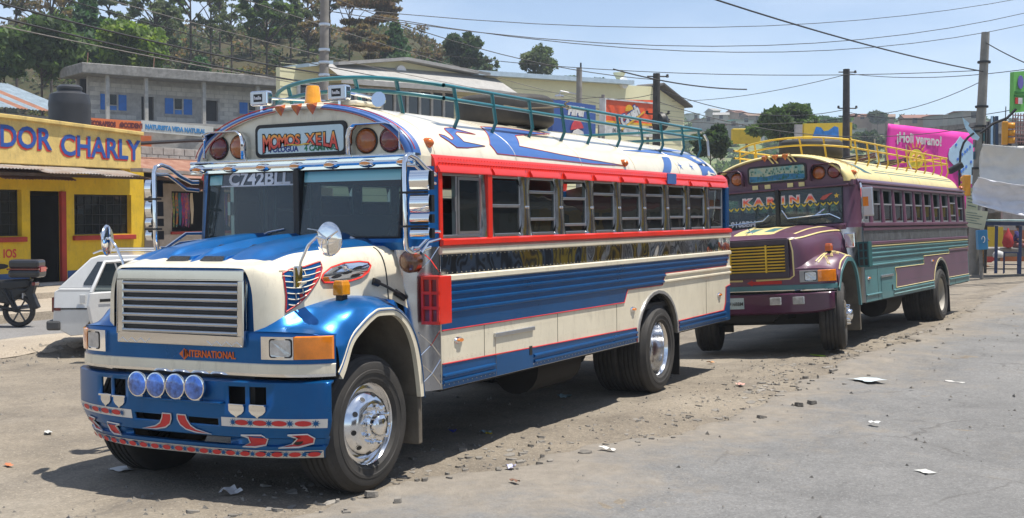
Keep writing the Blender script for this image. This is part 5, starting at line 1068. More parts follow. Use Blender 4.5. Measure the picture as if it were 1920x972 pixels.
# ---- textile stall next door
F2 = Fac((-13.07, -16.3), (-21, -16.3)); Q = F2.root('textile_shop', 'low tin-roofed shop with hanging textiles beside the yellow eating house', 'shop')
wallgrid(0, 7.9, .36, 2.75, 0, .2, [(.95, 2.35, 1.52, 2.56), (2.6, 4.8, 1.52, 2.56)]).build('wall', mat('brownish_plaster', (.34, .29, .23), .9, var=.1, grime=.3), Q, 0)
MB().box(.5, 7.9, -.02, 0, .36, 1.45).build('counter_wall', mat('pale_plaster', (.50, .42, .34), .9, grime=.3), Q, 0); MB().box(.9, 4.9, -.06, .02, 1.45, 1.52).build('counter', REDT, Q, 0)
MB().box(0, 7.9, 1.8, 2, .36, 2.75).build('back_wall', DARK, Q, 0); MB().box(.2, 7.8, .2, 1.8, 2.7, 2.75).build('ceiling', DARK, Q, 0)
rn = random.Random(11); cols = [(.55, .04, .03), (.65, .16, .03), (.05, .06, .28), (.55, .4, .05), (.4, .05, .2), (.03, .2, .15), (.6, .5, .35)]
for k in range(13):
    x = .98+k*.11 if k < 8 else 1.9+k*.12; w_ = rn.uniform(.06, .12); P = [[(x+w_*i/4, .10+.02*sin(i*2+j), lerp(2.52, rn.uniform(1.6, 1.75), j/6)) for j in range(7)] for i in range(5)]
    c1 = rn.choice(cols); MB().grid(P).build('hanging_cloth', mat('textile_%d' % k, c1, .8, col2=rn.choice(cols), vs=14), Q, 60, label='patterned textile hanging in the opening')
for k, (x0, x1) in enumerate([(.1, 2.0), (1.95, 4.0), (3.95, 6.0), (5.9, 7.9)]): corr(x0, x1, [(1.95, 3.50), (.6, 3.16), (-.75, 2.86)]).build('roof_sheet', RUST, Q, 0)
for k, (x0, x1) in enumerate([(1.0, 2.8), (2.7, 4.6), (4.5, 6.4)]): corr(x0, x1, [(-.05, 2.80), (-.7, 2.58)], pitch=.1).build('awning_sheet', RUST, Q, 0)
wb = MB(); wb.box(0, 7.9, 2.0, 2.2, 2.75, 3.80); wb.build('block_wall', CONC, Q, 0)
for r_ in range(2):
    for k in range(18): MB().box(.03+k*.42+(.2 if r_ % 2 else 0), .42+k*.42+(.2 if r_ % 2 else 0), 1.975, 2.0, 3.40+r_*.2, 3.58+r_*.2).build('block', CONC, Q, 0)
MB().tube([(0.1, 1.7, 3.72), (3.5, 1.7, 4.02), (8, 1.7, 4.3)], .055, 6).build('roof_beam', BLACK, Q)
# ---- low shed with striped tin roof behind the parapet
a, b = at(-60, 200, 44), at(128, 200, 48); F3 = Fac(a, b); Z = F3.root('tin_shed', 'grey shed with a blue and rust striped tin roof behind the parapet', 'shed'); L3 = F3.len
MB().box(0, L3, 0, 4, 0, 5.6).build('wall', CONC, Z, 0)
TB = mat('blue_grey_tin', (.30, .37, .42), .5, metal=.3, var=.1); TR = mat('rust_tin', (.33, .15, .09), .8, var=.12)
for k in range(10): x0 = -.3+k*(L3+.5)/10; corr(x0, x0+(L3+.5)/10+.02, [(3.6, 7.1), (-.5, 5.75)], pitch=.15, amp=.02).build('roof_sheet', TR if k in (4, 6) else TB, Z, 0)
m = MB(); m.box(.3, L3-.2, -.42, -.38, 5.30, 5.36); [m.box(x, x+.03, -.41, -.38, 4.6, 5.3) for x in np.arange(.3, L3-.2, .18)]; m.build('railing', BLACK, Z, 0)
# ---- grey two-storey block building up the slope
a, b = at(165, 200, 72), at(545, 200, 80); F4 = Fac(a, b); G = F4.root('block_building', 'unfinished grey block building with blue shutters below the wooded hill', 'building'); px = F4.px
zf = px(300, 232)[1]; zr = px(330, 155)[1]; L4 = F4.len
def hol(u0, u1, v0, v1): a_, b_ = px(u0, v0), px(u1, v1); return (a_[0], b_[0], b_[1], a_[1])
wins = [hol(188, 237, 176, 208), hol(309, 360, 184, 216), hol(449, 498, 192, 216)]; doors = [hol(265, 289, 181, 226), hol(384, 409, 188, 228)]
wallgrid(0, L4, zf-.2, zr, 0, .25, wins+doors).build('wall', CONC, G, 0); MB().box(-.0, L4, 1.9, 2.1, 0, zr).build('rear_wall', CONC, G, 0); MB().box(0, L4, -.05, 1.9, 0, zf-.2).build('lower_storey', CONC, G, 0); MB().box(0, L4, .3, 1.9, zf-.2, zf-.1).build('floor', DARK, G, 0); MB().box(0.1, L4-.1, 1.5, 1.7, zf-.1, zr).build('partition', DARK, G, 0)
cr = MB(); n_ = 0
for r_ in range(14):
    for x in np.arange(.1+(r_ % 2)*.3, L4-.5, .62):
        z = zf-.1+r_*.26
        if z > zr-.3 or any(h[0]-.6 < x < h[1] and h[2]-.26 < z < h[3] for h in wins+doors): continue
        cr.box(x, x+.59, -.012, 0, z, z+.235)
o = cr.build('concrete_blocks', mat('block_face', (.62, .59, .53), .9, var=.1, vs=1.2, grime=.3), G, 0, recalc=False); o['kind'] = 'stuff'
SHUT = mat('blue_shutter_paint', (.015, .17, .58), .55, var=.08); FRM = mat('pale_frame', (.5, .48, .44), .7)
for w_ in wins:
    x0, x1, z0, z1 = w_; q = MB(); q.box(x0-.05, x1+.05, -.05, .1, z0-.14, z0-.02); q.build('sill', CONC, G, 0)
    q = MB(); mid0, mid1 = lerp(x0, x1, .33), lerp(x0, x1, .66)
    for xx in (mid0, mid1): q.box(xx-.05, xx+.05, -.01, .1, z0, z1)
    q.box(mid0+.05, mid1-.05, -.01, .1, lerp(z0, z1, .28), lerp(z0, z1, .34)); q = q.build('window', FRM, G, 0)
    for aa, bb in ((x0, mid0-.05), (mid1+.05, x1)): MB().box(aa, bb, -.03, .02, z0, z1).build('shutter', SHUT, q, 0)
    MB().box(mid0+.05, mid1-.05, .03, .05, lerp(z0, z1, .34), z1).build('pane', DG, q, 0); MB().box(mid0+.05, mid1-.05, .03, .05, z0, lerp(z0, z1, .28)).build('panel', mat('bright_blue_panel', (.05, .25, .7), .5), q, 0)
for d in doors: MB().box(d[0], d[1], .2, .24, d[2], d[3]).build('door', DARK, G, 0)
for u in (187, 259, 366, 466): s_ = px(u, 200)[0]; MB().box(s_-.1, s_+.1, -1.35, -1.15, zf, zr).build('pillar', FRM, G, 0)
MB().box(0, L4, -1.5, 0, zf-.25, zf).build('balcony_slab', CONC, G, 0)
s0_ = -.9; m = MB(); m.box(s0_, L4+.3, -1.7, 2.2, zr, zr+.6); m.build('roof_slab', CONCD, G, 0, bevel=.05)
for u in (175, 300, 430): s_ = px(u, 140)[0]; MB().tube([(s_, 1, zr+.8), (s_+.05, 1, zr+1.5)], .03, 5).build('rebar', RUST, G)
# two painted shop boards lower down
def board(name, quad, D, col, label, cat, thick=.08, words=(), frame=None):
    (u0, v0), (u1, v1), vb0 = quad; Fb = Fac(at(u0, v0, D[0]), at(u1, v1, D[1])); r = Fb.root(name, label, cat)
    a_, b_, c_ = Fb.px(u0, v0), Fb.px(u1, v1), Fb.px(u0, vb0); h = a_[1]-c_[1]
    MB().prism([(a_[0], c_[1]), (b_[0], b_[1]-h), (b_[0], b_[1]), (a_[0], a_[1])], 0, thick, lambda p, q, hh: (p, hh, q)).build('panel', col, r, 0)
    sl = (b_[1]-a_[1])/(b_[0]-a_[0])
    for tx, cx_, cz, sz, mm, kw in words:
        text(tx, sz*h, lambda p, q, hh: (lerp(a_[0], b_[0], cx_)+p, -.01-hh, a_[1]-h+cz*h+q+sl*(lerp(a_[0], b_[0], cx_)-a_[0]+p)), mm, r, ext=.004, **kw)
    return r, Fb, a_, b_, h, sl
DRED = mat('dark_red_letters', (.14, .015, .02), .6); board('painted_sign', ((168, 221), (265, 228), 240), (58, 60), mat('orange_board', (.70, .17, .04), .6, var=.06), 'orange board lettered DECORAPISOS DE OCCIDENTE below the block building', 'sign', words=[('DECORAPISOS', .22, .28, .66, DRED, dict(xs=.72, bold=.02)), ('DE', .60, .3, .4, DRED, dict(xs=.8, bold=.01)), ('OCCIDENTE', .83, .3, .66, DRED, dict(xs=.78, bold=.02))])
SKB = mat('sky_blue_letters', (.05, .27, .60), .6); board('painted_sign', ((265, 226), (400, 238), 247), (60, 62), mat('white_board', (.62, .63, .60), .6, var=.06), 'white board lettered NATURISTA VIDA NATURAL right of the orange board', 'sign', words=[('NATURISTA VIDA NATURAL', .47, .3, .55, SKB, dict(xs=.80, bold=.02))])
Fg = Fac(at(262, 260, 60.5), at(420, 260, 62)); r = Fg.root('shop_row', 'grey shop fronts with an orange doorway under the lettered boards', 'shop'); a0 = Fg.px(262, 247)[1]
MB().box(0, Fg.len, .1, 4, 0, a0).build('wall', CONC, r, 0); MB().box(-.1, .55, .02, .1, a0-2.6, a0-.2).build('orange_door', mat('orange_board', 0), r, 0); MB().box(-3, 0, .1, 4, 0, a0+.3).build('side_wall', CONCD, r, 0)
corr(-.4, 1.2, [(.1, a0-1.0), (-.5, a0-1.4)], pitch=.2, amp=.03).build('awning_sheet', RUST, r, 0)
# ---- cream warehouse
F5 = Fac(at(525, 200, 58), at(1283, 200, 82)); Wh = F5.root('warehouse', 'long pale yellow warehouse with gabled roofs behind the cream bus', 'building'); px = F5.px; WY = mat('pale_yellow_siding', (.74, .70, .44), .8, var=.04, grime=.15, vs=.4); RG = mat('grey_roof_sheet', (.36, .35, .33), .6, var=.08); RBL = mat('bluish_roof_sheet', (.45, .55, .62), .4, metal=.3, var=.06)
out = [px(525, 126), px(640, 122), px(750, 115), px(883, 142), px(1175, 160), px(1229, 163), px(1283, 201)]
poly = [(0, 0), (F5.len, 0)]+[(o_[0], o_[1]) for o_ in out[::-1]]; poly[-1] = (0, out[0][1]); poly[2] = (F5.len, out[-1][1])
MB().prism(poly, 0, .3, lambda p, q, h: (p, h, q)).build('front_wall', WY, Wh, 0)
MB().box(F5.len-.3, F5.len, .3, 3, 0, out[-1][1]).build('end_wall', WY, Wh, 0)
def roofp(pts, m, nm='roof_sheet', d0=-.6, d1=1.5, th=.16):
    MB().prism([(p_[0], p_[1]) for p_ in pts]+[(p_[0], p_[1]+th) for p_ in pts[::-1]], d0, d1, lambda p, q, h: (p, h, q)).build(nm, m, Wh, 0)
roofp([px(620, 124), px(750, 115), px(905, 144)], RG); roofp([px(883, 142), px(1175, 160)], RBL, th=.25); roofp([px(1222, 164), px(1231, 160), px(1285, 203)], mat('dark_verge', (.10, .09, .08), .8), th=.12)
roofp([px(555, 128), px(600, 123)], RBL, d0=-1)
lean = MB(); lp = [px(600, 150), px(650, 155), px(880, 171), px(930, 178)]
lean.grid([[(a_[0], d, a_[1]+dz) for d, dz in ((0, .9), (-1.6, 0), (-1.6, -.25))] for a_ in lp]); lean.build('lean_to_roof', RG, Wh, 0)
x0_ = px(556, 200)[0]; x1_ = px(850, 200)[0]; nwin = 12
for k in range(nwin):
    a_ = lerp(x0_, x1_, k/nwin); b_ = lerp(x0_, x1_, (k+1)/nwin); zt_ = px(lerp(556, 850, k/nwin), lerp(155, 172, k/nwin))[1]; zb_ = zt_-2.6
    q = MB().box(a_, a_+.14, -.12, 0, zb_, zt_).box(a_+.14, b_, -.12, 0, zt_-.1, zt_).box(a_+.14, b_, -.12, 0, zb_, zb_+.1).build('window', mat('white_mullion', (.62, .62, .6), .6), Wh, 0)
    MB().box(a_+.14, b_, -.05, -.02, zb_+.1, zt_-.1).build('pane', mat('black_window', (.012, .014, .016), .15, coat=.5), q, 0)
sd = MB()
for k in range(1, 26):
    z = k*.36+1; top = lambda x: np.interp(x, [o_[0] for o_ in out], [o_[1] for o_ in out])
    if z < out[-1][1]: sd.box(.02, F5.len, -.012, 0, z, z+.03)
o = sd.build('siding_joints', mat('siding_joint', (.50, .49, .33), .8), Wh, 0); o['kind'] = 'stuff'
for u, v in ((748, 136), (1167, 156)): c = px(u, v); MB().prism(ell(c[0], c[1], .35, .35, 14), 0, .2, lambda p, q, h: (p, -h, q)).build('roof_ventilator', WHITE, Wh, 0)
for u, v in ((1173, 160), (1280, 205)): c = px(u, v); MB().lathe([(.12, -.9), (.12, .3), (.35, .7), (.40, .8), (.001, .85)], 12, M=Matrix.Translation((c[0], .5, c[1])) @ Matrix.Rotation(pi/2, 4, 'X')).build('roof_vent', WY, Wh, 30)
bm_ = MB(); bx_ = [px(u, v) for u, v in ((640, 181), (905, 172), (1130, 196))]; 
# ---- advertising signs
PBL = mat('sign_blue', (.02, .07, .28), .4, var=.06); OR = mat('sign_orange_red', (.80, .10, .02), .4, var=.04); SW = mat('sign_white', (.7, .7, .68), .5)
r, Fb, a_, b_, h, sl = board('advertising_sign', ((1036, 186), (1117, 198), 246), (49, 52), PBL, 'dark blue PEPSI sign seen through the teal roof rack', 'sign', .2, [('PEPSI', .52, .60, .36, SW, dict(bold=.045, shear=.2, xs=1.25))])
cx_, cz = lerp(a_[0], b_[0], .55), a_[1]-1.02*h; rr_ = .46*h
MB().prism([(cx_+rr_*cos(t), cz+rr_*sin(t)) for t in np.linspace(.5, 2.9, 14)]+[(cx_-rr_*.2, cz+rr_*.35)], 0, .02, lambda p, q, h_: (p, -.02-h_, q)).build('red_wave', mat('sign_red', (.6, .03, .04), .4), r, 0)
MB().prism([(cx_-rr_*.8, cz), (cx_+rr_*.85, cz), (cx_+rr_*.75, cz+.12), (cx_, cz+.22), (cx_-rr_*.6, cz+.12)], 0, .02, lambda p, q, h_: (p, -.045-h_, q)).build('white_wave', SW, r, 0)
for t in (.05, .95): MB().tube([(lerp(a_[0], b_[0], t), .3, 0), (lerp(a_[0], b_[0], t), .3, a_[1]-.2)], .06, 6).build('post', CONCD, r)
r, Fb, a_, b_, h, sl = board('advertising_sign', ((1135, 187), (1226, 188), 234), (47, 49), OR, 'orange-red CRUSH sign with a white lower strip beside a pole', 'sign', .25)
W5 = b_[0]-a_[0]; zb_ = a_[1]-h
fr = MB(); fr.box(a_[0]-.06, a_[0], -.04, .25, zb_-.35, a_[1]+.06); fr.box(b_[0], b_[0]+.06, -.04, .25, zb_-.35, a_[1]+.06); fr.box(a_[0], b_[0], -.04, .25, a_[1], a_[1]+.06); fr.build('frame', SW, r, 0)
MB().box(a_[0], b_[0], -.02, .2, zb_-.35, zb_).build('lower_panel', SW, r, 0); MB().box(a_[0], b_[0], -.012, 0, zb_+.08, zb_+.16).build('yellow_line', mat('sign_yellow', (.85, .5, .03), .4), r, 0)
cx_, cz = lerp(a_[0], b_[0], .52), zb_+.52*h; ca, sa = cos(.52), sin(.52)
rotf = lambda d: (lambda p, q, hh: (cx_+p*ca-q*sa, -d-hh, cz-.22+p*sa+q*ca))
for bd, mm, d in ((.075, PBL, .015), (.035, SW, .03)): text('Crush', .52, rotf(d), mm, r, bold=bd, xs=.9, ext=.004)
MB().prism([(-.7, -.12), (.85, -.12), (.85, -.06), (-.7, -.04)], 0, .01, lambda p, q, hh: rotf(.02)(p, q, hh)).build('underline', MC['sign_yellow'], r, 0)
slc = MB()
for k in range(7): t0 = radians(20+k*24); slc.prism([(cx_-.12, cz+.10), (cx_-.12+.24*cos(t0), cz+.10+.24*sin(t0)), (cx_-.12+.24*cos(t0+.36), cz+.10+.24*sin(t0+.36))], 0, .01, lambda p, q, hh: (p, -.012-hh, q))
o = slc.build('orange_slice', MC['sign_yellow'], r, 0)
text('DE NIMA', .2, lambda p, q, hh: (lerp(a_[0], b_[0], .25)+p, -.03-hh, zb_-.26+q), BLACK, r, ext=.003, xs=.8); text('LA', .2, lambda p, q, hh: (lerp(a_[0], b_[0], .7)+p, -.03-hh, zb_-.26+q), BLACK, r, ext=.003)
for t in (0, 1): MB().tube([(lerp(a_[0], b_[0], t), .3, 0), (lerp(a_[0], b_[0], t), .3, zb_)], .06, 6).build('post', CONCD, r)
# ------------------------------------------------------------------ terrain behind
def hill_h(D, X):
    # wooded bank on the left, far settled ridge on the right
    a = sstep(9, -16, X-(D-100)*.12); z1 = 21.0*sstep(64, 128, D+.06*X)*a
    b = sstep(140, 330, D); z2 = (25.0+1.2*sin(X*.013+1))*b
    z3 = 9*sstep(95, 150, D)*sstep(-5, 20, X)*0
    return max(z1, z2)+ (1.2*noise.fractal(Vector((D*.03, X*.03, 1)), 1, 2, 4) if D > 80 else 0)*min(1, (D-80)/30)-.4
Ds = list(np.arange(64, 150, 2.2))+list(np.arange(150, 420, 7))+[450, 520, 700, 1000]; Xs = list(np.arange(-260, -70, 12))+list(np.arange(-70, 40, 2.4))+list(np.arange(40, 420, 9))
P = [[tuple(W(D, X, hill_h(D, X) if D > 66 else -1.5)) for X in Xs] for D in Ds]
HB = ground_mat('hillside_earth', (.075, .06, .032), (.04, .055, .02), (.11, .085, .045), (.03, .05, .015), 3, .6)
def far_mat():
    m = bpy.data.materials.new('far_fields'); m.use_nodes = True; n = m.node_tree.nodes; L = m.node_tree.links; b = n['Principled BSDF']; b.inputs['Roughness'].default_value = 1
    tc = n.new('ShaderNodeTexCoord'); cur = None
    def nz(s, d, lo, c0, hi, c1):
        q = n.new('ShaderNodeTexNoise'); q.inputs['Scale'].default_value = s; q.inputs['Detail'].default_value = d; q.inputs['Roughness'].default_value = .7; L.new(tc.outputs['Object'], q.inputs[0]); r = n.new('ShaderNodeValToRGB'); e = r.color_ramp.elements; e[0].position = lo; e[1].position = hi; e[0].color = (*c0, 1); e[1].color = (*c1, 1); L.new(q.outputs[0], r.inputs[0]); return r.outputs[0]
    a = nz(.035, 8, .44, (.07, .12, .05), .56, (.17, .21, .08)); bmask = nz(.22, 8, .50, (0, 0, 0), .60, (1, 1, 1)); mx = n.new('ShaderNodeMixRGB'); L.new(bmask, mx.inputs[0]); L.new(a, mx.inputs[1]); mx.inputs[2].default_value = (.14, .115, .075, 1)
    c = nz(.9, 6, .55, (0, 0, 0), .62, (1, 1, 1)); m2 = n.new('ShaderNodeMixRGB'); L.new(c, m2.inputs[0]); L.new(mx.outputs[0], m2.inputs[1]); m2.inputs[2].default_value = (.03, .045, .02, 1); L.new(m2.outputs[0], b.inputs['Base Color']); return m
HF = far_mat()
tag(MB().grid(P, lambda i, j: 1 if Ds[i] > 140 else 0).build('hills', [HB, HF], None, 80, recalc=False), kind='structure')
# ------------------------------------------------------------------ trees
LEAFM = {}
def leafm(c):
    if c not in LEAFM:
        m = mat('leaf_%d' % len(LEAFM), c, .65, var=.10, vs=1.5); LEAFM[c] = m; n = m.node_tree.nodes; L = m.node_tree.links; b = n['Principled BSDF']; o_ = [q for q in n if q.type == 'OUTPUT_MATERIAL'][0]
        t_ = n.new('ShaderNodeBsdfTranslucent'); mx_ = n.new('ShaderNodeMixShader'); mx_.inputs[0].default_value = .42; t_.inputs[0].default_value = (min(1, c[0]*1.5), min(1, c[1]*1.6), c[2], 1)
        L.new(b.outputs[0], mx_.inputs[1]); L.new(t_.outputs[0], mx_.inputs[2]); L.new(mx_.outputs[0], o_.inputs['Surface'])
    return LEAFM[c]
BARK = mat('bark', (.09, .07, .055), .95, var=.15, vs=5, bump=.5, bs=8)
def leaves(cl, n, ls, seed, mats, drop=1.0):
    """cl: clumps (cx,cy,cz,rx,ry,rz); many small quads spread through their volume"""
    g = np.random.default_rng(seed); cl = np.array(cl, float); wgt = cl[:, 3]*cl[:, 4]*cl[:, 5]; wgt = wgt**.8; idx = g.choice(len(cl), n, p=wgt/wgt.sum()); c = cl[idx]
    d = g.normal(size=(n, 3)); d /= np.linalg.norm(d, axis=1)[:, None]; r = g.uniform(.25, 1.08, n)**.6; pos = c[:, :3]+d*c[:, 3:6]*r[:, None]
    a = g.normal(size=(n, 3)); a /= np.linalg.norm(a, axis=1)[:, None]; b = np.cross(a, g.normal(size=(n, 3))); b /= np.linalg.norm(b, axis=1)[:, None]
    s = ls*g.uniform(.5, 1.3, n)[:, None]; v = np.stack([pos-a*s, pos+b*s*.5, pos+a*s, pos-b*s*.5], 1).reshape(-1, 3)
    me = bpy.data.meshes.new('crown'); me.from_pydata(v.tolist(), [], [tuple(range(4*i, 4*i+4)) for i in range(n)])
    for m in mats: me.materials.append(m)
    tone = g.integers(0, len(cl), len(mats)*7); ct = g.integers(0, len(mats), len(cl)); mi = np.where(g.random(n) < .65, ct[idx], g.integers(0, len(mats), n)); me.polygons.foreach_set('material_index', mi.astype(np.int32)); return me
def tree(name, label, u, vt, vb, D, wpx, kind, cols, n=1800, ls=.22, seed=1, group=None, trunk_v=None, cat='tree', lean=0):
    wpx *= 1.12; n = int(n*1.35)
    k = FPX/D; top = at(u, vt, D).z; base = at(u, vb, D); zb = base.z if trunk_v is None else at(u, trunk_v, D).z; X0 = Vector((base.x, base.y, zb)); H = top-zb; Wd = wpx/k; rn = random.Random(seed)
    rt = empty(name, X0); tag(rt, label, cat, group); cb = at(u, vb, D).z-zb; CH = H-cb; cl = []; tr = MB()
    tr.tube([(0, 0, -1), (lean*.3, 0, H*.3), (lean*.6, .0, H*.6), (lean, 0, H*.93)], [max(.08, H*.013), H*.011, H*.008, H*.003], 7)
    if kind == 'round':
        for q in range(22):
            a = rn.random()*6.28; e = rn.uniform(-1, 1); rr2 = sqrt(1-e*e*.8); cl.append((Wd*.36*rr2*cos(a), Wd*.36*rr2*sin(a), cb+CH*.5+e*CH*.36, Wd*rn.uniform(.10, .2), Wd*rn.uniform(.10, .2), CH*rn.uniform(.09, .16)))
        cl.append((0, 0, cb+CH*.5, Wd*.3, Wd*.3, CH*.33))
    elif kind == 'conifer':
        for q in range(26):
            t = q/25; rr2 = Wd*.5*(1-t)**.8*rn.uniform(.5, 1)+.1; a = q*2.4; cl.append((rr2*.55*cos(a), rr2*.55*sin(a), cb+CH*t*.95, rr2*.6+.1, rr2*.6+.1, CH*.05+.1))
    elif kind == 'umbrella':   # tall pine, flat sparse tiers
        for q in range(16): a = rn.random()*6.28; rr2 = Wd*.42*rn.random()**.5; cl.append((rr2*cos(a), rr2*sin(a), cb+CH*rn.uniform(.1, .95), Wd*rn.uniform(.08, .16), Wd*rn.uniform(.08, .16), CH*.05))
    elif kind == 'sparse':
        for q in range(30): a = rn.random()*6.28; e = rn.uniform(-1, 1); rr2 = sqrt(1-e*e*.7)*rn.uniform(.3, 1); cl.append((Wd*.42*rr2*cos(a), Wd*.42*rr2*sin(a), cb+CH*.5+e*CH*.42, Wd*rn.uniform(.05, .10), Wd*rn.uniform(.05, .10), CH*rn.uniform(.04, .08)))
    for c in cl[::2 if kind != 'sparse' else 1]:
        z0 = max(cb*.5 if cb > .5 else H*.1, c[2]-hypot(c[0], c[1])*.9); tr.tube([(lean*z0/H, 0, z0), (c[0]*.5, c[1]*.5, lerp(z0, c[2], .6)), (c[0], c[1], c[2])], [H*.008, H*.005, .012], 5)
    tr.build('trunk', BARK, rt, 60); me = leaves(cl, n, ls, seed, [leafm(c) for c in cols]); o = bpy.data.objects.new('crown', me); COL.objects.link(o); o.parent = rt; return rt
G1 = [(.085, .14, .045), (.12, .18, .05), (.06, .10, .035)]; G2 = [(.20, .27, .04), (.14, .21, .04), (.09, .15, .035)]; G3 = [(.03, .085, .035), (.045, .11, .045), (.065, .13, .05)]; BR = [(.22, .14, .08), (.17, .125, .065), (.13, .12, .055)]; DK = [(.03, .06, .025), (.045, .08, .035), (.065, .10, .04)]; GR = [(.10, .135, .07), (.14, .17, .09), (.085, .11, .06)]
TG = 'trees on the wooded hillside'
T = [('broad green tree above the striped tin roof', 78, 30, 150, 74, 170, 'round', G1, 4200, .26, 190), ('small green tree at the left edge of the hill', 8, 70, 160, 76, 90, 'round', G1, 1500, .25, 190),
 ('dark tall pine left of the bright green tree', 165, -20, 112, 88, 90, 'conifer', G3, 3200, .3, 150), ('bright yellow-green tree above the block building', 245, 32, 142, 80, 125, 'round', G2, 4200, .25, 160),
 ('tall bare-stemmed pine behind the yellow-green tree', 357, -60, 10, 92, 110, 'umbrella', GR, 900, .25, 150), ('small dark green bush under the tall bare pine', 370, 105, 152, 90, 45, 'round', G3, 900, .22, 158), ('thin grey leafless tree right of the tall pine', 434, 5, 70, 92, 75, 'sparse', GR, 500, .14, 148),
 ('green and brown tree with a loose crown left of the pole', 500, -30, 75, 96, 130, 'sparse', G1, 2600, .24, 150), ('young green tree against the sky left of the concrete pole', 545, -10, 70, 104, 90, 'sparse', GR, 1300, .22, 140),
 ('rust-brown pine spreading behind the concrete pole', 655, -25, 62, 100, 190, 'umbrella', BR, 3000, .24, 120), ('brown-needled low tree right of the concrete pole', 690, 50, 112, 98, 95, 'umbrella', BR, 1500, .24, 125),
 ('bluish green conifer right of the brown pine', 742, 40, 118, 104, 70, 'conifer', G3, 2200, .3, 125), ('thin bare tree between conifer and dark oak', 790, 45, 110, 108, 45, 'sparse', BR, 300, .12, 125),
 ('dark dense oak on the warehouse skyline', 869, 58, 142, 106, 72, 'round', DK, 3600, .24, 150), ('slim half-bare tree right of the dark oak', 918, 104, 148, 108, 34, 'sparse', GR, 420, .15, 152), ('solitary rounded tree standing on the warehouse roof line', 1010, 82, 150, 110, 68, 'round', GR, 1700, .2, 155),
 ('low green treetop beyond the bluish roof', 1062, 143, 160, 130, 60, 'round', G1, 600, .25, 170), ('tiny dark treetop right of the utility pole with a lamp', 1122, 146, 162, 130, 34, 'round', DK, 400, .2, 170),
 ('tall half-bare tree above the pine at the left', 95, -60, 60, 98, 160, 'sparse', BR, 900, .22, 150), ('grey-green tree on the ridge above the shutters', 290, -40, 70, 100, 150, 'sparse', GR, 1500, .24, 140), ('sparse tree on the ridge right of the tall pine', 395, -30, 60, 106, 90, 'sparse', GR, 700, .2, 130)]
for k, (lb, u, vt, vb, D, wp, kd, cs, n, ls, tv) in enumerate(T): tree('hillside_tree', lb, u, vt, vb, D, wp, kd, cs, n, ls, 20+k, TG, tv)
TX = [('thin pine over the left corner of the block roof slab', 205, -20, 60, 104, 'umbrella', GR), ('slender tree between the yellow-green tree and the tall pine', 318, -10, 90, 108, 'sparse', G1), ('wispy pine left of the grey leafless tree', 412, -40, 40, 112, 'umbrella', GR), ('slim trunked tree above the third shuttered window', 470, -30, 60, 110, 'sparse', G1), ('narrow green pine above the gap beside the warehouse', 520, -30, 70, 116, 'conifer', G3), ('dry brown tree just left of the concrete pole', 578, -10, 85, 108, 'sparse', BR), ('tall pine partly hidden by the concrete pole', 618, -50, 30, 112, 'umbrella', G1), ('short dry tree above the warehouse ridge', 720, 70, 120, 112, 'sparse', BR), ('small brown crowned tree near the dark oak', 815, 85, 135, 116, 'sparse', BR), ('dark leaning pine at the far upper left', 30, -60, 40, 100, 'umbrella', GR), ('feathery tree between two pines at the upper left', 130, -30, 70, 108, 'sparse', G2)]
for k, (lb, u, vt, vb, D, kd, cs) in enumerate(TX): tree('hillside_tree', lb, u, vt, vb, D, 62+(k*17) % 30, kd, cs, 900, .2, 90+k, TG, 150)
T2 = [('large round green tree behind the yellow roof rack', 1462, 193, 262, 70, 118, 'round', G1, 5200, .2, 330), ('dark tree between the two buses', 1332, 232, 300, 62, 70, 'round', DK, 3200, .16, 340), ('slender dark cypress left of the black pole', 1513, 196, 232, 110, 22, 'conifer', G3, 900, .22, 250), ('green tree right of the black pole', 1645, 206, 232, 240, 34, 'round', DK, 900, .5, 240), ('small tree above the pink banner', 1700, 215, 236, 240, 30, 'round', G3, 700, .5, 242), ('bushy tree on the field left of the pink banner', 1625, 245, 285, 150, 60, 'round', DK, 1500, .35, 290), ('hedge-like tree below the far houses', 1560, 218, 250, 180, 80, 'round', G3, 1500, .4, 255)]
for k, (lb, u, vt, vb, D, wp, kd, cs, n, ls, tv) in enumerate(T2): tree('valley_tree', lb, u, vt, vb, D, wp, kd, cs, n, ls, 60+k, 'trees in front of the far ridge', tv)
# undergrowth masses
cl = []; rn = random.Random(9)
for _ in range(650):
    X = rn.uniform(-50, 14); D = rn.uniform(80, 138); z = hill_h(D, X)
    if z > 2: p = W(D, X, z+.3); s_ = rn.uniform(.5, 1.7); cl.append((p.x, p.y, p.z, s_, s_, s_*.55))
me = leaves(cl, 42000, .24, 5, [leafm(c) for c in BR+GR+DK+[(.10, .085, .05), (.13, .10, .06)]]); o = bpy.data.objects.new('undergrowth', me); COL.objects.link(o); tag(o, 'brown and green undergrowth covering the wooded hillside', 'undergrowth', kind='stuff')
cl = []
for _ in range(150):
    X = rn.uniform(-9, 6); D = rn.uniform(112, 132); p = at(rn.uniform(560, 905), 118+rn.uniform(-12, 22), D); s_ = rn.uniform(.8, 2.0); cl.append((p.x, p.y, p.z-.8, s_, s_, s_*.8))
me = leaves(cl, 16000, .3, 6, [leafm(c) for c in BR+DK+G3+DK]); o = bpy.data.objects.new('thicket', me); COL.objects.link(o); tag(o, 'dark brown and green thicket along the crest above the warehouse', 'thicket', kind='stuff')
cl = []
for _ in range(300):
    D = rn.uniform(150, 330)**1; u = rn.uniform(1240, 1900); X = (u-960)/FPX*D; z = hill_h(D, X); p = W(D, X, z); s_ = rn.uniform(.6, 1.0+2.2*sstep(300, 180, D)); cl.append((p.x, p.y, p.z+s_*.3, s_*1.3, s_*1.3, s_*.7))
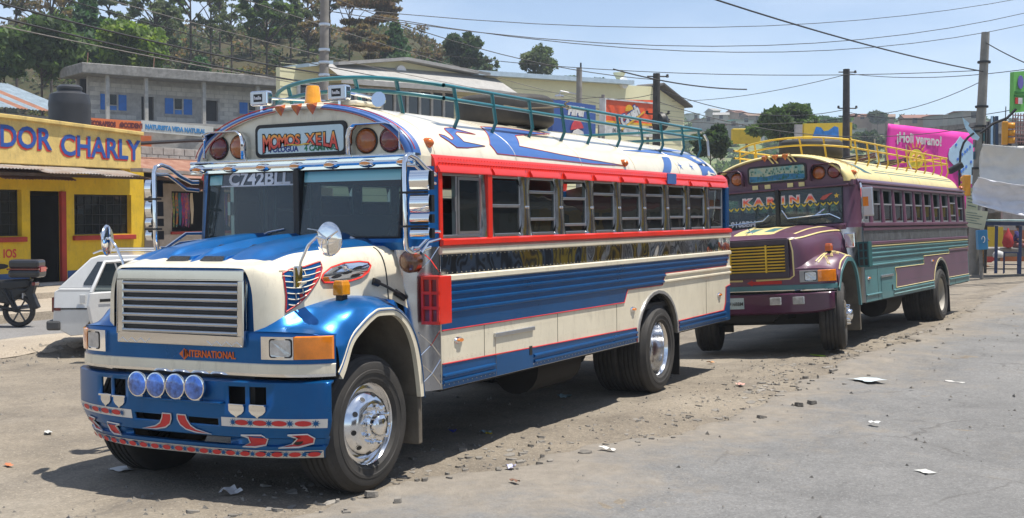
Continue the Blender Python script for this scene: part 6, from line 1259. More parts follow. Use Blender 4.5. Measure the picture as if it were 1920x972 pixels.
me = leaves(cl, 22000, .75, 8, [leafm(c) for c in DK+G1+G3]); o = bpy.data.objects.new('far_scrub', me); COL.objects.link(o); tag(o, 'scattered green scrub and hedges on the far slope', 'scrub', kind='stuff')
# far houses
HW = [((.50, .46, .40), 'cream'), ((.36, .33, .30), 'grey'), ((.42, .28, .2), 'brick-brown'), ((.30, .22, .17), 'adobe'), ((.55, .55, .52), 'whitish')]
spots = [(1296, 222, 300, 14, 14, 'four-storey white tower block at the left end of the far ridge', 4), (1336, 218, 300, 12, 16, 'pale tall house on the far ridge left of the red roofs', 0), (1352, 224, 280, 26, 12, 'cream house with a flat roof on the far ridge', 0), (1378, 220, 290, 22, 13, 'house with a red-brown roof at the ridge top', 2), (1387, 232, 255, 30, 10, 'low house with a turquoise roof on the far slope', 4), (1412, 226, 280, 34, 13, 'long adobe house right of the turquoise roof', 3), (1318, 230, 270, 24, 10, 'grey low house under the pale tall one', 1), (1372, 240, 240, 20, 9, 'grey shed in the field below the turquoise roof', 1), (1408, 243, 235, 26, 9, 'whitish farm building at the field edge', 4),
 (1610, 226, 260, 34, 10, 'brown house right of the black pole', 2), (1655, 228, 255, 40, 12, 'adobe house above the pink banner left end', 3), (1728, 232, 220, 70, 16, 'long brown-roofed house above the pink banner', 2), (1775, 226, 215, 60, 14, 'long grey house left of the leaning pole', 1), (1811, 222, 190, 40, 20, 'grey concrete building right behind the leaning pole', 1), (1600, 248, 210, 40, 9, 'whitish low house in the green valley', 4), (1490, 228, 280, 24, 9, 'small cream house left of the cypress', 0)]
for k, (u, v, D, wp, hp, lb, ci) in enumerate(spots):
    kk = FPX/D; p = at(u, v+hp/2, D); Wd, Hh = wp/kk, hp/kk; r = empty('far_house', (p.x, p.y, p.z), (0, 0, YAW+pi/2+rn.uniform(-.3, .3))); tag(r, lb, 'house', 'houses on the far ridge'); c, _n = HW[ci]
    MB().box(-Wd/2, Wd/2, -3, 3, -2, Hh).build('wall', mat('far_wall_%d' % ci, c, .9, var=.1, vs=.5), r, 0)
    rc = {1: (.3, .1, .06), 2: (.26, .12, .08), 3: (.25, .16, .11)}.get(ci, (.34, .33, .31)); rc = (.15, .50, .45) if 'turquoise roof on' in lb else rc
    MB().prism([(-3.5, Hh), (3.5, Hh), (0, Hh+.8*(.3 if ci in (1, 4) else 1))], -Wd/2-.3, Wd/2+.3, lambda p_, q, h: (h, p_, q)).build('roof', mat('far_roof_%d_%d' % (ci, 'turq' in lb), rc, .8, var=.1, vs=.8), r, 0)
    nwn = max(1, int(Wd/2.4))
    for s in (-1, 1):
        for j in range(nwn):
            x = -Wd/2+(j+.5)*Wd/nwn
            for zz in ([.6] if Hh < 2.6 else np.arange(.6, Hh-1, 2.0)): MB().box(x-.4, x+.4, s*3.0, s*3.06, zz, zz+.9).build('window', mat('far_window', (.03, .03, .035), .4), r, 0)
# ------------------------------------------------------------------ poles, cables
def pole(u, vt, D, r0, r1, m, label, ub=None, zb=-.3, extras=None, cat='utility pole'):
    T_ = at(u, vt, D); Bp = at(ub or u, 400, D); rt = empty('utility_pole', (Bp.x, Bp.y, zb)); tag(rt, label, cat, 'utility poles'); H = T_.z-zb; dx = T_.x-Bp.x; dy = T_.y-Bp.y
    MB().tube([(dx*t, dy*t, H*t) for t in (0, .25, .5, .75, 1)], [lerp(r0, r1, t) for t in (0, .25, .5, .75, 1)], 14).build('shaft', m, rt, 60)
    if extras: extras(rt, H, dx, dy)
    return rt
PCON = mat('pole_concrete', (.30, .28, .25), .9, var=.12, grime=.3, vs=2); PW = mat('pole_dark_wood', (.07, .065, .06), .9, var=.2, vs=4)
def ex_big(rt, H, dx, dy):
    for z in (.88, .70, .62, .60, .45): MB().lathe([(.22, -.04), (.23, 0), (.22, .04)], 14, M=Matrix.Translation((dx*z, dy*z, H*z)) @ Matrix.Rotation(pi/2, 4, 'X')).build('clamp', BLACK, rt, 40)
    rp_ = random.Random(4)
    for k in range(16): z = rp_.uniform(.12, .62); a = rp_.uniform(0, 6.28); m = MB(); c_ = Vector((dx*z, dy*z, H*z)); m.grid([[c_+Vector((.225*cos(a+i*.16), .225*sin(a+i*.16), j*.28)) for j in (0, 1)] for i in range(4)]); m.build('torn_poster', mat('poster_%d' % (k % 4), [(.05, .22, .25), (.04, .05, .06), (.15, .17, .15), (.03, .12, .2)][k % 4], .7, var=.2, vs=8), rt, 60)
def ex_ins(rt, H, dx, dy):
    R_ = Vector((R0.x, R0.y, 0))
    for z in (.985, .80, .76): c_ = Vector((dx*z, dy*z, H*z)); MB().tube([c_-R_*.35, c_+R_*.45], .03, 6).build('bracket', BLACK, rt)
    for z, s in ((.80, .45), (.80, -.35), (.76, .45), (.98, .4)): c_ = Vector((dx*z, dy*z, H*z))+R_*s; MB().lathe([(.05, 0), (.07, .03), (.04, .06), (.06, .10), (.001, .13)], 8, M=Matrix.Translation(c_) @ Matrix.Rotation(pi/2, 4, 'X')).build('insulator', BLACK, rt, 40)
pole(1848, 61, 44, .22, .14, PCON, 'tall leaning concrete pole covered in torn posters at the right', ub=1826, extras=ex_big)
pole(1587, 130, 56, .20, .15, PW, 'black wooden pole rising behind the yellow roof rack', extras=ex_ins)
pole(1231, 138, 46, .17, .13, PW, 'dark wooden pole at the right end of the CRUSH sign', extras=ex_ins)
pole(609, -60, 41, .19, .14, PCON, 'grey concrete pole behind the roof beacon of the cream bus', ub=604, extras=lambda rt, H, dx, dy: [MB().lathe([(.18, -.05), (.19, 0), (.18, .05)], 12, M=Matrix.Translation((dx*z, dy*z, H*z)) @ Matrix.Rotation(pi/2, 4, 'X')).build('clamp', ALU, rt, 40) for z in (.70, .74, .66, .82)])
pole(1086, 127, 58, .16, .13, PCON, 'grey concrete pole with a street lamp left of the CRUSH sign', extras=lambda rt, H, dx, dy: (MB().tube([(0, 0, H*.86), (R0.x*-.9, R0.y*-.9, H*.88), (R0.x*-.95, R0.y*-.95, H*.86)], .035, 6).build('arm', ALU, rt), MB().box(R0.x*-.95-.18, R0.x*-.95+.18, R0.y*-.95-.18, R0.y*-.95+.18, H*.86-.14, H*.86).build('lamp_head', ALU, rt, 0, bevel=.06)))
pole(1089, 118, 58.6, .05, .04, BLACK, 'thin metal mast beside the grey lamp pole', ub=1089, cat='mast')
pole(1131, 178, 48.5, .08, .07, CONCD, 'short thin post at the left edge of the CRUSH sign', cat='post')
o = MB().lathe([(.001, -.15), (.32, -.14), (.38, 0), (.32, .14), (.001, .15)], 18, M=Matrix.Translation((at(1238, 229, 46))) @ Matrix.Rotation(radians(62), 4, 'Z')).build('cable_reel', BLACK, None, 40); tag(o, 'round black cable coil hanging on the pole beside the CRUSH sign', 'cable coil')
def cable(p0, p1, sag, r, label, m=None, n=14):
    a, b = at(*p0), at(*p1); pts = [a.lerp(b, t/n)-Vector((0, 0, sag*4*(t/n)*(1-t/n))) for t in range(n+1)]
    tag(MB().tube(pts, r*.78, 5).build('power_cable', m or WIRE, None, 60), label, 'cable', 'overhead cables')
GW = mat('grey_cable', (.20, .18, .16), .6)
CB = [((-60, 18, 30), (700, 172, 46), .2, .035, 'thick black cable descending across the wooded hill from the upper left', None), ((-60, -10, 30), (700, 150, 46), .25, .035, 'upper of the two thick black cables crossing the hill', None), ((-60, 36, 28), (720, 182, 45), .1, .018, 'pale grey cable below the thick black pair', GW), ((150, -15, 36), (1040, 190, 60), .3, .016, 'pale thin cable crossing the bare trees', GW), ((60, -20, 34), (900, 170, 56), .4, .022, 'black cable passing behind the tall pine', None),
 ((609, -10, 41), (1231, 150, 46), .5, .02, 'cable from the concrete pole to the dark wooden pole', None), ((609, 20, 41), (2000, 5, 60), 1.6, .02, 'long sagging cable crossing the whole sky', None), ((609, 12, 41), (2000, -20, 60), 1.2, .018, 'second long cable just above the sagging one', None), ((700, 30, 42), (1990, 30, 62), 1.5, .02, 'lowest of the three long sky cables', None), ((1300, -14, 30), (1846, 135, 44), .15, .03, 'thick cable slanting down to the leaning pole', None), ((1848, 80, 44), (2010, 150, 34), .1, .025, 'cable leaving the top of the leaning pole to the right', None),
 ((760, 95, 50), (1848, 132, 44), .5, .018, 'cable running level from the conifer to the leaning pole', None), ((1150, 130, 40), (1400, 168, 44), .15, .03, 'short thick cable above the CRUSH sign', None), ((1231, 166, 46), (1587, 205, 56), .6, .02, 'cable from the dark pole to the black pole', None), ((1231, 190, 46), (1848, 235, 44), .8, .018, 'lower cable toward the leaning pole', None), ((1587, 140, 56), (1260, 190, 80), .3, .02, 'cable going back and down from the black pole', None),
 ((1587, 215, 56), (1846, 150, 44), .4, .018, 'cable rising from the black pole to the leaning pole', None), ((1587, 138, 56), (1990, 120, 40), .3, .018, 'cable from the black pole tip past the leaning pole', None), ((1587, 210, 56), (1990, 185, 40), .5, .018, 'cable along the far ridge skyline', None), ((1100, 200, 57), (1587, 222, 56), .5, .018, 'cable low over the far ridge houses', None), ((640, 160, 42), (1131, 182, 48), .3, .018, 'cable along the warehouse wall', None), ((1131, 185, 48), (1231, 175, 46), .1, .015, 'short cable over the CRUSH sign top', None), ((430, -10, 40), (1300, 230, 70), .4, .015, 'thin cable crossing the lone tree', GW)]
for c in CB: cable(*c)
# ------------------------------------------------------------------ banners, lights, stalls on the right
YB = mat('billboard_yellow', (.75, .52, .03), .6, var=.06); BB = mat('billboard_blue', (.03, .25, .70), .6, var=.15, vs=3)
r, Fb, a_, b_, h, sl = board('billboard', ((1508, 232), (1598, 230), 285), (60, 61), YB, 'yellow and blue painted hoarding behind the black pole', 'billboard', .15)
MB().prism([(lerp(a_[0], b_[0], t), a_[1]-h*q) for t, q in ((.18, 1), (.16, .5), (.24, .1), (.34, .12), (.40, .25), (.5, .22), (.62, .06), (.70, .1), (.72, .5), (.70, 1))], 0, .02, lambda p, q, hh: (p, -.01-hh, q)).build('blue_paint', BB, r, 0)
for t in (.1, .9): MB().tube([(lerp(a_[0], b_[0], t), .3, 0), (lerp(a_[0], b_[0], t), .3, a_[1]-.3)], .08, 6).build('post', CONCD, r)
MB().box(a_[0]-.5, a_[0]-.1, 0, .1, a_[1]-1.3, a_[1]-.05).build('side_panel', CONC, r, 0)
o = at(1400, 256, 75); m = MB(); m.box(-.8, .9, -.3, .3, -.45, .45); m.box(-1.2, -.8, -.05, .05, .1, .35); m = m.build('yellow_kiosk_sign', YB, None, 0, bevel=.08); m.location = o; m.rotation_euler = (0, 0, YAW+pi/2); tag(m, 'small yellow object sticking out of the dark trees between the buses', 'sign'); MB().tube([(0, 0, -6), (0, 0, -.4)], .08, 6).build('post', CONCD, m)
PK = mat('pink_banner', (.78, .035, .38), .55, var=.04, vs=1); CY_ = mat('ice_blue', (.42, .62, .78), .6, var=.05)
Fb = Fac(at(1664, 300, 52), at(1828, 300, 55)); r = Fb.root('banner', 'pink advertising banner reading Holi verano with a smiling sun', 'banner'); q4 = [Fb.px(*p_) for p_ in ((1665, 232), (1830, 251), (1824, 400), (1660, 330))]
P = []
for i in range(25):
    t = i/24; top = (lerp(q4[0][0], q4[1][0], t), lerp(q4[0][1], q4[1][1], t)); bot = (lerp(q4[3][0], q4[2][0], t), lerp(q4[3][1], q4[2][1], t)); P.append([(lerp(top[0], bot[0], j/10), .03*sin(i*.9+j*.5), lerp(top[1], bot[1], j/10)) for j in range(11)])
MB().grid(P).build('cloth', PK, r, 60, solid=.01)
sl = (q4[1][1]-q4[0][1])/(q4[1][0]-q4[0][0]); c_ = Fb.px(1722, 262)
text('¡Holi verano!', .58, lambda p, q, h_: (c_[0]+p, -.06-h_, c_[1]-.18+q+sl*p), SW, r, bold=.018, xs=.93)
c_ = Fb.px(1716, 292); MB().prism(ell(c_[0], c_[1]-.15, .47, .42, 24), 0, .02, lambda p, q, h_: (p, -.05-h_, q)).build('painted_sun', mat('sun_yellow', (.85, .72, .04), .6), r, 0)
ry_ = MB()
for k in range(11): t = radians(-12+k*20.4); ry_.prism([(c_[0]+.54*cos(t-.1), c_[1]-.15+.50*sin(t-.1)), (c_[0]+.54*cos(t+.1), c_[1]-.15+.50*sin(t+.1)), (c_[0]+.82*cos(t), c_[1]-.15+.78*sin(t))], 0, .02, lambda p, q, h_: (p, -.05-h_, q))
ry_.build('sun_rays', mat('ray_orange', (.80, .35, .08), .6), r, 0)
for s in (-1, 1): MB().tube([(c_[0]+s*.16+.11*cos(t), -.09, c_[1]-.1+.11*sin(t)) for t in np.linspace(0, 6.28, 14)], .02, 4).build('painted_glasses', mat('glasses_pink', (.8, .3, .3), .6), r)
MB().prism([Fb.px(*p_) for p_ in ((1776, 290), (1778, 280), (1790, 268), (1798, 256), (1803, 262), (1812, 264), (1822, 272), (1824, 345), (1806, 345), (1798, 320), (1784, 308), (1777, 300))], 0, .02, lambda p, q, h_: (p, -.05-h_, q)).build('painted_ice_cream', CY_, r, 0)
for k in range(12): c2 = Fb.px(1790+ (k*37) % 30, 272+(k*23) % 60); MB().prism(ell(c2[0], c2[1], .07, .07, 8), 0, .01, lambda p, q, h_: (p, -.075-h_, q)).build('painted_dot', mat('dot_blue', (.08, .25, .8), .6), r, 0)
for p_ in (q4[0], q4[1]): MB().tube([(p_[0], .1, 0), (p_[0], .1, p_[1]+.1)], .05, 6).build('post', CONCD, r)
# street lamp arm, hanging loudspeaker
def post_path(pts, D, r_, m, name, label, cat): P_ = [at(u, v, D) for u, v in pts]; return tag(MB().tube(P_, r_, 8).build(name, m, None, 60), label, cat)
post_path([(1799, 500), (1799, 320), (1801, 285), (1807, 268), (1815, 258), (1826, 250)], 43.2, .04, BLACK, 'curved_lamp_post', 'black curved lamp post in front of the pink banner', 'lamp post')
o = MB().box(-.35, .2, -.12, .12, -.1, .12).build('lamp_head', BLACK, None, 0, bevel=.05); o.location = at(1788, 318, 43.2); o.rotation_euler = (0, .5, YAW+pi/2); tag(o, 'black hooded lamp head hanging beside the curved post', 'lamp')
# traffic lights
TLY = mat('traffic_yellow', (.75, .33, .02), .45, var=.06)
def tlight(u, v, D, sc, rz, label):
    p = at(u, v, D); r = empty('traffic_light', p, (0, 0, YAW+pi/2+rz)); tag(r, label, 'traffic light', 'yellow traffic lights'); MB().box(-.09*sc, .09*sc, -.12*sc, .12*sc, -.36*sc, .36*sc).build('housing', TLY, r, 0, bevel=.02)
    for k in range(3):
        z = (.23-.23*k)*sc; v_ = MB(); v_.lathe([(.095*sc, 0), (.095*sc, .20*sc)], 14, M=Matrix.Translation((.09*sc, 0, z)) @ Matrix.Rotation(-pi/2, 4, 'Z')); v_.build('visor', TLY, r, 40, solid=.008); MB().lathe([(.085*sc, .02), (.001, .03)], 12, M=Matrix.Translation((.09*sc, 0, z)) @ Matrix.Rotation(-pi/2, 4, 'Z')).build('lens', REDLENS if k == 0 else DAMBER if k == 1 else mat('green_lens', (.02, .15, .08), .2, coat=1), r, 0)
tlight(1884, 250, 32, .82, pi-.3, 'yellow three-lens traffic light above the white tarps'); tlight(1812, 348, 41, .95, -1.45, 'yellow traffic light seen from behind beside the leaning pole')
post_path([(1838, 250), (1862, 232), (1888, 222), (1905, 205)], 32.2, .035, BLACK, 'traffic_light_gantry', 'black arm carrying the traffic light above the tarps', 'pole'); post_path([(1886, 200), (1885, 228)], 32.1, .012, BLACK, 'antenna_rod', 'thin rod standing above the traffic light', 'rod')
# dark sign lattice next to the pole
Fb = Fac(at(1846, 240, 42), at(1868, 240, 40)); r = Fb.root('sign_frame', 'dark metal sign frame seen edge-on beside the leaning pole', 'sign frame'); q_ = [Fb.px(*p_) for p_ in ((1846, 240), (1866, 218), (1866, 272), (1846, 330))]
MB().prism([(p_[0], p_[1]) for p_ in q_], 0, .1, lambda p, q, h_: (p, h_, q)).build('panel', mat('deep_blue_panel', (.02, .05, .10), .4), r, 0)
for k in range(5): a1 = (lerp(q_[0][0], q_[1][0], k/4), lerp(q_[0][1], q_[1][1], k/4)); MB().tube([(a1[0], -.05, a1[1]), (a1[0], -.05, a1[1]-.9)], .025, 5).build('bar', BLACK, r)
MB().tube([(q_[1][0], -.1, q_[1][1]), (q_[2][0], -.1, q_[2][1])], .04, 6).build('edge', CY_, r)
for t_ in (q_[0],): MB().tube([(t_[0], .1, 0), (t_[0], .1, 4)], .05, 6).build('post', BLACK, r)
o = MB().prism([(0, 0), (.25, .9), (.12, 1.0), (.3, 1.5), (.45, .9), (.42, .15), (.2, -.1)], 0, .03, lambda p, q, h_: (p, h_, q)).build('torn_flag', CY_, None, 0); o.location = at(1837, 258, 43.3); o.rotation_euler = (.1, .5, YAW+pi/2); o.scale = (.6, .6, .6); tag(o, 'torn pale blue scrap hanging from the leaning pole', 'banner scrap')
# green advertising board and brick tower at the right edge
GRN = mat('sign_green', (.16, .50, .10), .5, var=.05); r, Fb, a_, b_, h, sl = board('billboard', ((1901, 135), (1990, 128), 212), (40, 41), GRN, 'green advertising board cut by the right edge of the view', 'billboard', .15)
MB().prism(ell(a_[0]+.28, a_[1]-.32, .13, .22), 0, .02, lambda p, q, h_: (p, -.02-h_, q)).build('round_logo', mat('logo_violet', (.18, .15, .5), .5), r, 0); MB().box(a_[0]+.06, a_[0]+.18, -.03, -.01, a_[1]-1.02, a_[1]-.82).build('red_square', REDTX, r, 0); MB().box(a_[0]+.19, a_[0]+.38, -.03, -.01, a_[1]-1.02, a_[1]-.82).build('white_square', SW, r, 0); MB().box(a_[0]+.03, b_[0], -.03, -.01, a_[1]-.68, a_[1]-.62).build('dark_line', mat('dk_green', (.03, .2, .03), .5), r, 0); MB().box(a_[0]+.03, b_[0], -.03, -.01, a_[1]-.78, a_[1]-.74).build('dark_line', MC['dk_green'], r, 0)
lat = MB(); [lat.box(a_[0]+x_, a_[0]+x_+.02, .0, .03, a_[1]-2.3, a_[1]-h) for x_ in np.arange(.0, 1.5, .12)]; [lat.box(a_[0], a_[0]+1.5, -.01, .02, a_[1]-1.4-z_, a_[1]-1.37-z_) for z_ in np.arange(0, .9, .12)]; lat.build('lattice', mat('lattice_pink', (.35, .20, .18), .7), r, 0)
MB().tube([(a_[0]+1.2, .1, 0), (a_[0]+1.2, .1, a_[1]-h)], .06, 6).build('post', BLACK, r)
r, Fb, a_, b_, h, sl = board('concrete_frame', ((1868, 226), (1990, 230), 400), (56, 57), CONCD, 'half-built grey building behind the traffic light', 'building', 5)
for z_ in np.arange(.6, 5.5, .7): MB().box(a_[0], b_[0], -.1, 0, a_[1]-z_, a_[1]-z_+.12).build('ledge', CONC, r, 0)
for x_ in np.arange(.4, 2.8, .8): MB().box(a_[0]+x_, a_[0]+x_+.4, -.05, -.01, a_[1]-1.2, a_[1]-.75).build('window', DARK, r, 0)
# tarps
TP1 = mat('grey_tarp', (.66, .65, .61), .75, var=.04, vs=2); TP2 = mat('white_tarp', (.80, .80, .84), .7, var=.03, vs=2)
def tarp(quad, D, m, label, amp):
    amp *= .45
    a_, b_, c_, d_ = [at(u, v, D) for u, v in quad]; n = Vector((cos(YAW), sin(YAW), 0)); P = []
    for i in range(31):
        row = []
        for j in range(17):
            s, t = i/30, j/16; top = a_.lerp(b_, s)-Vector((0, 0, .25*4*s*(1-s)*.5)); bot = d_.lerp(c_, s)-Vector((0, 0, .2*4*s*(1-s)*.5)); p = top.lerp(bot, t); f = noise.noise(Vector((s*4+m.name.__len__(), t*9+s*6, 0)))+.6*noise.noise(Vector((s*14, t*5-s*9, 2)))
            row.append(tuple(p+n*(amp*f+.25*sin(pi*t))))
        P.append(row)
    tag(MB().grid(P).build('tarp', m, None, 80, solid=.01), label, 'tarp', 'tarps strung over the market stall')
tarp([(1842, 270), (2010, 262), (2010, 356), (1841, 350)], 37, TP1, 'grey upper tarp strung beside the leaning pole', .22); tarp([(1834, 332), (2010, 348), (2010, 415), (1824, 382)], 36.2, TP2, 'white lower tarp sagging above the blue stall posts', .25)
for u in (1990,): post_path([(u, 525), (u, 262)], 37.4, .05, BLACK, 'tarp_pole', 'pole holding the %s edge of the tarps' % ('left' if u < 1900 else 'far right'), 'pole')
# notices, phone box
def notice(quad, D, col, label):
    P_ = [at(u, v, D) for u, v in quad]; n = Vector((cos(YAW), sin(YAW), 0))*.03; o = MB(); o.add([tuple(p) for p in P_]+[tuple(p+n) for p in P_], [(0, 1, 2, 3), (7, 6, 5, 4)]+[(k, (k+1) % 4, 4+(k+1) % 4, 4+k) for k in range(4)]); o = tag(o.build('notice_board', col, None, 0), label, 'notice board', 'boards fixed to the leaning pole')
    for k in range(5):
        t0, t1 = .16+k*.14, .20+k*.14; a1, b1 = P_[0].lerp(P_[3], t0), P_[1].lerp(P_[2], t0); a2, b2 = P_[0].lerp(P_[3], t1), P_[1].lerp(P_[2], t1); m = MB(); e = .55+.35*((k*37) % 10)/10; m.add([tuple(q-n*.5) for q in (a1.lerp(b1, .08), a1.lerp(b1, e), a2.lerp(b2, e), a2.lerp(b2, .08))], [(0, 1, 2, 3)]); m.build('printed_line', mat('print_grey', (.16, .25, .22), .6), o, 0)
    return o
notice([(1812, 351), (1834, 354), (1833, 402), (1812, 396)], 41, mat('pale_green_board', (.58, .62, .42), .6, var=.06), 'upper pale green notice on the leaning pole'); notice([(1809, 392), (1853, 397), (1845, 431), (1806, 424)], 40.6, mat('pale_yellow_board', (.60, .62, .45), .6, var=.06), 'lower wide pale yellow notice tilted under the green one')
p = at(1841, 450, 40.2); o = MB().box(-.16, .16, -.12, .12, -.32, .32).build('phone_box', mat('phone_blue', (.03, .24, .50), .5, var=.08), None, 0, bevel=.03); o.location = p; o.rotation_euler = (0, .06, YAW+pi/2); tag(o, 'bright blue telephone box mounted on a post beyond the purple bus', 'telephone'); MB().tube([(0, -.15, -1.3), (0, -.15, .3)], .06, 8).build('post', CONCD, o); MB().tube([(.05*cos(t), .125, .02+.1*sin(t)) for t in np.linspace(0, 5, 12)], .012, 4).build('symbol', WHITE, o)
# stall frame
NB = mat('navy_post_paint', (.02, .05, .16), .5, var=.1); F6 = Fac(at(1848, 500, 42), at(1990, 500, 41)); r = F6.root('stall_frame', 'navy blue stall frame with a pale roof edge under the tarps', 'market stall'); px = F6.px
for u in (1867, 1912, 1985): s_ = px(u, 500)[0]; MB().box(s_-.05, s_+.05, 0, .1, 0, px(u, 424)[1]).build('post', NB, r, 0)
zt_ = px(1880, 422)[1]; MB().box(px(1848, 420)[0], F6.len+.5, -.1, .2, zt_-.02, zt_+.10).build('beam', NB, r, 0); MB().box(px(1848, 420)[0], F6.len+.5, -.3, 2.2, zt_+.12, zt_+.17).build('roof_sheet', mat('pale_turquoise_sheet', (.45, .62, .60), .5), r, 0)
tb = MB(); s1, s2 = px(1881, 480)[0], px(1909, 480)[0]; zz = px(1890, 473)[1]; tb.box(s1, s2, 0, .5, zz-.03, zz); [tb.box(x, x+.03, y, y+.03, 0, zz-.03) for x in (s1, s2-.03) for y in (0, .47)]; tb.box(s1, s2, 0, .03, .3, .33); o = tb.build('side_table', NB, None, 0); o.matrix_world = F6.M; tag(o, 'small dark metal table between the navy stall posts', 'table')
Fy = Fac(at(1849, 500, 50), at(1880, 500, 50)); r = Fy.root('yellow_wall_panel', 'yellow wall panel behind the navy stall posts', 'wall'); MB().box(0, Fy.len, 0, .1, .3, Fy.px(1860, 426)[1]).build('panel', YB, r, 0)
Fy = Fac(at(1880, 500, 52), at(2010, 500, 52)); r = Fy.root('stall_wall', 'orange-red and grey wall at the back of the market stall', 'wall'); z_ = Fy.px(1890, 432)[1]; MB().box(0, Fy.len, .1, .3, 0, z_).build('lower_panel', mat('orange_wall', (.42, .14, .05), .8, var=.1), r, 0); MB().box(0, Fy.len, .1, .3, z_, z_+1.0).build('upper_panel', CONC, r, 0)
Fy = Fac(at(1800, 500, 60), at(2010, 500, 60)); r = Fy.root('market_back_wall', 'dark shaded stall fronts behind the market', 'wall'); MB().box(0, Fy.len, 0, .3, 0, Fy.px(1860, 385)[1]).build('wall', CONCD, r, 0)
o = MB().lathe([(.001, -.35), (.16, -.32), (.22, -.15), (.16, .12), (.05, .3), (.03, .4), (.001, .42)], 14, M=Matrix.Rotation(pi/2, 4, 'X')).build('red_bag', mat('red_cloth', (.45, .015, .02), .7, var=.15), None, 60); o.location = at(1890, 448, 48); tag(o, 'red cloth bag hanging beside the seated woman', 'bag')
o = MB().lathe([(.001, 0), (.24, .04), (.28, .22), (.2, .42), (.06, .5), (.001, .52)], 14, M=Matrix.Rotation(pi/2, 4, 'X')).build('white_sack', mat('white_sack', (.6, .6, .6), .7, var=.1), None, 60); o.location = at(1872, 484, 47); o.scale = (.6, .8, .55); tag(o, 'bulging white sack on the ground beside the yellow panel', 'sack')
o = MB().box(-1.2, 1.2, -.5, .5, -.35, 0).build('stone_bench', CONCD, None, 0, bevel=.05); o.location = at(1900, 464, 48.5); o.rotation_euler = (0, 0, YAW+pi/2); tag(o, 'low stone ledge the woman sits on', 'ledge')
# people
SKIN = mat('skin', (.30, .16, .09), .6, var=.05); HAIR = mat('black_hair', (.012, .01, .01), .5)
def skinned(name, verts, edges, radii, m, parent, root=0, sub=2):
    me = bpy.data.meshes.new(name); me.from_pydata(verts, edges, []); o = bpy.data.objects.new(name, me); COL.objects.link(o); md = o.modifiers.new('skin', 'SKIN'); md.use_smooth_shade = True
    bm = bmesh.new(); bm.from_mesh(me); ly = bm.verts.layers.skin.verify()
    for v, r_ in zip(bm.verts, radii): v[ly].radius = (r_, r_) if not isinstance(r_, tuple) else r_; v[ly].use_root = (v.index == root)
    bm.to_mesh(me); bm.free(); s_ = o.modifiers.new('sub', 'SUBSURF'); s_.levels = sub; s_.render_levels = sub; me.materials.append(m); o.parent = parent; return o
def person(loc, rz, label, J, top, legs, skirt=None, sc=1):
    """J: dict of joints"""
    r = empty('person', loc, (0, 0, rz)); r.scale = (sc, sc, sc); tag(r, label, 'person')
    n = ['pel', 'spi', 'che', 'nec', 'hea', 'shl', 'ell_', 'hal', 'shr', 'elr', 'har', 'hil', 'knl', 'anl', 'tol', 'hir', 'knr', 'anr', 'tor']; V = [J[k] for k in n]; ix = {k: i for i, k in enumerate(n)}
    E_ = [('pel', 'spi'), ('spi', 'che'), ('che', 'nec'), ('nec', 'hea'), ('che', 'shl'), ('shl', 'ell_'), ('ell_', 'hal'), ('che', 'shr'), ('shr', 'elr'), ('elr', 'har'), ('pel', 'hil'), ('hil', 'knl'), ('knl', 'anl'), ('anl', 'tol'), ('pel', 'hir'), ('hir', 'knr'), ('knr', 'anr'), ('anr', 'tor')]
    R_ = dict(pel=.13, spi=.12, che=.14, nec=.055, hea=.05, shl=.06, ell_=.042, hal=.028, shr=.06, elr=.042, har=.028, hil=.09, knl=.06, anl=.04, tol=.035, hir=.09, knr=.06, anr=.04, tor=.035)
    skinned('body', V, [(ix[a], ix[b]) for a, b in E_], [R_[k] for k in n], SKIN, r)
    tv = ['pel', 'spi', 'che', 'shl', 'ell_', 'shr', 'elr']; ti = {k: i for i, k in enumerate(tv)}; skinned('shirt', [J[k] for k in tv], [(ti[a], ti[b]) for a, b in E_ if a in ti and b in ti], [R_[k]+.02 for k in tv], top, r)
    tv = ['pel', 'hil', 'knl', 'anl', 'hir', 'knr', 'anr']; ti2 = {k: i for i, k in enumerate(tv)}; skinned('trousers' if not skirt else 'skirt', [J[k] for k in tv], [(ti2[a], ti2[b]) for a, b in E_ if a in ti2 and b in ti2], [R_[k]+.025 for k in tv], legs, r)
    h = Vector(J['hea']); hd = MB(); hd.lathe([(.001, -.13), (.045, -.115), (.075, -.06), (.088, 0), (.085, .05), (.06, .095), (.001, .115)], 14, M=Matrix.Translation(h+Vector((0, 0, .07))) @ Matrix.Rotation(pi/2, 4, 'X')); hd = hd.build('head', SKIN, r, 80)
    MB().lathe([(.096, -.04), (.1, .02), (.09, .07), (.06, .11), (.001, .13)], 14, M=Matrix.Translation(h+Vector((-.015, 0, .08))) @ Matrix.Rotation(pi/2, 4, 'X')).build('hair', HAIR, hd, 80)
    f = MB(); [f.box(h.x+.078, h.x+.088, s*.032-.012, s*.032+.012, h.z+.075, h.z+.085) for s in (-1, 1)]; f.build('eyes', HAIR, hd, 0); MB().add([(h.x+.08, -.012, h.z+.05), (h.x+.08, .012, h.z+.05), (h.x+.105, 0, h.z+.045), (h.x+.082, 0, h.z+.085)], [(0, 1, 2), (1, 3, 2), (3, 0, 2)]).build('nose', SKIN, hd, 0)
    return r
sit = dict(pel=(0, 0, .50), spi=(.02, 0, .68), che=(.05, 0, .92), nec=(.08, 0, 1.08), hea=(.10, 0, 1.14), shl=(.05, .17, 1.0), ell_=(.12, .22, .74), hal=(.34, .12, .66), shr=(.05, -.17, 1.0), elr=(.12, -.22, .74), har=(.34, -.12, .66), hil=(.06, .10, .48), knl=(.44, .12, .50), anl=(.46, .12, .10), tol=(.60, .13, .05), hir=(.06, -.10, .48), knr=(.44, -.12, .50), anr=(.46, -.12, .10), tor=(.60, -.13, .05))
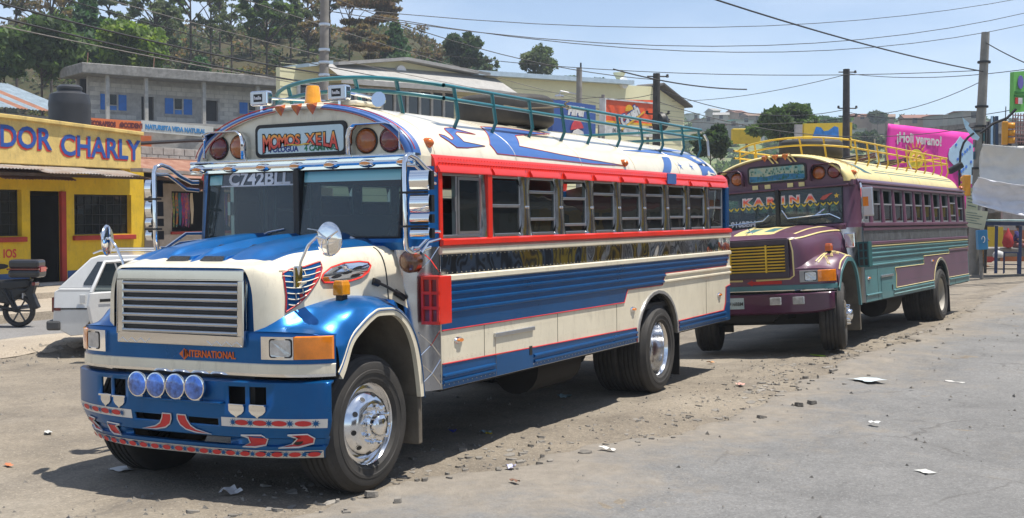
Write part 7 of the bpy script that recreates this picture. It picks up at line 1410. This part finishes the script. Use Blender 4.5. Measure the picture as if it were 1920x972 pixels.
wlk = dict(pel=(0, 0, .92), spi=(.01, 0, 1.08), che=(.03, 0, 1.30), nec=(.04, 0, 1.46), hea=(.06, 0, 1.52), shl=(.03, .18, 1.40), ell_=(-.06, .22, 1.14), hal=(.05, .24, .92), shr=(.03, -.18, 1.40), elr=(.10, -.22, 1.14), har=(.25, -.20, 1.0), hil=(0, .10, .88), knl=(.20, .10, .50), anl=(.22, .10, .10), tol=(.36, .11, .05), hir=(0, -.10, .88), knr=(-.04, -.10, .48), anr=(-.24, -.10, .14), tor=(-.14, -.10, .05))
pz = at(1904, 464, 48.3); person((pz.x, pz.y, pz.z-.42), YAW+pi+1.0, 'woman in a dark blue and purple top seated on the stone ledge', sit, mat('purple_top', (.05, .03, .20), .8, col2=(.02, .03, .08), vs=12), mat('pink_skirt', (.30, .12, .12), .8, var=.15, vs=9), True)
pz = atp(1838, 503, 2, 0); person((pz.x, pz.y, 0), YAW-pi/2, 'person in an ochre patterned skirt walking behind the blue telephone box', wlk, mat('dark_red_shawl', (.16, .02, .04), .8, col2=(.03, .02, .04), vs=15), mat('ochre_cloth', (.40, .22, .05), .8, col2=(.1, .05, .02), vs=12), True)
pz = atp(1827, 500, 2, 0); person((pz.x, pz.y, 0), YAW-pi/2+.4, 'person in a pink blouse standing at the rear corner of the purple bus', wlk, mat('pink_blouse', (.55, .18, .22), .8, var=.1), mat('dark_skirt', (.05, .03, .06), .8), True)
# ------------------------------------------------------------------ cars, motorcycle
def car(loc, rz, label, paint, wagon=True, door_open=False, sc=1):
    """local x runs from tail (0) to nose (4), y=0 is the side towards the viewer, body extends to y=1.6"""
    r = empty('parked_car', loc, (0, 0, rz)); r.scale = (sc, sc, sc); tag(r, label, 'car')
    lower = [(0, .42), (.02, .62), (.02, .90), (.10, .95), (2.75, .93), (3.6, .86), (3.95, .74), (4.0, .45), (3.75, .28), (3.55, .28)]+[(3.2+.33*cos(t), .30+.33*sin(t)) for t in np.linspace(0, pi, 9)]+[(2.8, .26), (1.2, .26)]+[(.78+.33*cos(t), .30+.33*sin(t)) for t in np.linspace(0, pi, 9)]+[(.25, .28)]
    MB().prism(lower, 0, 1.6, lambda p, q, h: (p, h+.04*(1 if h < .5 else -1)*(q > .8), q)).build('body', paint, r, 0, bevel=.03)
    gh0 = [(.06, .94), (.50, 1.37), (.62, 1.41), (1.9, 1.42), (2.1, 1.38), (2.78, .93)]; m = MB(); n = len(gh0); vs = [(p, (.05 if q < 1 else .16), q) for p, q in gh0]+[(p, (1.55 if q < 1 else 1.44), q) for p, q in gh0]; m.add(vs, [tuple(range(n)), tuple(range(n, 2*n))]+[(k, (k+1) % n, (k+1) % n+n, k+n) for k in range(n)]); m.build('cabin', paint, r, 30, bevel=.02)
    ins = lambda pts, y0, y1: [(p, lerp(y0, y1, (q-.94)/.45), q) for p, q in pts]
    for pts in ([(.42, .99), (.42, 1.02), (.60, 1.32), (1.0, 1.33), (1.0, .99)], [(1.06, .99), (1.06, 1.33), (1.9, 1.33), (2.02, 1.30), (2.5, .99)]):
        for y0, y1, s in ((.045, .135, -1), (1.555, 1.465, 1)): v_ = ins(pts, y0, y1); MB().add(v_, [tuple(range(len(v_)))]).build('side_window', mat('car_glass', (.03, .04, .045), .06, coat=1), r, 0)
    MB().add([(.10, .16, 1.0), (.10, 1.44, 1.0), (.46, 1.34, 1.35), (.46, .26, 1.35)], [(0, 1, 2, 3)]).build('rear_window', MC['car_glass'], r, 0)
    MB().add([(2.72, .16, 1.0), (2.72, 1.44, 1.0), (2.16, 1.34, 1.36), (2.16, .26, 1.36)], [(0, 1, 2, 3)]).build('windshield', MC['car_glass'], r, 0)
    for x in (-.02, 3.92): MB().box(x-.06, x+.14, -.02, 1.62, .36, .50).build('bumper', mat('grey_bumper', (.10, .10, .10), .6), r, 0, bevel=.03)
    MB().box(.02, .95, -.008, .01, .655, .675).build('trim_strip', BLACK, r, 0); MB().box(.03, .12, -.012, .01, .64, .68).build('side_marker', REDLENS, r, 0); MB().tube([(1.03, -.002, .32), (1.03, -.002, .93)], .005, 4).build('door_seam', BLACK, r); MB().box(.38, .46, -.006, .01, .74, .86).build('fuel_flap', paint, r, 0, bevel=.004)
    for y in (.12, 1.42): MB().box(-.01, .03, y-.08, y+.14, .62, .82).build('tail_light', REDLENS, r, 0)
    for y in (.30, 1.30): MB().tube([(.5, y, 1.43), (.6, y, 1.47), (1.9, y, 1.48), (2.0, y, 1.43)], .014, 6).build('roof_rail', ALU, r)
    for x in (.78, 3.2):
        for s, y in ((-1, .02), (1, 1.58)):
            w_ = MB(); w_.lathe([(.19, .0), (.12, .02), (.001, .02)], 20); w_ = w_.build('wheel', ALU, r, 40); w_.location = (x, y, .29); w_.rotation_euler = (0, 0, pi if s < 0 else 0); t = MB(); t.lathe([(.19, 0), (.27, .01), (.29, -.02), (.29, -.16), (.27, -.18), (.19, -.17)], 24); t.build('tyre', RUBBER, w_, 40)
    if door_open:
        d = empty('x'); bpy.data.objects.remove(d); hx, a = 2.02, radians(55); dx, dy = -cos(a), -sin(a); f = lambda p, q, h: (hx+dx*p-dy*h*.0+(-sin(a))*h*-1*0, dy*p, q)
        M = Matrix.Translation((1.42, -.01, 0)) @ Matrix.Rotation(radians(38), 4, 'Z')
        dm = MB(); op = [(-.98, .55), (-.92, .34), (0, .32), (0, 1.38), (-.78, 1.34), (-.98, .92), (-1.02, .75)]
        dm.prism(op[:3]+[(0, .95), (-.99, .93), (-1.02, .75)], -.06, 0, lambda p, q, h: tuple(M @ Vector((p, h, q)))); fr = MB()
        fr.tube([M @ Vector(v) for v in ((-.96, -.03, .93), (-.76, -.03, 1.34), (0, -.03, 1.37), (0, -.03, .93))], .028, 6); fr.tube([M @ Vector(v) for v in ((-.48, -.03, .93), (-.62, -.03, 1.34))], .014, 6)
        dr = dm.build('door', paint, r, 0, bevel=.02); fr.build('window_frame', paint, dr, 60); MB().add([tuple(M @ Vector(v)) for v in ((-.95, -.03, .94), (-.75, -.03, 1.33), (0, -.03, 1.36), (0, -.03, .94))], [(0, 1, 2, 3)]).build('pane', GLS, dr, 0)
        MB().add([tuple(M @ Vector(v)) for v in ((-.86, -.075, .80), (-.60, -.075, .80), (-.60, -.075, .84), (-.86, -.075, .84))], [(0, 1, 2, 3)]).build('handle', BLACK, dr, 0)
    return r
R_ang = atan2(R0.y, R0.x); p = at(97, 560, 17.3)
car((p.x, p.y, .03), R_ang+.10, 'white hatchback with an open rear door, half hidden behind the cream bus', mat('white_car_paint', (.68, .68, .66), .3, coat=.8, var=.03, grime=.2), True, True)
p = at(1842, 470, 50); car((p.x+1.5*R0.x*-2.2, p.y-1.5*R0.y*2.2, -.25), R_ang+.05, 'red car beyond the telephone box at the market', mat('red_car_paint', (.50, .015, .02), .3, coat=.8))
def motorcycle():
    p = at(36, 600, 21.4); r = empty('motorcycle', (p.x, p.y, .05), (0, 0, R_ang+pi)); tag(r, 'black motorcycle with a red-striped luggage box parked in front of the yellow eating house', 'motorcycle')
    for x, R2 in ((0, .28), (1.28, .29)):
        w_ = MB(); w_.lathe([(R2-.08, -.03), (R2-.065, 0), (R2-.08, .03)], 28); [w_.tube([(0, 0, 0), ((R2-.07)*cos(a), 0, (R2-.07)*sin(a))], .016, 5) for a in np.linspace(0, 2*pi, 7)[:-1]]; w_ = w_.build('wheel', mat('grey_spoke', (.12, .12, .12), .4, metal=.6), r, 40); w_.location = (x, 0, .28)
        t = MB(); t.lathe([(R2-.075, -.045), (R2-.02, -.055), (R2, -.02), (R2, .02), (R2-.02, .055), (R2-.075, .045)], 28); t.build('tyre', RUBBER, w_, 40)
    fr = MB(); fr.tube([(0, .08, .28), (.45, .08, .40), (.8, .05, .45), (1.05, 0, .75), (1.1, 0, .9)], .03, 7); fr.tube([(0, .1, .30), (.10, .1, .62), (.2, .08, .70), (.9, .05, .75)], .022, 6); fr.tube([(1.28, .07, .28), (1.08, .06, .95)], .025, 6); fr.tube([(1.28, -.07, .28), (1.08, -.06, .95)], .025, 6); fr.tube([(1.05, -.3, 1.02), (1.08, 0, .97), (1.05, .3, 1.02)], .014, 6); fr.build('frame', BLACK, r)
    MB().prism([(-.2, .66), (.15, .40), (.5, .45), (.55, .68), (.1, .70)], -.11, .11, lambda p_, q, h: (p_, h, q)).build('side_panel', BLACK, r, 0, bevel=.03); MB().box(.40, .88, -.18, .18, .26, .64).build('engine', mat('engine_metal', (.10, .10, .10), .5, metal=.6, var=.2, vs=12), r, 0, bevel=.04); MB().tube([(.8, -.14, .3), (.3, -.16, .28), (-.2, -.17, .36)], [.025, .03, .045], 8).build('exhaust', ALU, r)
    MB().prism([(-.22, .70), (.1, .64), (.55, .68), (.6, .80), (.2, .80), (-.2, .84)], -.12, .12, lambda p_, q, h: (p_, h, q)).build('seat', BLACK, r, 0, bevel=.03); MB().prism([(.52, .72), (.95, .70), (1.0, .85), (.75, .93), (.58, .86)], -.13, .13, lambda p_, q, h: (p_, h, q)).build('fuel_tank', mat('black_tank', (.02, .02, .022), .2, coat=1), r, 0, bevel=.05)
    MB().prism([(-.30, .72), (-.16, .82), (-.12, .60), (-.28, .30), (-.36, .34), (-.26, .58)], -.07, .07, lambda p_, q, h: (p_, h, q)).build('rear_fender', BLACK, r, 0, bevel=.015); MB().box(-.10, -.095, -.10, .10, .50, .64).build('licence_plate', WHITE, r, 0); pl = MB(); pl.add([tuple(Matrix.Translation((-.20, -.09, .62)) @ Vector(v)) for v in ((0, 0, 0), (-.06, .12, 0), (-.06, .12, .13), (0, 0, .13))], [(0, 1, 2, 3)]); pl.build('licence_plate', WHITE, r, 0)
    b = MB().box(-.42, .12, -.20, .20, .86, 1.00).box(-.41, .11, -.195, .195, 1.015, 1.17).build('luggage_box', mat('black_box', (.02, .02, .022), .3, coat=.4), r, 0, bevel=.05); MB().box(-.425, .125, -.205, .205, .995, 1.02).build('red_stripe', REDLENS, b, 0); MB().box(-.435, -.40, -.12, .12, .96, 1.04).build('reflector', mat('bright_red_reflector', (.6, .02, .02), .2, coat=1), b, 0)
    MB().prism([(-.25, .84), (.62, .80), (.62, .62), (.35, .50), (-.05, .58)], -.10, .10, lambda p_, q, h: (p_, h, q)).build('tail_cowl', BLACK, r, 0, bevel=.03); MB().tube([(.02, .12, .30), (.22, .12, .66)], .03, 7).build('shock', BLACK, r); MB().lathe([(.09, 0), (.08, .06), (.001, .07)], 14, M=Matrix.Translation((1.16, 0, .95)) @ Matrix.Rotation(-pi/2, 4, 'Z')).build('headlight', CLEAR, r, 40); MB().box(-.32, -.26, -.1, .1, .72, .78).build('tail_light', REDLENS, r, 0, bevel=.01)
motorcycle()
# ------------------------------------------------------------------ street opposite, only seen mirrored in chrome and glass
def opposite(x0, x1, y, h, col, label, awn):
    r = empty('opposite_shop', ((x0+x1)/2, y, 0)); tag(r, label, 'building', 'shop buildings across the road'); Wd = (x1-x0)/2; MB().box(-Wd, Wd, 0, 5, 0, h).build('wall', col, r, 0); MB().box(-Wd-.1, Wd+.1, -.5, 5.2, h, h+.25).build('roof', CONCD, r, 0)
    for k in range(int(Wd)):
        x = -Wd+1+k*2; MB().box(x-.6, x+.6, -.03, 0, .2 if k % 2 else .9, 2.4).build('door' if k % 2 else 'window', DARK, r, 0)
        if h > 5: MB().box(x-.5, x+.5, -.03, 0, 3.8, 5.0).build('window', DARK, r, 0)
    MB().prism([(0, 3.0), (-1.4, 2.6), (-1.4, 2.5), (0, 2.9)], -Wd, Wd, lambda p, q, hh: (hh, p, q)).build('awning', awn, r, 0)
DCL = mat('dark_blue_wall', (.16, .22, .30), .8); LG_ = mat('light_grey_wall', (.72, .70, .66), .9, var=.08)
for x0, x1, h, c_, aw, lb in ((-75, -62, 6.5, CONC, RUST, 'grey block with a rusty awning across the road, farthest along'), (-61.5, -50, 7.5, YWALL, TEALB, 'tall yellow shop with a teal awning across the road'), (-49.5, -41, 6, LG_, REDT, 'light grey shop with a red awning across the road'), (-40.5, -31, 8, LG_, RUST, 'three-storey grey block across the road'), (-30.5, -24, 6, YWALL, REDT, 'yellow shop with a red awning across the road'), (-23.5, -15, 7, DCL, GALV, 'dark blue shop with a tin awning across the road'), (-14.5, -8, 5.5, YWALL, RUST, 'ochre shop with a rusty awning across the road'), (-7.5, 2, 6.5, LG_, GALV, 'light grey shop with a tin awning across the road')): opposite(x0, x1, 13, h, c_, lb, aw)
opposite(8, 20, 24, 5, CONCD, 'low dark grey shop behind the viewer', RUST)
# ------------------------------------------------------------------ haze
hz = MB().box(-450, 60, -330, 330, -3, 60).build('haze', WIRE, None, 0); hz['kind'] = 'stuff'; hz['label'] = 'thin pale air haze over the whole valley'
hm = bpy.data.materials.new('haze_air'); hm.use_nodes = True; n = hm.node_tree.nodes; n.clear(); vv = n.new('ShaderNodeVolumePrincipled'); oo = n.new('ShaderNodeOutputMaterial'); vv.inputs['Color'].default_value = (.82, .90, 1, 1); vv.inputs['Density'].default_value = .0007; vv.inputs['Anisotropy'].default_value = .2
hm.node_tree.links.new(vv.outputs[0], oo.inputs['Volume']); hz.data.materials.clear(); hz.data.materials.append(hm)
